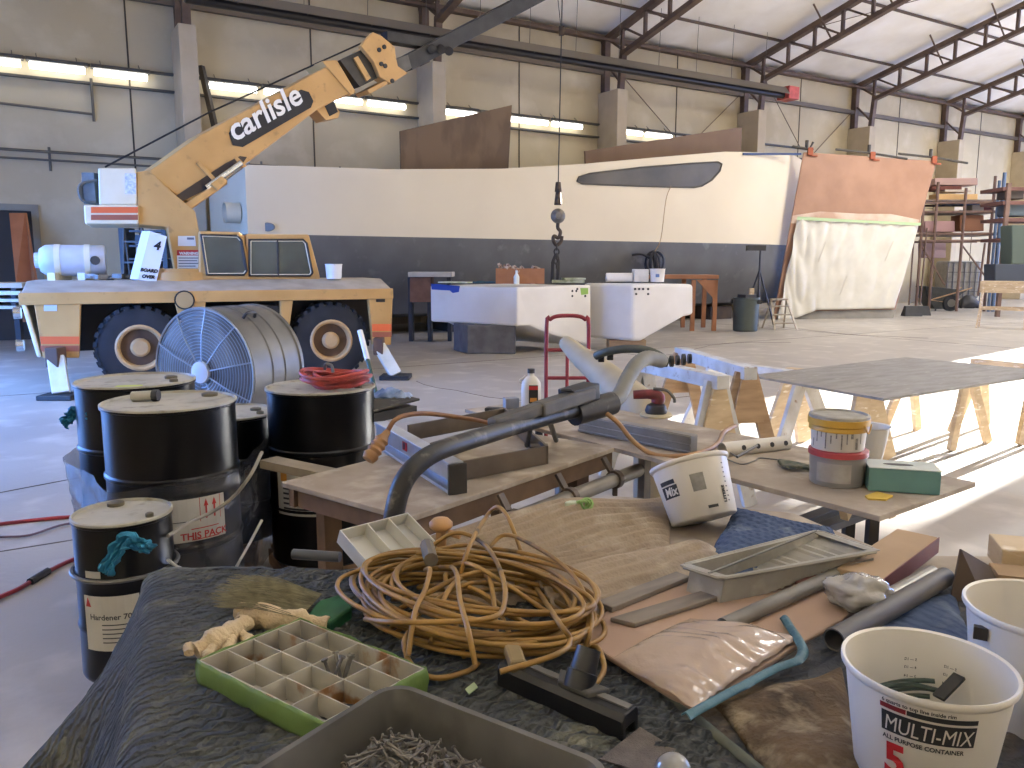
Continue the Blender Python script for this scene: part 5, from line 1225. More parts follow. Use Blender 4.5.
b.build('moving_quilt', m_qgrey, label='dark grey moving quilt under the white container and the pipes', cat='quilt', smooth=80)
def br_h(u, v, x, y): return -.008 + .026 * min(1, min(u, 1 - u) * 6, min(v, 1 - v) * 6) ** .5 + .014 * noise.noise(Vector((x * 9, y * 9, 1)))
b = MB(); b.grid(patch(Vector((.40, .86, zq)), Pq(872, 790), Pq(842, 668), Pq(715, 700), br_h), 70, 60)
b.build('felt_pad', m_qbr, label='matted brown felt pad lying left of the white lettered container', cat='pad', smooth=80, solid=.004)
def nv_h(u, v, x, y): return -.012 + .02 * min(1, min(u, 1 - u) * 6, min(v, 1 - v) * 6) ** .5 + .01 * noise.noise(Vector((x * 8, y * 8, 6)))
b = MB(); b.grid(patch(Pq(858, 650), Pq(985, 660), Pq(955, 592), Pq(880, 600), nv_h), 40, 40)
b.build('moving_quilt', m_qblue, label='small navy quilt corner under the grey pipes', cat='quilt', smooth=80, solid=.004)
# foam sheet with slats and clear bag
m_foam = mat('peach_foam', '#a98f7c', '#9d8371', rough=.8, scale=3, c3='#b59c89', s3=5)
m_slat = mat('grey_slat', '#837a70', '#6f675e', rough=.8, scale=5, stretch=(1, 6, 1))
zf = ZT + .022
b = MB(); b.prism([at_z(575, 640, zf), at_z(640, 590, zf), at_z(770, 575, zf), at_z(895, 592, zf), at_z(790, 655, zf), at_z(695, 716, zf)], UP * .012); b.build('foam_sheet', m_foam, label='flat peach foam sheet under the paint tray and clear bag', cat='foam', bevel=.004)
b = MB(); b.prism([at_z(597, 606, zf + .013), at_z(676, 576, zf + .013), at_z(690, 581, zf + .013), at_z(612, 613, zf + .013)], UP * .012); b.build('grey_lath', m_slat, label='thin grey slat on the foam sheet along the tan quilt edge', cat='slat', bevel=.002)
b = MB(); b.prism([at_z(610, 622, zf + .013), at_z(770, 574, zf + .013), at_z(782, 580, zf + .013), at_z(635, 628, zf + .013)], UP * .01); b.build('grey_lath', m_slat, label='broad grey slat on the foam sheet beside the cord coil', cat='slat', bevel=.002)
def bag_h(u, v, x, y): return .004 + .03 * (max(0, math.sin(PI * u) * math.sin(PI * v))) ** .5 + .014 * noise.noise(Vector((x * 8 + y * 4, y * 14, 1))) * math.sin(PI * u) + .005 * abs(math.sin((x * .6 + y) * 60 + 5 * noise.noise(Vector((x * 9, y * 9, 0))))) * u
m_bagp = mat('clear_bag_peach', '#b09b89', '#a58f7c', rough=.13, scale=5, spec=.7, coat=.6, bump=.25, bscale=35)
zb_ = zf + .012
bag = MB(); bag.grid(patch(at_z(612, 660, zb_), at_z(694, 712, zb_), at_z(800, 640, zb_), at_z(690, 620, zb_), bag_h), 70, 60)
bagp = bag.build('plastic_bag', m_bagp, label='shiny clear plastic bag over peach foam with a teal hem', cat='bag', smooth=80)
b = MB(); hem = [at_z(*p, zf + .02) for p in ((686, 718), (715, 702), (745, 686), (775, 670), (797, 662), (803, 652), (798, 640), (788, 625), (784, 618))]
hp_ = smooth_path(hem, 5)
def hemf(u, v):
    i = min(int(u * (len(hp_) - 1)), len(hp_) - 2); d = (hp_[i + 1] - hp_[i]).normalized(); s = Vector((-d.y, d.x, 0)); return hp_[i] + s * (v - .5) * .02 + UP * (.008 * math.sin(PI * v) + .002)
b.grid(hemf, 44, 8); b.build('hem', mat('teal_hem', '#4a7280', '#3c606e', rough=.5, scale=10, bump=.3, bscale=50), bagp, smooth=60, solid=.003)

# ---- paint tray
zt = ZT + .092
TA, TB, TC, TD = at_z(680, 566, zt), at_z(818, 531, zt), at_z(880, 551, zt), at_z(721, 579, zt)
m_tray = mat('tray_grey', '#a09d93', '#8d8a80', rough=.5, scale=7, c3='#b8b4a9', s3=12, lo3=.55, hi3=.72)
tr = thing('paint_tray', 'grey ribbed paint roller tray resting on the foam sheet', 'tray', (TA + TC) / 2 - UP * .1)
tq = lambda u, v, z=0: ((TA * (1 - u) + TB * u) * (1 - v) + (TD * (1 - u) + TC * u) * v) + UP * z
dep = lambda u: -.064 if u < .22 else lerp(-.064, -.01, (u - .22) / .78)
def traypt(u, v):
    U = (u - .06) / .88; V = (v - .06) / .88; ins = 0 <= U <= 1 and 0 <= V <= 1
    return tq(min(1, max(0, lerp(.02, .98, U) if ins else u)), v, (dep(U) + (.003 * math.sin(u * 150) * (u > .3)) if ins else 0))
b = MB(); b.grid(traypt, 66, 34); b.build('pan', m_tray, tr, smooth=30, solid=.003)
b = MB(); rim = [tq(0, 0), tq(1, 0), tq(1, 1), tq(0, 1)]
b.tube([rim[0].lerp(rim[1], .03), rim[0].lerp(rim[1], .97), rim[1].lerp(rim[2], .1), rim[1].lerp(rim[2], .9), rim[2].lerp(rim[3], .03), rim[2].lerp(rim[3], .97), rim[3].lerp(rim[0], .1), rim[3].lerp(rim[0], .9)], .0045, 6, closed=True); b.build('rim', m_tray, tr, smooth=50)
b = MB(); b.tube([tq(.0, .7, .003), tq(.97, .03, .004)], .003, 5); b.build('wire', m_galv, tr)
b = MB(); b.prism([tq(.6, .97, -.03), tq(.97, .97, -.016), tq(.97, 1, -.07), tq(.6, 1, -.07)], (tq(0, 1) - tq(0, .97)) * .2)
b.prism([tq(.85, .1, -.02), tq(.85, .9, -.02), tq(.85, .9, -.07), tq(.85, .1, -.07)], (tq(.9, 0) - tq(.85, 0)) * .1); b.build('foot', m_tray, tr, split=True)
# ---- pipes and beam on the right
zp = ZT + .05
def pipe(name, label, p, q, r, m_, wall=.004, cat='pipe', seg=20):
    p, q = Vector(p), Vector(q); x, y, d = frame(q - p); L = (q - p).length
    T = Matrix(((x.x, y.x, d.x, p.x), (x.y, y.y, d.y, p.y), (x.z, y.z, d.z, p.z), (0, 0, 0, 1)))
    b = MB(); b.lathe([(r - wall, .0), (r, 0), (r, L), (r - wall, L), (r - wall, 0)], T, seg); b.f = [f for f in b.f if len(f) == 4]; b.m = b.m[:len(b.f)]
    return b.build(name, m_, label=label, cat=cat, smooth=40)
pipe('conduit_pipe', 'long grey conduit pipe lying against the front of the paint tray', at_z(723, 626, zp), at_z(893, 549, zp), .016, mat('pipe_grey', '#77746d', '#656159', rough=.55, scale=10), .003)
pipe('black_pipe', 'dark grey open ended pipe lying behind the white lettered container', at_z(834, 640, zp + .004), at_z(945, 577, zp + .004), .022, mat('pipe_dark', '#4b4845', '#5b5650', rough=.5, scale=9), .003)
pipe('steel_tube', 'short metal tube lying behind the dark open pipe', at_z(886, 600, zp), at_z(932, 574, zp), .02, mat('tube_metal', '#85827a', '#6f6b63', rough=.35, metal=.6, scale=8), .003)
c0, c1_ = at_z(858, 582, ZT + .05), at_z(917, 540, ZT + .05)
b = MB(); b.bar(c0, c1_, .1, .04); t = b.build('timber_beam', mat('beam_tan', '#ad9272', '#9d8364', rough=.75, scale=4), label='tan timber beam with a red painted side lying right of the paint tray', cat='beam', bevel=.004)
dd = (c1_ - c0).normalized(); nn = dd.cross(UP); b = MB(); b.prism([c0 + nn * .0505 - UP * .02, c1_ + nn * .0505 - UP * .02, c1_ + nn * .0505 + UP * .02, c0 + nn * .0505 + UP * .02], nn * .002); b.build('painted_side', mat('beam_red', '#713c38', '#62312e', rough=.6, scale=6), t)
b = MB(); b.bar(at_z(800, 590, zp - .01), at_z(886, 550, zp - .01), .03, .03); b.build('red_strip', mat('strip_red', '#6f3d37', '#5b4d45', rough=.7, scale=5), label='reddish strip lying between the paint tray and the timber beam', cat='strip', bevel=.003)
# crumpled clear bag
def bagball(p0, r):
    def f(u, v):
        a, e = u * 2 * PI, v * PI; d = Vector((math.cos(a) * math.sin(e), math.sin(a) * math.sin(e), -math.cos(e)))
        k = 1 + .3 * noise.noise(d * 1.8 + Vector((3, 1, 0))) + .09 * noise.noise(d * 5)
        p = Vector((d.x * 1.35, d.y * 1.0, d.z * .75)) * r * k; p.z = max(p.z, -r * .7); return p0 + p
    return f
b = MB(); b.grid(bagball(at_z(858, 592, ZT + .07), .05), 48, 30); b.build('crumpled_bag', mat('clear_plastic', '#b5b0a6', '#8d8981', alpha=.8, rough=.12, scale=9, spec=.9, coat=.8, bump=.6, bscale=30), label='crumpled clear plastic bag between the two grey pipes', cat='bag', smooth=60)
# black rails of a low stand
t = thing('rail_stand', 'low stand with two flat black rails reaching under the table with pails', 'stand', at_z(840, 640, 0))
b = MB(); ZR = .62
rr_ = [(at_z(772, 533, ZR), at_z(862, 499, ZR)), (at_z(806, 534, ZR), at_z(884, 506, ZR))]
for p, q in rr_: b.bar(p, q, .055, .03)
b.build('rail', m_dark, t, split=True, bevel=.004)
b = MB()
for p, q in rr_:
    for f in (.2, .85): c = p.lerp(q, f); b.box((c.x, c.y, (ZR - .015) / 2), (.04, .04, ZR - .016))
b.build('leg', m_dark, t, split=True)
# ---- white containers
m_pail = mat('pail_white', '#e4e0d6', '#d9d4c8', rough=.4, scale=3, c3='#b7b0a2', s3=5, lo3=.62, hi3=.8)
m_ink2 = mat('print_black', '#2a2a2c', rough=.5); m_red2 = mat('print_red', '#b3262b', rough=.5); m_maroon = mat('print_maroon', '#7c2228', rough=.5)
def pail(name, label, c, r, h, rot=0, tilt=None, rb=.8, cat='bucket', m_=None):
    t = thing(name, label, cat, c)
    if tilt: t.rotation_euler = tilt
    b = MB(); w = .0025
    b.lathe([(r * rb - .004, 0), (r * rb, .004), (r * .97, h - .0145), (r * .97, h - .014), (r * 1.0, h - .013), (r * 1.03, h - .008), (r * 1.03, h - .002), (r * 1.02, h), (r * .98, h - .002), (r * .96, h - .02), (r * rb - w, .006), (.001, .005)], None, 64)
    b.build('body', m_ or m_pail, t, smooth=50, local=True); return t
cb = at_z(928, 665, ZT + .205); RB_, HB = .108, .195
cbase = Vector((cb.x, cb.y, ZT + .014))
tb = pail('mixing_container', 'white mixing container lettered MULTI-MIX with a big red 5 on the near quilt', cbase, RB_, HB, rb=.75)
rad = lambda z: lerp(RB_ * .75, RB_ * .97, min(1, z / (HB - .0145))) + .0012
av = math.atan2(-cb.y, -cb.x)
def pw(a0, z0, k=0): return lambda x, y: Vector((math.cos(a0 + x / RB_) * (rad(z0 + y) + k), math.sin(a0 + x / RB_) * (rad(z0 + y) + k), z0 + y))
def prct(b, a0, a1, z0, z1, k=0, n=48): b.grid(lambda u, v: Vector((math.cos(lerp(a0, a1, u)) * (rad(lerp(z0, z1, v)) + k), math.sin(lerp(a0, a1, u)) * (rad(lerp(z0, z1, v)) + k), lerp(z0, z1, v))), n, 2)
a0 = av - .52; a1 = av + .62
b = MB(); prct(b, a0 + .33, a1, .164, .171); prct(b, a0 + .02, a1, .131, .1605); b.cur = 1
gw = glyphs('MULTI-MIX', 1.0, .0, .12)[0]; gs = .112 / (max(v[0] for v in gw) - min(v[0] for v in gw)); gp = pw((a0 + a1) / 2 + .01, .1345, .0012)
b.text('MULTI-MIX', 1.0, lambda x, y: gp(x * gs, y * .031), .0, .12); b.cur = 0
b.text('ALL PURPOSE CONTAINER', .0088, pw((a0 + a1) / 2 - .04, .1205, .0008), .00025); b.text('6 quarts to top line inside rim', .0075, pw((a0 + a1) / 2 - .12, .1735, .0008), .0002)
b.cur = 2; prct(b, a0, a0 + .32, .164, .171)
b.cur = 3; b.text('5', .064, pw(a0 + .2, .070, .0008), .0022); b.text('QUART', .017, pw(a0 + .27, .05, .0008), .001)
b.build('printing', [m_ink2, m_pail, m_maroon, m_red2], tb, local=True)
b = MB(); b.lathe([(rad(.04) - .006, .04), (.001, .041)], None, 40); b.build('residue', mat('residue', '#cfcac0', '#b3aea2', rough=.5, scale=20), tb, local=True)
b = MB()
for k, z in enumerate((.15, .138, .125)):
    for x_ in (0, .35): b.text('%d --- 1/%d' % (5 - k, 2 + k), .006, (lambda x, y, zz=z, xx=x_: Vector((math.cos(av + PI + .25 - xx * 1.6 + x / RB_) * (rad(zz) - .007), math.sin(av + PI + .25 - xx * 1.6 + x / RB_) * (rad(zz) - .007), zz + y))), .0001)
b.build('scale_marks', m_ink2, tb, local=True)
# green hose and buckle in the container
t = thing('green_strap', 'green cord with a black buckle lying inside the lettered container', 'strap', cbase + UP * .05)
b = MB()
for k in range(3):
    pts = [cbase + Vector((.085 * math.cos(a) * (1 - .06 * k), .07 * math.sin(a), .128 - .012 * k + .012 * math.cos(a))) for a in [(.25 + .5 * i / 16) * 2 * PI * .9 - .4 for i in range(17)]]
    b.tube(pts, .0035, 6)
b.tube(smooth_path([cbase + Vector((-.06, .02, .05)), cbase + Vector((-.07, .03, .09)), cbase + Vector((-.05, .045, .125)), cbase + Vector((0, .055, .132)), cbase + Vector((.05, .04, .128))], 5), .004, 6)
b.build('cord', mat('cord_green', '#3d4f45', '#2e3c36', rough=.5, scale=20), t, smooth=60)
b = MB(); b.bar(cbase + Vector((.035, .03, .125)), cbase + Vector((.075, .05, .148)), .018, .005); b.build('buckle', mat('buckle_black', '#2c2b28', rough=.4, metal=.3), t, bevel=.001)
c2 = at_z(1046, 612, ZT + .2); c2b = Vector((c2.x, c2.y, ZT + .014))
t = pail('plastic_bucket', 'plain white plastic bucket cut by the right frame edge behind the lettered container', c2b, .115, .195)
b = MB(); b.lathe([(.094, .1), (.001, .101)], None, 40); b.build('contents', mat('dried_mix', '#b5ad9e', '#a59c8c', rough=.7, scale=20), t, local=True)
b = MB(); b.box((math.cos(av - .9) * .115, math.sin(av - .9) * .115, .16), (.012, .02, .02), RY(av)); b.build('ear', m_ink2, t, local=True)
# tilted bucket on the tan quilt
ct = at_z(705, 533, ZT + .03); YT_ = ct.y
dpx = 1.0 / 800 * (ct.y)
t = pail('mixing_bucket', 'white mixing bucket leaning forward on the blue quilt, lettered Mix at its side', Vector((ct.x + .022, ct.y + .1, ZT + .035)), .112, .17, tilt=(math.radians(-26), math.radians(-13), 0), rb=.84)
rad2 = lambda z: lerp(.112 * .84, .112 * .97, min(1, z / .1555)) + .0012
def pw2(a0, z0, k=0, rot=False): return lambda x, y: (lambda X, Y: Vector((math.cos(a0 + X / .12) * (rad2(z0 + Y) + k), math.sin(a0 + X / .12) * (rad2(z0 + Y) + k), z0 + Y)))(*((-y, x) if rot else (x, y)))
def prct2(b, a0, a1, z0, z1, k=0, n=24): b.grid(lambda u, v: Vector((math.cos(lerp(a0, a1, u)) * (rad2(lerp(z0, z1, v)) + k), math.sin(lerp(a0, a1, u)) * (rad2(lerp(z0, z1, v)) + k), lerp(z0, z1, v))), n, 2)
av2 = -PI / 2 - .25
b = MB(); prct2(b, av2 - .95, av2 - .42, .108, .12); prct2(b, av2 - .95, av2 - .38, .07, .104); b.cur = 1; b.text('Mix', .034, pw2(av2 - .62, .076, .0012), .001, .12)
MIXP = [m_ink2, m_pail]; b.build('printing', MIXP, t, local=True); b = MB(); prct2(b, av2 + .02, av2 + .38, .07, .118); b.build('barcode_block', mat('print_grey', '#77756f', '#8d8b85', rough=.6, scale=60), t, local=True); b = MB(); b.text('LITERS', .016, pw2(av2 + .92, .05, .0008, True), .0012)
for k in range(9): prct2(b, av2 + 1.0, av2 + 1.06, .03 + k * .013, .033 + k * .013, 0, 2)
b.build('scale_marks', m_ink2, t, local=True); b = MB(); prct2(b, av2 + .3, av2 + .6, .018, .026); b.build('base_mark', m_ink2, t, local=True)
# ---- pails on the long table
q = at_z(848, 490, Z1); q = Vector((q.x, q.y + .105, Z1))
rp = .1
t = thing('pail', 'clear grey pail with red rim, lower of the two stacked pails', 'pail', q)
b = MB(); b.lathe([(rp * .9, 0), (rp * .94, .004), (rp, .115), (rp * .97, .118), (.001, .118)], None, 40); b.build('body', mat('pail_grey', '#8e8d8e', '#807f80', rough=.35, scale=4), t, smooth=40, local=True)
b = MB(); b.lathe([(rp * 1.0, .108), (rp * 1.05, .11), (rp * 1.05, .128), (rp * .98, .132), (.001, .132)], None, 40); b.build('lid', mat('lid_red', '#a8434a', '#963a41', rough=.45, scale=5), t, smooth=40, local=True)
aq = math.atan2(-q.y, -q.x)
b = MB(); b.grid(lambda u, v: Vector((math.cos(aq + lerp(-.75, .5, u)) * (rp * .985 + .002), math.sin(aq + lerp(-.75, .5, u)) * (rp * .985 + .002), lerp(.02, .09, v))), 10, 1); b.build('label_patch', mat('pail_label', '#a7a3a0', '#97938f', rough=.6, scale=20), t, local=True)
q2 = q + UP * .132 + Vector((-.004, .0, 0)); rp = .097
t = thing('pail', 'white printed pail with yellow lid stacked on the red rimmed pail', 'pail', q2)
b = MB(); b.lathe([(rp * .92, 0), (rp * .95, .003), (rp, .085), (.001, .085)], None, 40); b.build('body', mat('pail_print', '#d9d6d0', '#c8c4bd', rough=.4, scale=4), t, smooth=40, local=True)
b = MB()
for k in range(11):
    a = aq - 1.0 + .19 * k; z0 = .012 + .02 * (k % 3); h_ = .03 + .012 * (k % 4)
    b.grid(lambda u, v: Vector((math.cos(a + (u - .5) * (.11 if k in (8, 9) else .05)) * (rp * .985 + .0015), math.sin(a + (u - .5) * (.11 if k in (8, 9) else .05)) * (rp * .985 + .0015), lerp(z0, min(.078, z0 + h_), v))), 3, 1)
b.build('print_block', mat('pail_ink', '#6b6a68', '#8d8b88', rough=.6, scale=90, lo=.45, hi=.55), t, local=True)
m_yl = mat('lid_yellow', '#c99f3c', '#b98f31', rough=.45, scale=5)
b = MB(); b.lathe([(rp * 1.0, .07), (rp * 1.07, .072), (rp * 1.07, .086), (rp * 1.04, .09), (rp * 1.12, .093), (rp * 1.12, .115), (rp * 1.05, .118)], None, 40); b.build('lid', m_yl, t, smooth=40, local=True)
b = MB(); b.lathe([(rp * 1.09, .115), (rp * 1.09, .126), (rp * 1.0, .13), (rp * .97, .122), (.001, .122)], None, 40); b.build('lid_top', mat('lid_grey', '#a9a599', '#8f8b80', rough=.6, scale=18), t, smooth=40, local=True)
b = MB(); b.tube([(math.cos(aq + .9 + .5 * i / 8) * rp * 1.14, math.sin(aq + .9 + .5 * i / 8) * rp * 1.14, .1 - .03 * math.sin(PI * i / 8)) for i in range(9)], .003, 5); b.build('bail', m_yl, t, local=True)
q3 = at_z(872, 463, Z1); q3 = Vector((q3.x, q3.y + .06, Z1)); t = thing('measuring_cup', 'clear measuring cup with marked sides standing right behind the stacked pails', 'cup', q3)
b = MB(); b.lathe([(.062, 0), (.085, .14), (.092, .145), (.083, .143), (.06, .004), (.001, .004)], None, 28); b.build('body', mat('cup_clear', '#d8d6d0', '#cbc8c2', rough=.25, scale=5), t, smooth=40, local=True)
b = MB()
for k in range(6): a = math.atan2(-q3.y, -q3.x) - .3; z = .03 + k * .016; r_ = lerp(.062, .085, z / .14) + .0012; b.grid(lambda u, v: Vector((math.cos(a + (u - .5) * .5) * r_, math.sin(a + (u - .5) * .5) * r_, z + .003 * v)), 4, 1)
b.build('scale_mark', m_ink, t, local=True)
# teal box
e0, e1, e2 = at_z(868, 491, Z1), at_z(940, 496, Z1), None
ed = (e1 - e0).normalized(); en = Vector((-ed.y, ed.x, 0)); Lb = (e1 - e0).length
t = thing('tissue_box', 'teal tissue box with a dark slot on top beside the stacked pails', 'box', e0 + ed * Lb / 2)
b = MB(); quadbox(b, e0, ed * Lb, en * .13, Z1 + .001, Z1 + .085); b.build('body', mat('teal_card', '#67918f', '#5a8382', rough=.6, scale=4), t, bevel=.004)
b = MB(); quadbox(b, e0 - ed * .001 - en * .001, ed * (Lb + .002), en * .132, Z1 + .0855, Z1 + .088); b.build('lid', mat('box_top', '#c9d0ca', '#bac3bd', rough=.6, scale=6), t)
b = MB(); c = e0 + ed * Lb * .45 + en * .065; b.lathe([(1, 0), (1, .001), (.001, .0011)], Matrix.Translation(Vector((c.x, c.y, Z1 + .0885))) @ Matrix.Rotation(math.atan2(ed.y, ed.x), 4, 'Z') @ Matrix.Diagonal((.05, .014, 1, 1)), 20); b.build('slot', m_dark, t)
b = MB(); b.prism([at_z(865, 497, Z1), at_z(877, 493, Z1), at_z(893, 497, Z1), at_z(886, 501, Z1), at_z(868, 500, Z1)], UP * .006); b.build('sponge', mat('sponge_yellow', '#d3b452', '#c4a544', rough=.9, scale=20), label='thin yellow sponge in front of the teal box', cat='sponge')
b = MB(); b.grid(lambda u, v: (lambda p: p + UP * (.012 + .02 * abs(noise.noise(Vector((u * 6, v * 5, 2)))) * math.sin(PI * u)))(at_z(893, 470, Z1) + (at_z(935, 462, Z1) - at_z(893, 470, Z1)) * u + Q2d * (v * .12 + .06)), 20, 10); b.build('clear_wrap', mat('clear_wrap', '#cdc8c0', '#b5b0a8', rough=.15, scale=12, bump=.5, bscale=40), label='wad of clear wrap lying behind the teal box', cat='wrap', smooth=40, solid=.002)
b = MB()
for k in range(5):
    b.tube(smooth_path([at_z(779 + k, 461 + k * 1.2, Z1 + .012), at_z(792, 463 + k, Z1 + .02), at_z(806, 466 + (k % 2) * 2, Z1 + .014), at_z(814, 468 + k * .6, Z1 + .01)], 4), .009, 5)
b.build('cable_bundle', mat('bundle_green', '#3e4a40', '#6c6a58', rough=.7, scale=30), label='small dark green cable bundle left of the stacked pails', cat='cable', smooth=60)
# perforated tube with hook wire
pa, pb = at_z(722, 450, Z1 + .025), at_z(787, 443, Z1 + .025); pd_ = (pb - pa).normalized()
m_pvc = mat('pvc_white', '#d6d2c8', '#c3beb2', rough=.45, scale=6)
tp = pipe('perforated_tube', 'white perforated tube with dark holes lying on the long table', pa, pb, .032, m_pvc, .003)
b = MB()
vdir = (CAM - pa).normalized(); vdir = (vdir - pd_ * vdir.dot(pd_)).normalized()
for k in range(4): c = pa + pd_ * (.09 + k * .075); b.tube([c + vdir * .030, c + vdir * .0332], .011, 12)
b.build('hole', m_dark, tp, split=True)
b = MB(); b.tube([at_z(737, 457, Z1 + .03), at_z(757, 445.5, Z1 + .055)], .006, 8); b.tube(smooth_path([at_z(737, 457, Z1 + .03), at_z(728, 452, Z1 + .012), at_z(722, 456, Z1 + .008), at_z(740, 464, Z1 + .006), at_z(754, 461, Z1 + .006), at_z(760, 458, Z1 + .006), at_z(780, 460, Z1 + .008)], 5), .003, 5)
b.build('roller_frame', m_galv, label='small wire roller frame lying in front of the perforated tube', cat='roller', smooth=50)
# aluminium extrusion
ea, eb = at_z(582, 425, Z1 + .03), at_z(694, 447, Z1 + .03); eb2 = eb
d_ = (eb - ea).normalized(); n_ = Vector((-d_.y, d_.x, 0)); 
b = MB()
b.bar(ea + UP * .012, eb + UP * .012, .05, .08)
for zz in (-.02, .01, .045): b.bar(ea - n_ * .028 + UP * zz, eb - n_ * .028 + UP * zz, .008, .008)
b.build('aluminium_extrusion', mat('extrusion_alu', '#96948f', '#82807b', rough=.45, metal=.3, scale=6), label='long grooved aluminium extrusion lying where the two plywood tables meet', cat='profile', bevel=.002)
ea, eb = ea + n_ * .09 - UP * .008, eb + n_ * .09 - d_ * .25 - UP * .008
b = MB(); b.bar(ea, eb, .06, .04); b.build('timber_offcut', mat('offcut', '#a79a87', '#94876f', rough=.8, scale=6), label='short grey timber offcut behind the aluminium extrusion', cat='timber', bevel=.003)
# sander
q = at_z(656, 416, Z1); t = thing('orbital_sander', 'red and black orbital sander resting on its pale pad', 'sander', q)
b = MB(); b.lathe([(.085, .0), (.088, .008), (.08, .016), (.001, .016)], Matrix.Translation(q), 24); b.build('pad', mat('pad_pale', '#c5b896', rough=.8), t)
b = MB(); b.lathe([(.055, .016), (.06, .03), (.05, .06), (.03, .07), (.001, .07)], Matrix.Translation(q), 20); b.build('skirt', m_dark, t, smooth=40)
b = MB(); b.tube(smooth_path([q + Vector((0, 0, .065)), q + Vector((.01, .0, .1)), q + Vector((-.03, .0, .118)), q + Vector((-.12, .02, .112))], 4), [.03, .034, .036, .036, .036, .034, .032, .03, .028, .026, .026, .025, .024], 12); b.build('body', mat('sander_red', '#8d2f35', '#5b2a2c', rough=.4, scale=14), t, smooth=50)
b = MB(); b.tube(smooth_path([q + Vector((-.02, -.01, .15)), q + Vector((.05, -.01, .14)), q + Vector((.09, -.01, .1)), q + Vector((.095, -.01, .075))], 4), .009, 6); b.build('lever', m_galv, t, smooth=40)
# tan cord swinging between the tables
b = MB(); b.tube(smooth_path([at_y(582, 407, 3.45), at_y(600, 410, 3.45), at_y(617, 422, 3.4), at_y(633, 441, 3.37), at_y(655, 455, 3.32), at_z(690, 455, Z1 + .012), at_z(716, 445, Z1 + .01), at_z(724, 432, Z1 + .01), at_z(735, 426, Z1 + .01)], 6), .011, 8)
b.build('tan_hose', mat('tan_hose', '#a17b52', '#8a6847', rough=.5, scale=10), label='tan air hose sagging from the pole tool onto the long table', cat='hose', smooth=60)
# gray vacuum hose arm
m_arm = mat('arm_black', '#1e1d1c', '#2a2826', rough=.42, scale=5, c3='#6a665f', s3=18, lo3=.58, hi3=.75)
t = thing('pole_tool', 'long black bent pole tool with a grip resting across the plywood table', 'tool', at_z(560, 430, Z1))
cen = [at_y(391, 545, 2.44), at_y(395, 510, 2.46), at_y(403, 483, 2.49), at_y(418, 464, 2.54), at_y(441, 450, 2.63), at_y(490, 434, 2.88), at_y(545, 418, 3.2), at_y(600, 404, 3.5)]
b = MB(); sp = smooth_path(cen, 6); b.tube(sp, .033, 14); b.build('pole', m_arm, t, smooth=50)
b = MB(); wn = Vector((.0, -1, 0))
for k in range(9):
    f = lerp(.56, .68, k / 8); p = sp[int(f * (len(sp) - 1))].lerp(sp[int(f * (len(sp) - 1)) + 1], (f * (len(sp) - 1)) % 1); b.box(p + Vector((-.004, -.0345, .012)), (.016 if k % 3 else .01, .004, .009 + .004 * (k % 2)), RY(.5))
b.build('lettering', mat('arm_letter', '#cfccc4', rough=.6), t)
b = MB(); b.bar(at_y(492, 425, 2.95), at_y(540, 408, 3.15), .06, .05); b.bar(at_y(537, 410, 3.13), at_y(590, 393, 3.42), .07, .06); b.build('grip', mat('grip_grey', '#45433f', '#57534d', rough=.6, scale=12), t, bevel=.012)
b = MB(); b.bar(at_y(566, 398, 3.32), at_y(592, 390, 3.45), .09, .07); b.box(at_y(566, 390, 3.3), (.05, .04, .012)); b.build('switch_box', m_dark, t, bevel=.012)
b = MB(); b.tube([at_y(574, 414, 3.36), at_y(612, 403, 3.52)], .052, 16); b.build('coupling', m_arm, t, smooth=40)
b = MB(); b.tube([at_y(531, 424, 3.1), at_z(527, 445, Z1 + .01)], .012, 8); b.tube([at_y(549, 420, 3.2), at_z(556, 440, Z1 + .01)], .012, 8); b.build('prop', m_arm, t, split=True)
m_vh = mat('vacuum_hose', '#7c7a70', '#6c6a61', rough=.6, scale=6)
b = MB(); P = smooth_path([at_y(606, 406, 3.5), at_y(619, 396, 3.6), at_y(628, 378, 3.75), at_y(637, 364, 3.85), at_y(648, 358, 3.95), at_y(662, 361, 4.05)], 10); b.tube(P, [.036 + .002 * (i % 2) for i in range(len(P))], 14); b.build('vacuum_hose', m_vh, t, smooth=60)
b = MB(); P = smooth_path([at_y(596, 356, 4.25), at_y(606, 352, 4.2), at_y(625, 349, 4.15), at_y(645, 350, 4.1), at_y(660, 356, 4.08), at_y(668, 364, 4.06)], 8); b.tube(P, .022, 10); b.build('control_tube', mat('tube_olive', '#4c5148', '#3c403a', rough=.5, scale=7), t, smooth=60)
b = MB()
for k in range(5): a = at_y(664 + k * 6, 362 - k * .8, 4.05 + k * .02); b.tube([a, a + Vector((.016, 0, 0))], .03 if k % 2 else .026, 12)
b.build('swivel_ring', m_dark, t, split=True)
b = MB(); b.box(at_y(601, 359, 4.25), (.03, .04, .03)); b.box(at_y(610, 357, 4.22), (.03, .04, .03)); b.build('clip', m_dark, t, split=True)
# beige duct tube behind
b = MB(); P = smooth_path([at_y(566, 343, 5.4), at_y(580, 356, 5.2), at_y(600, 372, 5.0), at_y(622, 392, 4.8), at_y(645, 415, 4.6), at_y(655, 445, 4.55)], 6); P[-1].z = .02; b.tube(P, [lerp(.05, .115, min(1, i / 20)) for i in range(len(P))], 20); b.build('duct_tube', mat('duct_beige', '#b5a98f', '#a69a81', rough=.6, scale=4), label='fat beige duct tube widening down behind the pole tool', cat='duct', smooth=60)
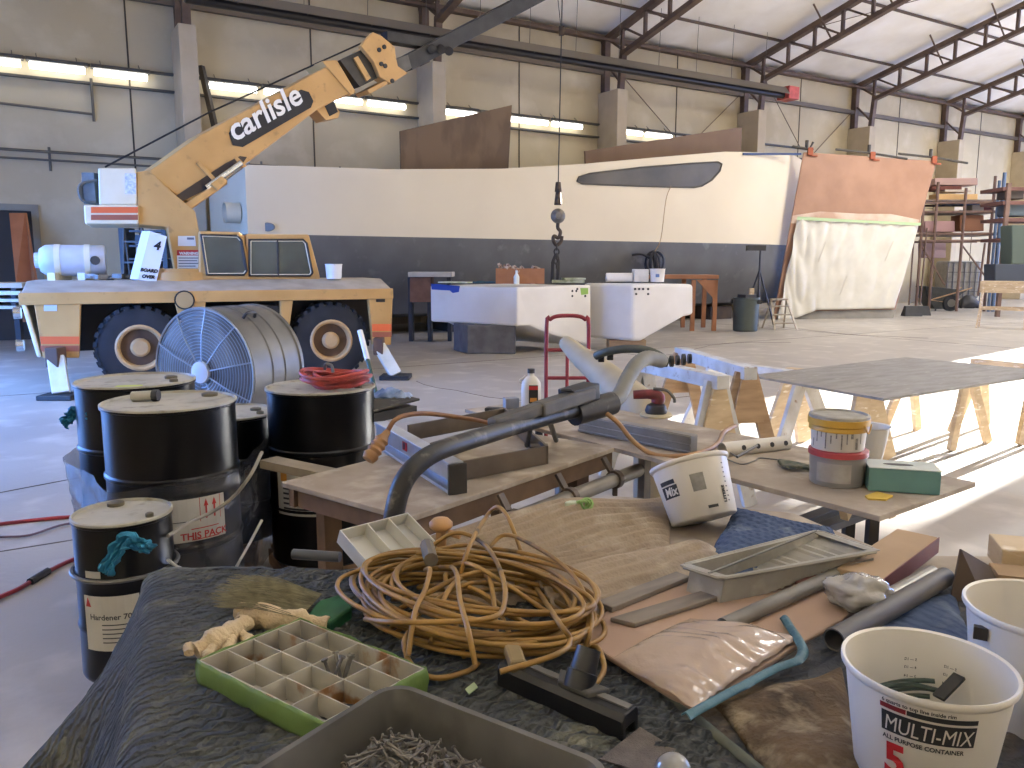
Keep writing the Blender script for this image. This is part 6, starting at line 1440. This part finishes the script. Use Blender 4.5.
# white jug
q = at_z(531, 411, Z1); t = thing('white_jug', 'white jug with black cap and dark label standing at the back of the plywood table', 'jug', q)
b = MB(); b.lathe([(.045, 0), (.05, .006), (.052, .12), (.05, .16), (.03, .19), (.016, .2), (.016, .215), (.001, .215)], Matrix.Translation(q), 20, 1.05, .8); b.build('body', mat('jug_white', '#dbd7cd', rough=.4), t, smooth=40)
b = MB(); b.cyl(q + UP * .212, q + UP * .236, .02); b.build('cap', m_dark, t)
b = MB(); b.box(q + Vector((.012, -.043, .1)), (.05, .006, .1)); b.cur = 1; b.box(q + Vector((.012, -.044, .135)), (.05, .006, .02)); b.cur = 2; b.box(q + Vector((.012, -.0445, .07)), (.036, .006, .022)); b.build('label_patch', [m_dark, m_red2, m_oink], t)
b = MB(); b.tube(smooth_path([q + Vector((-.045, 0, .15)), q + Vector((-.062, 0, .17)), q + Vector((-.03, 0, .195))], 4), .007, 6); b.build('handle', mat('jug_white2', '#d3cfc5', rough=.4), t)
# dark moulded bits
q = at_z(503, 421, Z1); b = MB(); b.bar(q + Vector((-.07, .04, .03)), q + Vector((.07, -.01, .03)), .07, .05); b.bar(q + Vector((-.09, .05, .055)), q + Vector((.0, .02, .055)), .05, .02); b.box(q + Vector((.05, -.03, .02)), (.05, .06, .04), RY(.4)); b.build('moulded_bracket', m_dark, label='dark moulded bracket lying beside the white jug', cat='bracket', bevel=.006)
b = MB(); q = at_z(511, 408, Z1); b.box(q + UP * .03, (.08, .06, .06), RY(.3)); b.build('small_box', mat('small_grey', '#8d9097', '#7a7d84', rough=.6), label='small grey box standing left of the white jug', cat='box', bevel=.004)
# silver channel, folding frame and black case
sa, sb_ = at_z(381, 437, Z1 + .04), at_z(456, 482, Z1 + .04)
d_ = (sb_ - sa).normalized(); n_ = Vector((-d_.y, d_.x, 0))
t = thing('silver_channel', 'silver box channel with a red sticker lying on the plywood table', 'channel', (sa + sb_) / 2)
m_sil = mat('silver_alu', '#ccd0d6', '#b4b8c0', rough=.35, metal=.5, scale=8)
b = MB()
for zz in (-.036, .065): b.bar(sa + UP * zz, sb_ + UP * zz, .06, .014)
b.bar(sa - n_ * .018 + UP * .035, sb_ - n_ * .018 + UP * .035, .008, .06); b.bar(sa + n_ * .024 + UP * .015, sb_ + n_ * .024 + UP * .015, .006, .09); b.build('channel', m_sil, t, bevel=.002)
b = MB(); c = sa.lerp(sb_, .42) - n_ * .024 + UP * .038; b.bar(c, c + d_ * .05, .002, .036); b.cur = 1; b.bar(c + d_ * .012 - n_ * .001 , c + d_ * .03 - n_ * .001, .002, .026); b.build('sticker', [m_red2, m_ink2], t)
b = MB(); c = sa.lerp(sb_, .68) - n_ * .024 + UP * .038; b.bar(c, c + d_ * .1, .002, .03); b.build('paper_label', mat('label_violet', '#b7b3cc', '#9c98b4', rough=.6, scale=60), t)
b = MB(); b.box(sb_ + d_ * .012 + UP * .014, (.015, .07, .11), RY(math.atan2(d_.y, d_.x))); b.build('end_cap', mat('end_cap', '#3a3733', rough=.6), t, bevel=.003)
t = thing('folding_frame', 'dusty brown metal folding frame lying behind the silver channel', 'frame', at_z(480, 445, Z1))
m_ff = mat('frame_brown', '#6d6153', '#5a5045', rough=.6, metal=.2, scale=8)
b = MB()
for p, q in (((408, 433), (505, 415)), ((450, 473), (545, 455)), ((505, 415), (547, 455)), ((430, 452), (470, 440))): b.bar(at_z(*p, Z1 + .04), at_z(*q, Z1 + .04), .012, .075)
b.bar(at_z(530, 452, Z1 + .03), at_z(548, 452, Z1 + .03), .06, .06)
b.build('bar', m_ff, t, split=True, bevel=.002)
t = thing('black_case', 'black case with its lid half open at the table corner by the tall drum', 'case', at_z(405, 425, Z1))
ca, cb2 = at_z(374, 423, Z1), at_z(432, 412, Z1); cd = (cb2 - ca).normalized(); cn = Vector((-cd.y, cd.x, 0))
b = MB(); quadbox(b, ca, cd * .3, cn * .2, Z1 + .001, Z1 + .05); b.build('body', mat('case_black', '#262523', '#33312d', rough=.6, scale=6), t, bevel=.004)
b = MB(); b.prism([ca + UP * .055, ca + cd * .32 + UP * .075, ca + cd * .32 + cn * .2 + UP * .085, ca + cn * .2 + UP * .065], UP * .012); b.build('lid', mat('case_lid', '#4a463e', '#38352f', rough=.7, scale=5, c3='#8d8779', s3=16, lo3=.6), t, bevel=.003)
b = MB(); c = ca + cd * .24 + cn * .14; b.grid(lambda u, v: c + Vector(((u - .5) * .22, (v - .5) * .1 + .02, .085 + .05 * math.sin(PI * u) * math.sin(PI * v) + .03 * noise.noise(Vector((u * 6, v * 4, 3))))), 20, 10); b.build('blue_wrap', mat('blue_wrap', '#4c6b9c', '#9db0d4', rough=.3, scale=14, bump=.4, bscale=40), label='crumpled blue plastic wrap on top of the black case', cat='wrap', smooth=50, solid=.003)
# orange plug on a heavy cord
t = thing('heavy_cord', 'heavy tan cord with a ribbed orange plug arching over the silver channel', 'cord', at_z(390, 440, Z1))
P = smooth_path([at_y(387, 432, 2.93), at_y(394, 421, 2.95), at_y(405, 415.5, 3.0), at_y(425, 413.5, 3.1), at_y(450, 416, 3.2), at_y(480, 421, 3.3), at_y(500, 427, 3.35)], 6)
b = MB(); b.tube(P, .0095, 8); b.build('cord', mat('cord_tan', '#8a5f38', '#77502f', rough=.5, scale=10), t, smooth=60)
p0, p1 = at_y(388, 431, 2.93), at_y(368, 460, 2.86); p1.z = max(p1.z, Z1 + .024); b = MB(); P = [p0.lerp(p1, k / 12) for k in range(13)]; b.tube(P, [.012, .014, .016, .022, .029, .024, .03, .024, .03, .024, .03, .027, .023], 14)
b.build('plug', mat('plug_orange', '#9c744a', '#87623d', rough=.55, scale=8), t, smooth=45)
# green clip on the tan quilt
q = at_z(577, 508, ZT + .075); t = thing('spring_clip', 'small pale green clip lying on the tan quilt by the pipe', 'clip', q)
b = MB(); b.bar(q + Vector((-.035, 0, .01)), q + Vector((.0, 0, .01)), .025, .018); b.build('jaw', mat('clip_pale', '#c3cdb4', rough=.5), t, bevel=.003)
b = MB()
for k in range(3): b.tube([q + Vector((.012 + .008 * k, 0, .012)) + Vector((.016 * math.cos(a), .012 * math.sin(a) * (k - 1), .012 * math.sin(a))) for a in [2 * PI * i / 10 for i in range(10)]], .004, 5, closed=True)
b.build('spring', mat('clip_green', '#86a861', rough=.5), t)
# ---- clear plastic box behind the coil
ba, bb_, bc = at_z(337, 541, ZT + .07), at_z(404, 523, ZT + .07), at_z(372, 576, ZT + .02)
t = thing('parts_case', 'translucent white compartment box standing on edge left behind the cord coil', 'case', (ba + bb_) / 2 - UP * .07)
fx_ = (bb_ - ba); dn = (at_z(366, 575, ZT + .015) - ba)
m_clr = mat('clear_box', '#cfcec6', '#bdbbb2', rough=.3, scale=5, trans=0)
nb = fx_.cross(dn).normalized(); nb = nb if nb.y < 0 else -nb
b = MB(); bx = lambda u, v, w=0: ba + fx_ * u + dn * v + nb * w
b.prism([bx(0, 0), bx(1, 0), bx(1, 1), bx(0, 1)], -nb * .004)
for (u0, v0, u1, v1) in ((0, 0, 1, 0), (0, 1, 1, 1), (0, 0, 0, 1), (1, 0, 1, 1), (.38, 0, .38, 1), (.7, 0, .7, 1)): b.prism([bx(u0, v0), bx(u1, v1), bx(u1, v1, .035), bx(u0, v0, .035)], (fx_.normalized() if u0 == u1 else dn.normalized()) * .003)
b.build('body', m_clr, t)
b = MB(); c = at_z(441, 529, ZT + .085); b.lathe([(.001, .0), (.02, .002), (.03, .012), (.03, .022), (.02, .032), (.001, .034)], Matrix.Translation(c - UP * .005), 20); b.tube([c - UP * .06, c], .014, 10); b.tube([c + Vector((.02, -.01, -.006)), c + Vector((.05, -.02, -.012))], .009, 8)
b.build('wooden_bobbin', mat('knob_tan', '#b58a58', '#a37a4b', rough=.5, scale=8), label='round tan wooden bobbin poking up behind the cord coil', cat='knob', smooth=50)
b = MB(); b.tube([at_z(293, 554, ZT + .03), at_z(340, 557, ZT + .03)], .013, 10); b.build('grey_bar', mat('bar_grey', '#4b4e55', rough=.5), label='short grey bar lying on the quilt left of the compartment box', cat='bar', smooth=40)

# ---- yellow extension cord coil
m_cord = mat('cord_yellow', '#9c7838', '#80602e', rough=.45, scale=14, c3='#4c3c22', s3=8, lo3=.64, hi3=.70)
te = thing('extension_cord', 'big loose coil of yellow extension cord on the dark quilt', 'cord', at_z(470, 620, ZT + .02))
cc0 = at_z(476, 612, ZT + .025); rc = .0052; pts = []; rnd = random.Random(11); tot = 19
nseg = 30
offs = [(rnd.uniform(-.03, .05), rnd.uniform(-.04, .04), rnd.uniform(.2, .30), rnd.uniform(.115, .195), rnd.uniform(-.85, -.3)) for _ in range(tot + 1)]
for k in range(tot):
    for i in range(nseg):
        f = i / nseg; a = 2 * PI * f + 2.6; o = [lerp(offs[k][j], offs[k + 1][j], f) for j in range(5)]
        x, y = o[2] * math.cos(a), o[3] * math.sin(a); x, y = x * math.cos(o[4]) - y * math.sin(o[4]), x * math.sin(o[4]) + y * math.cos(o[4])
        pts.append(cc0 + Vector((o[0] + x, o[1] + y * 1.02, .004 + .0036 * k + .012 * (noise.noise(Vector((k * 1.7, f * 3, 0))) + .3))))
b = MB(); b.tube(smooth_path(pts, 2), rc, 7)
def seg(l):
    l[0] = l[0] - UP * .035; l[-1] = l[-1] - UP * .03; l[0].z = max(l[0].z, ZT + .022); l[-1].z = max(l[-1].z, ZT + .022)
    b.tube(smooth_path(l, 8), rc, 7)
zc = ZT + .11
seg([at_z(458, 566, zc), at_z(470, 545, zc + .03), at_y(486, 517, 1.95), at_y(498, 507, 1.95), at_y(510, 522, 1.9), at_y(530, 575, 1.78), at_z(556, 618, zc), at_z(570, 640, zc - .02), at_z(555, 655, zc - .02), at_z(500, 655, zc)])
seg([at_z(480, 545, zc), at_z(505, 535, zc), at_z(545, 552, zc), at_z(575, 578, zc - .02), at_z(590, 610, zc - .03), at_z(590, 632, zc - .04), at_z(582, 640, zc - .05)])
seg([at_z(420, 540, zc), at_z(455, 533, zc + .01), at_z(485, 545, zc), at_z(502, 575, zc + .01), at_z(504, 605, zc), at_z(490, 618, zc), at_z(440, 622, zc), at_z(390, 622, zc - .01), at_z(365, 605, zc - .03)])
seg([at_z(408, 615, zc - .02), at_z(404, 645, zc - .05), at_z(412, 665, ZT + .035), at_z(435, 678, ZT + .03), at_z(465, 672, ZT + .03), at_z(478, 655, ZT + .04)])
seg([at_z(425, 555, zc), at_z(430, 570, zc + .01), at_z(425, 590, zc), at_z(415, 612, zc), at_z(408, 640, zc - .03)])
seg([at_z(440, 552, zc), at_z(455, 570, zc + .01), at_z(460, 600, zc + .01), at_z(468, 630, zc), at_z(475, 648, zc - .02)])
seg([at_z(585, 630, zc - .05), at_z(598, 648, ZT + .04), at_z(604, 668, ZT + .03), at_z(597, 682, ZT + .03), at_z(586, 686, ZT + .03)])
for k in range(10):
    a0_ = rnd.uniform(0, 6.28); a1_ = a0_ + rnd.uniform(2.2, 3.6); z_ = ZT + .05 + .006 * k
    p, q = cc0 + Vector((.2 * math.cos(a0_), .19 * math.sin(a0_), 0)), cc0 + Vector((.2 * math.cos(a1_), .19 * math.sin(a1_), 0)); mdl = (p + q) / 2 + Vector((rnd.uniform(-.05, .05), rnd.uniform(-.05, .05), 0)); p.z = q.z = z_ - .02; mdl.z = z_ + .015; seg([p, mdl, q])
b.build('cable', m_cord, te, smooth=60)
b = MB(); b.tube([at_z(427, 545, zc + .005), at_z(431, 560, zc + .005)], .016, 10); b.build('tie', mat('tie_grey', '#6c6458', rough=.8), te)
p = at_z(516, 653, zc - .04); b = MB(); b.bar(p + Vector((-.008, .02, 0)), p + Vector((.004, -.045, -.004)), .03, .024); b.build('socket', mat('socket_tan', '#85724d', rough=.6), te, bevel=.006)

# ---- green push broom head
m_brg = mat('brush_green', '#1f5a35', '#174a2a', rough=.6, scale=20); m_bri = mat('bristle', '#7c7558', '#5b563f', rough=.8, scale=40)
t = thing('broom_head', 'green broom head with stiff bristles lying behind the canvas gloves', 'brush', at_z(300, 615, ZT + .02))
ga, gb = at_z(345, 595, ZT + .045), at_z(318, 632, ZT + .04)
b = MB(); b.prism([at_z(346, 592, ZT + .05), at_z(352, 606, ZT + .05), at_z(330, 622, ZT + .045), at_z(300, 624, ZT + .04), at_z(318, 600, ZT + .05)], UP * -.03); b.build('block', m_brg, t, bevel=.006)
for k, (u0, v0, n) in enumerate(((0, 0, 100),)):
    b = MB()
    for i in range(300):
        u, v = random.random(), random.random(); p = at_z(lerp(322, 298, v), lerp(594, 620, v), ZT + .03 + .025 * u)
        q = at_z(lerp(250, 228, v) + random.uniform(-20, 20), lerp(580, 604, v) + random.uniform(-8, 6), ZT + .025 + .06 * u); b.tube([p, p.lerp(q, .6) + UP * .006, q], .0009, 3, caps=False)
    b.build('bristles', m_bri, t)
    t.children[-1]['kind'] = 'stuff'
# ---- canvas gloves
m_can = mat('canvas', '#cbb795', '#baa582', rough=.9, scale=12, bump=.5, bscale=150)
def clump(name, label, pts, r, sc=.6, seed=0, cat='glove'):
    P = smooth_path(pts, 8); n = len(P); b = MB(); rr = []
    for i in range(n): rr.append(r[min(int(i / n * len(r)), len(r) - 1)] * (1 + .25 * noise.noise(Vector((i * .5, seed, 0)))))
    b.tube(P, rr, 12)
    for v in b.v: v.z = max(ZT + .019, v.z); 
    for v in b.v: v += Vector((0, 0, .006 * noise.noise(v * 40)))
    return b
t = thing('canvas_glove', 'cream canvas glove lying flat along the green tray back edge', 'glove', at_z(285, 618, ZT + .02))
b = clump('', '', [at_z(242, 612, ZT + .04), at_z(262, 617, ZT + .045), at_z(295, 621, ZT + .04), at_z(328, 625, ZT + .035)], [.022, .026, .024, .016]); b.build('palm', m_can, t, smooth=60)
for k, (p, q) in enumerate((((246, 612), (241, 622)), ((244, 610), (250, 606)))): b = clump('', '', [at_z(*p, ZT + .045), at_z(*q, ZT + .04)], [.014, .012], seed=k); b.build('finger', m_can, t, smooth=60)
t = thing('canvas_glove', 'cream canvas glove curled beside the left corner of the green tray', 'glove', at_z(225, 640, ZT + .02))
b = clump('', '', [at_z(248, 622, ZT + .05), at_z(232, 632, ZT + .05), at_z(214, 643, ZT + .045), at_z(196, 652, ZT + .04)], [.016, .022, .024, .018], seed=3); b.build('palm', m_can, t, smooth=60)
for k, l in enumerate(([(240, 634), (248, 640), (244, 648), (238, 646)], [(215, 645), (208, 655), (214, 662)], [(232, 640), (228, 650), (236, 655)], [(198, 645), (190, 648), (189, 654)])): b = clump('', '', [at_z(x, y, ZT + .045) for x, y in l], [.010, .011, .009], seed=k + 5); b.build('finger', m_can, t, smooth=60)

# ---- compartment tray wrapped in green tape
zr_ = ZT + .062
L4, B4, R4_, F4 = at_z(200, 662, zr_), at_z(299, 619, zr_), at_z(427, 670, zr_), at_z(322, 722, zr_)
cen4 = (L4 + B4 + R4_ + F4) / 4; e1 = ((F4 - L4) + (R4_ - B4)) / 2; e2 = ((B4 - L4) + (R4_ - F4)) / 2
tq4 = lambda u, v, z=0: cen4 + e1 * (u - .5) + e2 * (v - .5) + UP * z
t = thing('compartment_tray', 'green taped plastic compartment tray with rust stained cells', 'tray', cen4 - UP * .045)
m_cell = mat('tray_plastic', '#b8b4a6', '#a5a092', rough=.5, scale=6, c3='#8f6438', s3=11, lo3=.6, hi3=.68)
m_gt = mat('green_masking', '#6d8846', '#5d773b', rough=.6, scale=5, bump=.3, bscale=25)
n1, n2 = e1.normalized(), e2.normalized(); th = .002; hh_ = .042
b = MB(); b.prism([tq4(0, 0, -hh_), tq4(1, 0, -hh_), tq4(1, 1, -hh_), tq4(0, 1, -hh_)], UP * .002); b.build('base', m_cell, t)
b = MB()
for k in range(1, 4): b.prism([tq4(k / 4, 0, -hh_), tq4(k / 4, 1, -hh_), tq4(k / 4, 1, 0), tq4(k / 4, 0, 0)], n1 * th)
for k in range(1, 4): b.prism([tq4(0, k / 4, -hh_), tq4(1, k / 4, -hh_), tq4(1, k / 4, 0), tq4(0, k / 4, 0)], n2 * th)
b.build('divider', m_cell, t, split=True)
b = MB()
for (u0, v0, u1, v1, nn_) in ((0, 0, 1, 0, n2), (0, 1, 1, 1, -n2), (0, 0, 0, 1, n1), (1, 0, 1, 1, -n1)): b.prism([tq4(u0, v0, -hh_), tq4(u1, v1, -hh_), tq4(u1, v1, .001), tq4(u0, v0, .001)], nn_ * .003)
b.build('wall', m_cell, t)
b = MB()
def tape(u, v):
    k = u * 4; i = int(k) % 4; f = k - int(k); cs = [(0, 0), (1, 0), (1, 1), (0, 1)]; a, c = cs[i], cs[(i + 1) % 4]
    p = tq4(lerp(a[0], c[0], f), lerp(a[1], c[1], f), lerp(-hh_ - .001, .004 - .006 * abs(noise.noise(Vector((u * 30, 0, 0)))), v)); o = (p - cen4); o.z = 0
    return p + o.normalized() * (.003 + .004 * noise.noise(Vector((u * 24, v * 2, 1))) + .004 * math.sin(PI * v))
b.grid(tape, 96, 6); b.build('tape', m_gt, t, smooth=50, solid=.001)
b = MB()
for k in range(6): p = tq4(.62, .62, -.035) + Vector((random.uniform(-.012, .012), random.uniform(-.012, .012), 0)); q = p + Vector((random.uniform(-.02, .02), random.uniform(-.005, .025), .048)); b.tube([p, q], .0032, 6); b.tube([q, q + (q - p).normalized() * .004], .006, 6)
m_scr = mat('screw_dark', '#7d7870', '#5e5a54', rough=.38, metal=.5, scale=30)
cell_bolts = b.build('bolt_cluster', m_scr, label='few dark bolts standing in one cell of the green taped tray', cat='bolts')
# ---- metal pan with screws
zp_ = ZT + .085
N0, N1, N2 = at_z(394, 683, zp_), at_z(648, 782, zp_), at_z(290, 792, zp_)
pe1, pe2 = N1 - N0, N2 - N0; pe2 = (pe2 - pe1.normalized() * pe2.dot(pe1.normalized())).normalized() * .34; pe1 = pe1.normalized() * .40
t = thing('metal_pan', 'dull steel pan heaped with dark screws at the bottom of the view', 'pan', N0 + (pe1 + pe2) / 2 - UP * .07)
m_pan = mat('pan_steel', '#787670', '#615f59', rough=.4, metal=.45, scale=5, c3='#4a4843', s3=6, lo3=.52, hi3=.68)
PW, PL, PH = pe1.length, pe2.length, .068; pu, pv = pe1.normalized(), pe2.normalized()
def rrect(ins, z, rr, n=6):
    out = []
    for cx_, cy_, a0_ in ((rr + ins, rr + ins, PI), (PW - rr - ins, rr + ins, 1.5 * PI), (PW - rr - ins, PL - rr - ins, 0), (rr + ins, PL - rr - ins, .5 * PI)):
        for i in range(n + 1): a = a0_ + .5 * PI * i / n; out.append(N0 + pu * (cx_ + rr * math.cos(a)) + pv * (cy_ + rr * math.sin(a)) + UP * z)
    return out
rings = [rrect(.0, -.002, .045), rrect(0, .004, .045), rrect(.008, .004, .04), rrect(.009, -.002, .04), rrect(.022, -PH + .008, .04), rrect(.032, -PH + .002, .035), rrect(.12, -PH + .002, .02)]
b = MB(); nr = len(rings[0]); vs = [p for r_ in rings for p in r_]; fs = [(i * nr + j, i * nr + (j + 1) % nr, (i + 1) * nr + (j + 1) % nr, (i + 1) * nr + j) for i in range(len(rings) - 1) for j in range(nr)] + [tuple((len(rings) - 1) * nr + j for j in range(nr))]
b.add(vs, fs); b.build('pan', m_pan, t, smooth=40, solid=.0015)
q0 = N0 + pu * .22 + pv * .07 - UP * .025
b = MB(); b.prism([q0, q0 + pu * .15 + pv * .0, q0 + pu * .15 + pv * .13, q0 + pv * .13], UP * -.006); b.build('shelf', mat('shelf_cream', '#a39a80', '#938a72', rough=.7, scale=10), t)
scr = thing('screw', 'dark screw in the loose heap inside the steel pan', 'screw', (0, 0, 0), 0, 'screws heaped in the steel pan')
b = MB(); b.tube([(-.017, 0, 0), (.014, 0, 0), (.02, 0, 0)], [.0021, .0021, .0005], 6); b.tube([(-.0195, 0, 0), (-.017, 0, 0)], [.0045, .0045], 8); b.build('shank', m_scr, scr, local=True)
rs = random.Random(5); first = True
for k in range(300):
    u = rs.uniform(.05, .29); v = rs.uniform(.05, .25)
    hgt = .05 * max(0, 1 - ((u - .15) / .16) ** 2 - ((v - .17) / .2) ** 2)
    if u > .235 and v > .1: continue
    p = N0 + pu * u + pv * v + UP * (-PH + .007 + hgt * rs.random() ** .5)
    rot = (rs.uniform(-.35, .35), rs.uniform(-.4, .4), rs.uniform(0, 6.28))
    if first: scr.location = p; scr.rotation_euler = rot; first = False
    else: dup(scr, p, rot)
# ---- vacuum floor nozzle
na, nb_ = at_z(505, 668, ZT + .045), at_z(630, 722, ZT + .04); nd = (nb_ - na).normalized(); nn_ = Vector((-nd.y, nd.x, 0))
m_noz = mat('nozzle_black', '#0f0f10', '#18181a', rough=.4, scale=8)
t = thing('vacuum_nozzle', 'wide black vacuum floor nozzle lying on the quilt beside the cord coil', 'nozzle', (na + nb_) / 2 - UP * .03)
Ln = (nb_ - na).length; prof = [(-.022, -.024), (-.022, .008), (-.014, .018), (.02, .018), (.026, .01), (.026, -.024), (.016, -.024), (.014, -.006), (-.012, -.006), (-.014, -.024)]
b = MB(); b.prism([na + nn_ * x + UP * z for x, z in prof], nd * Ln); b.build('head', m_noz, t, bevel=.002)
b = MB(); b.bar(na + nd * .005 + nn_ * .008 + UP * .019, nb_ - nd * .005 + nn_ * .008 + UP * .019, .014, .004); b.build('trim_strip', mat('nozzle_grey', '#5d5b57', '#6d6a65', rough=.5, scale=20), t)
c = na + nd * (Ln * .60) + nn_ * .004 + UP * .015; tp_ = at_z(589, 648, ZT + .115)
b = MB(); x, y, d = frame(tp_ - c); T = Matrix(((x.x, y.x, d.x, c.x), (x.y, y.y, d.y, c.y), (x.z, y.z, d.z, c.z), (0, 0, 0, 1))); L_ = (tp_ - c).length
b.lathe([(.026, 0), (.026, L_ * .42), (.0225, L_ * .44), (.0205, L_), (.0175, L_), (.019, L_ * .4)], T, 24); b.f = [f for f in b.f if len(f) == 4]; b.m = b.m[:len(b.f)]; b.build('socket', m_noz, t, smooth=40)
b = MB(); b.prism([c - nd * .05 + nn_ * .02, c + nd * .05 + nn_ * .02, c + nd * .03 - nn_ * .016, c - nd * .03 - nn_ * .016], UP * .012); b.build('collar', mat('collar_grey', '#4b4a47', rough=.5), t, bevel=.003)
# ---- little things at the bottom edge
b = MB(); b.prism([at_z(600, 760, ZT + .02), at_z(640, 728, ZT + .02), at_z(676, 750, ZT + .02), at_z(650, 775, ZT + .02)], UP * .002); b.build('sandpaper', mat('sandpaper', '#6f6762', '#5f5853', rough=.95, scale=40, bump=.6, bscale=400), label='square of grey brown sandpaper in front of the vacuum nozzle', cat='sandpaper')
b = MB(); b.ball(at_z(673, 772, ZT + .04), .027, n=14); b.build('clear_dome', mat('clear_knob', '#9a9892', '#7d7b76', rough=.12, scale=18, spec=.8, coat=.5), label='clear domed plastic cap at the bottom edge beside the pan', cat='knob', smooth=60)
b = MB(); b.prism([at_z(465, 690, ZT + .021), at_z(474, 683, ZT + .021), at_z(478, 688, ZT + .021), at_z(469, 695, ZT + .021)], UP * .002); b.build('green_scrap', mat('green_scrap', '#9fae86', rough=.8), label='tiny pale green scrap on the quilt above the pan', cat='scrap')
# ---- cardboard flap and wooden block at the right edge
zc_ = ZT + .02
b = MB(); a, c = at_z(950, 602, zc_), at_z(985, 602, zc_); ap = at_y(961, 549, (a.y + c.y) / 2 + .02); bk = at_z(1000, 585, zc_); b.add([a, c, ap, bk, at_y(990, 566, bk.y)], [(0, 1, 2), (1, 3, 4, 2)])
b.build('cardboard_flap', mat('flap_brown', '#55473b', '#4a3d33', rough=.85, scale=6), label='dark folded cardboard flap standing near the right edge', cat='cardboard', solid=.004)
a, c = at_z(1000, 573, zc_), at_z(1050, 578, zc_); d_ = (c - a).normalized(); n_ = Vector((-d_.y, d_.x, 0))
b = MB(); quadbox(b, a, d_ * .14, n_ * .12, zc_, zc_ + .06); b.build('timber_offcut', m_pine, label='square pine block at the right frame edge behind the bucket', cat='timber', bevel=.003)
b = MB(); quadbox(b, a - d_ * .03 - n_ * .1, d_ * .18, n_ * .08, zc_, zc_ + .03); b.build('cardboard_piece', mat('cardboard_tan', '#a58a68', '#94795a', rough=.85, scale=6), label='flat tan cardboard piece in front of the pine block', cat='cardboard')
# ================================================================== turn the whole place so that the hall lies square to the axes
R3 = Matrix.Rotation(-math.radians(32.1), 3, 'Z'); R4 = R3.to_4x4()
_done = set()
def square(o, top):
    wb = o.type == 'MESH' and o.name in WORLD_BUILT
    kids = list(o.children)
    if top:
        if wb: o.location = R3 @ o.location
        else:
            mx = R4 @ Matrix.LocRotScale(o.location, o.rotation_euler, o.scale); l, q, sc = mx.decompose(); o.location = l; o.rotation_euler = q.to_euler()
    if wb and o.data.name not in _done: o.data.transform(R4); _done.add(o.data.name)
    for c in kids:
        cw = c.type == 'MESH' and c.name in WORLD_BUILT
        if c.type == 'EMPTY' and c.matrix_parent_inverse != Matrix():
            c.location = R3 @ c.location; c.matrix_parent_inverse = chain(o).inverted(); square(c, False)
        elif cw: c.matrix_parent_inverse = chain(o).inverted(); square(c, False)
for o in [o for o in COL.objects if o.parent is None]: square(o, True)
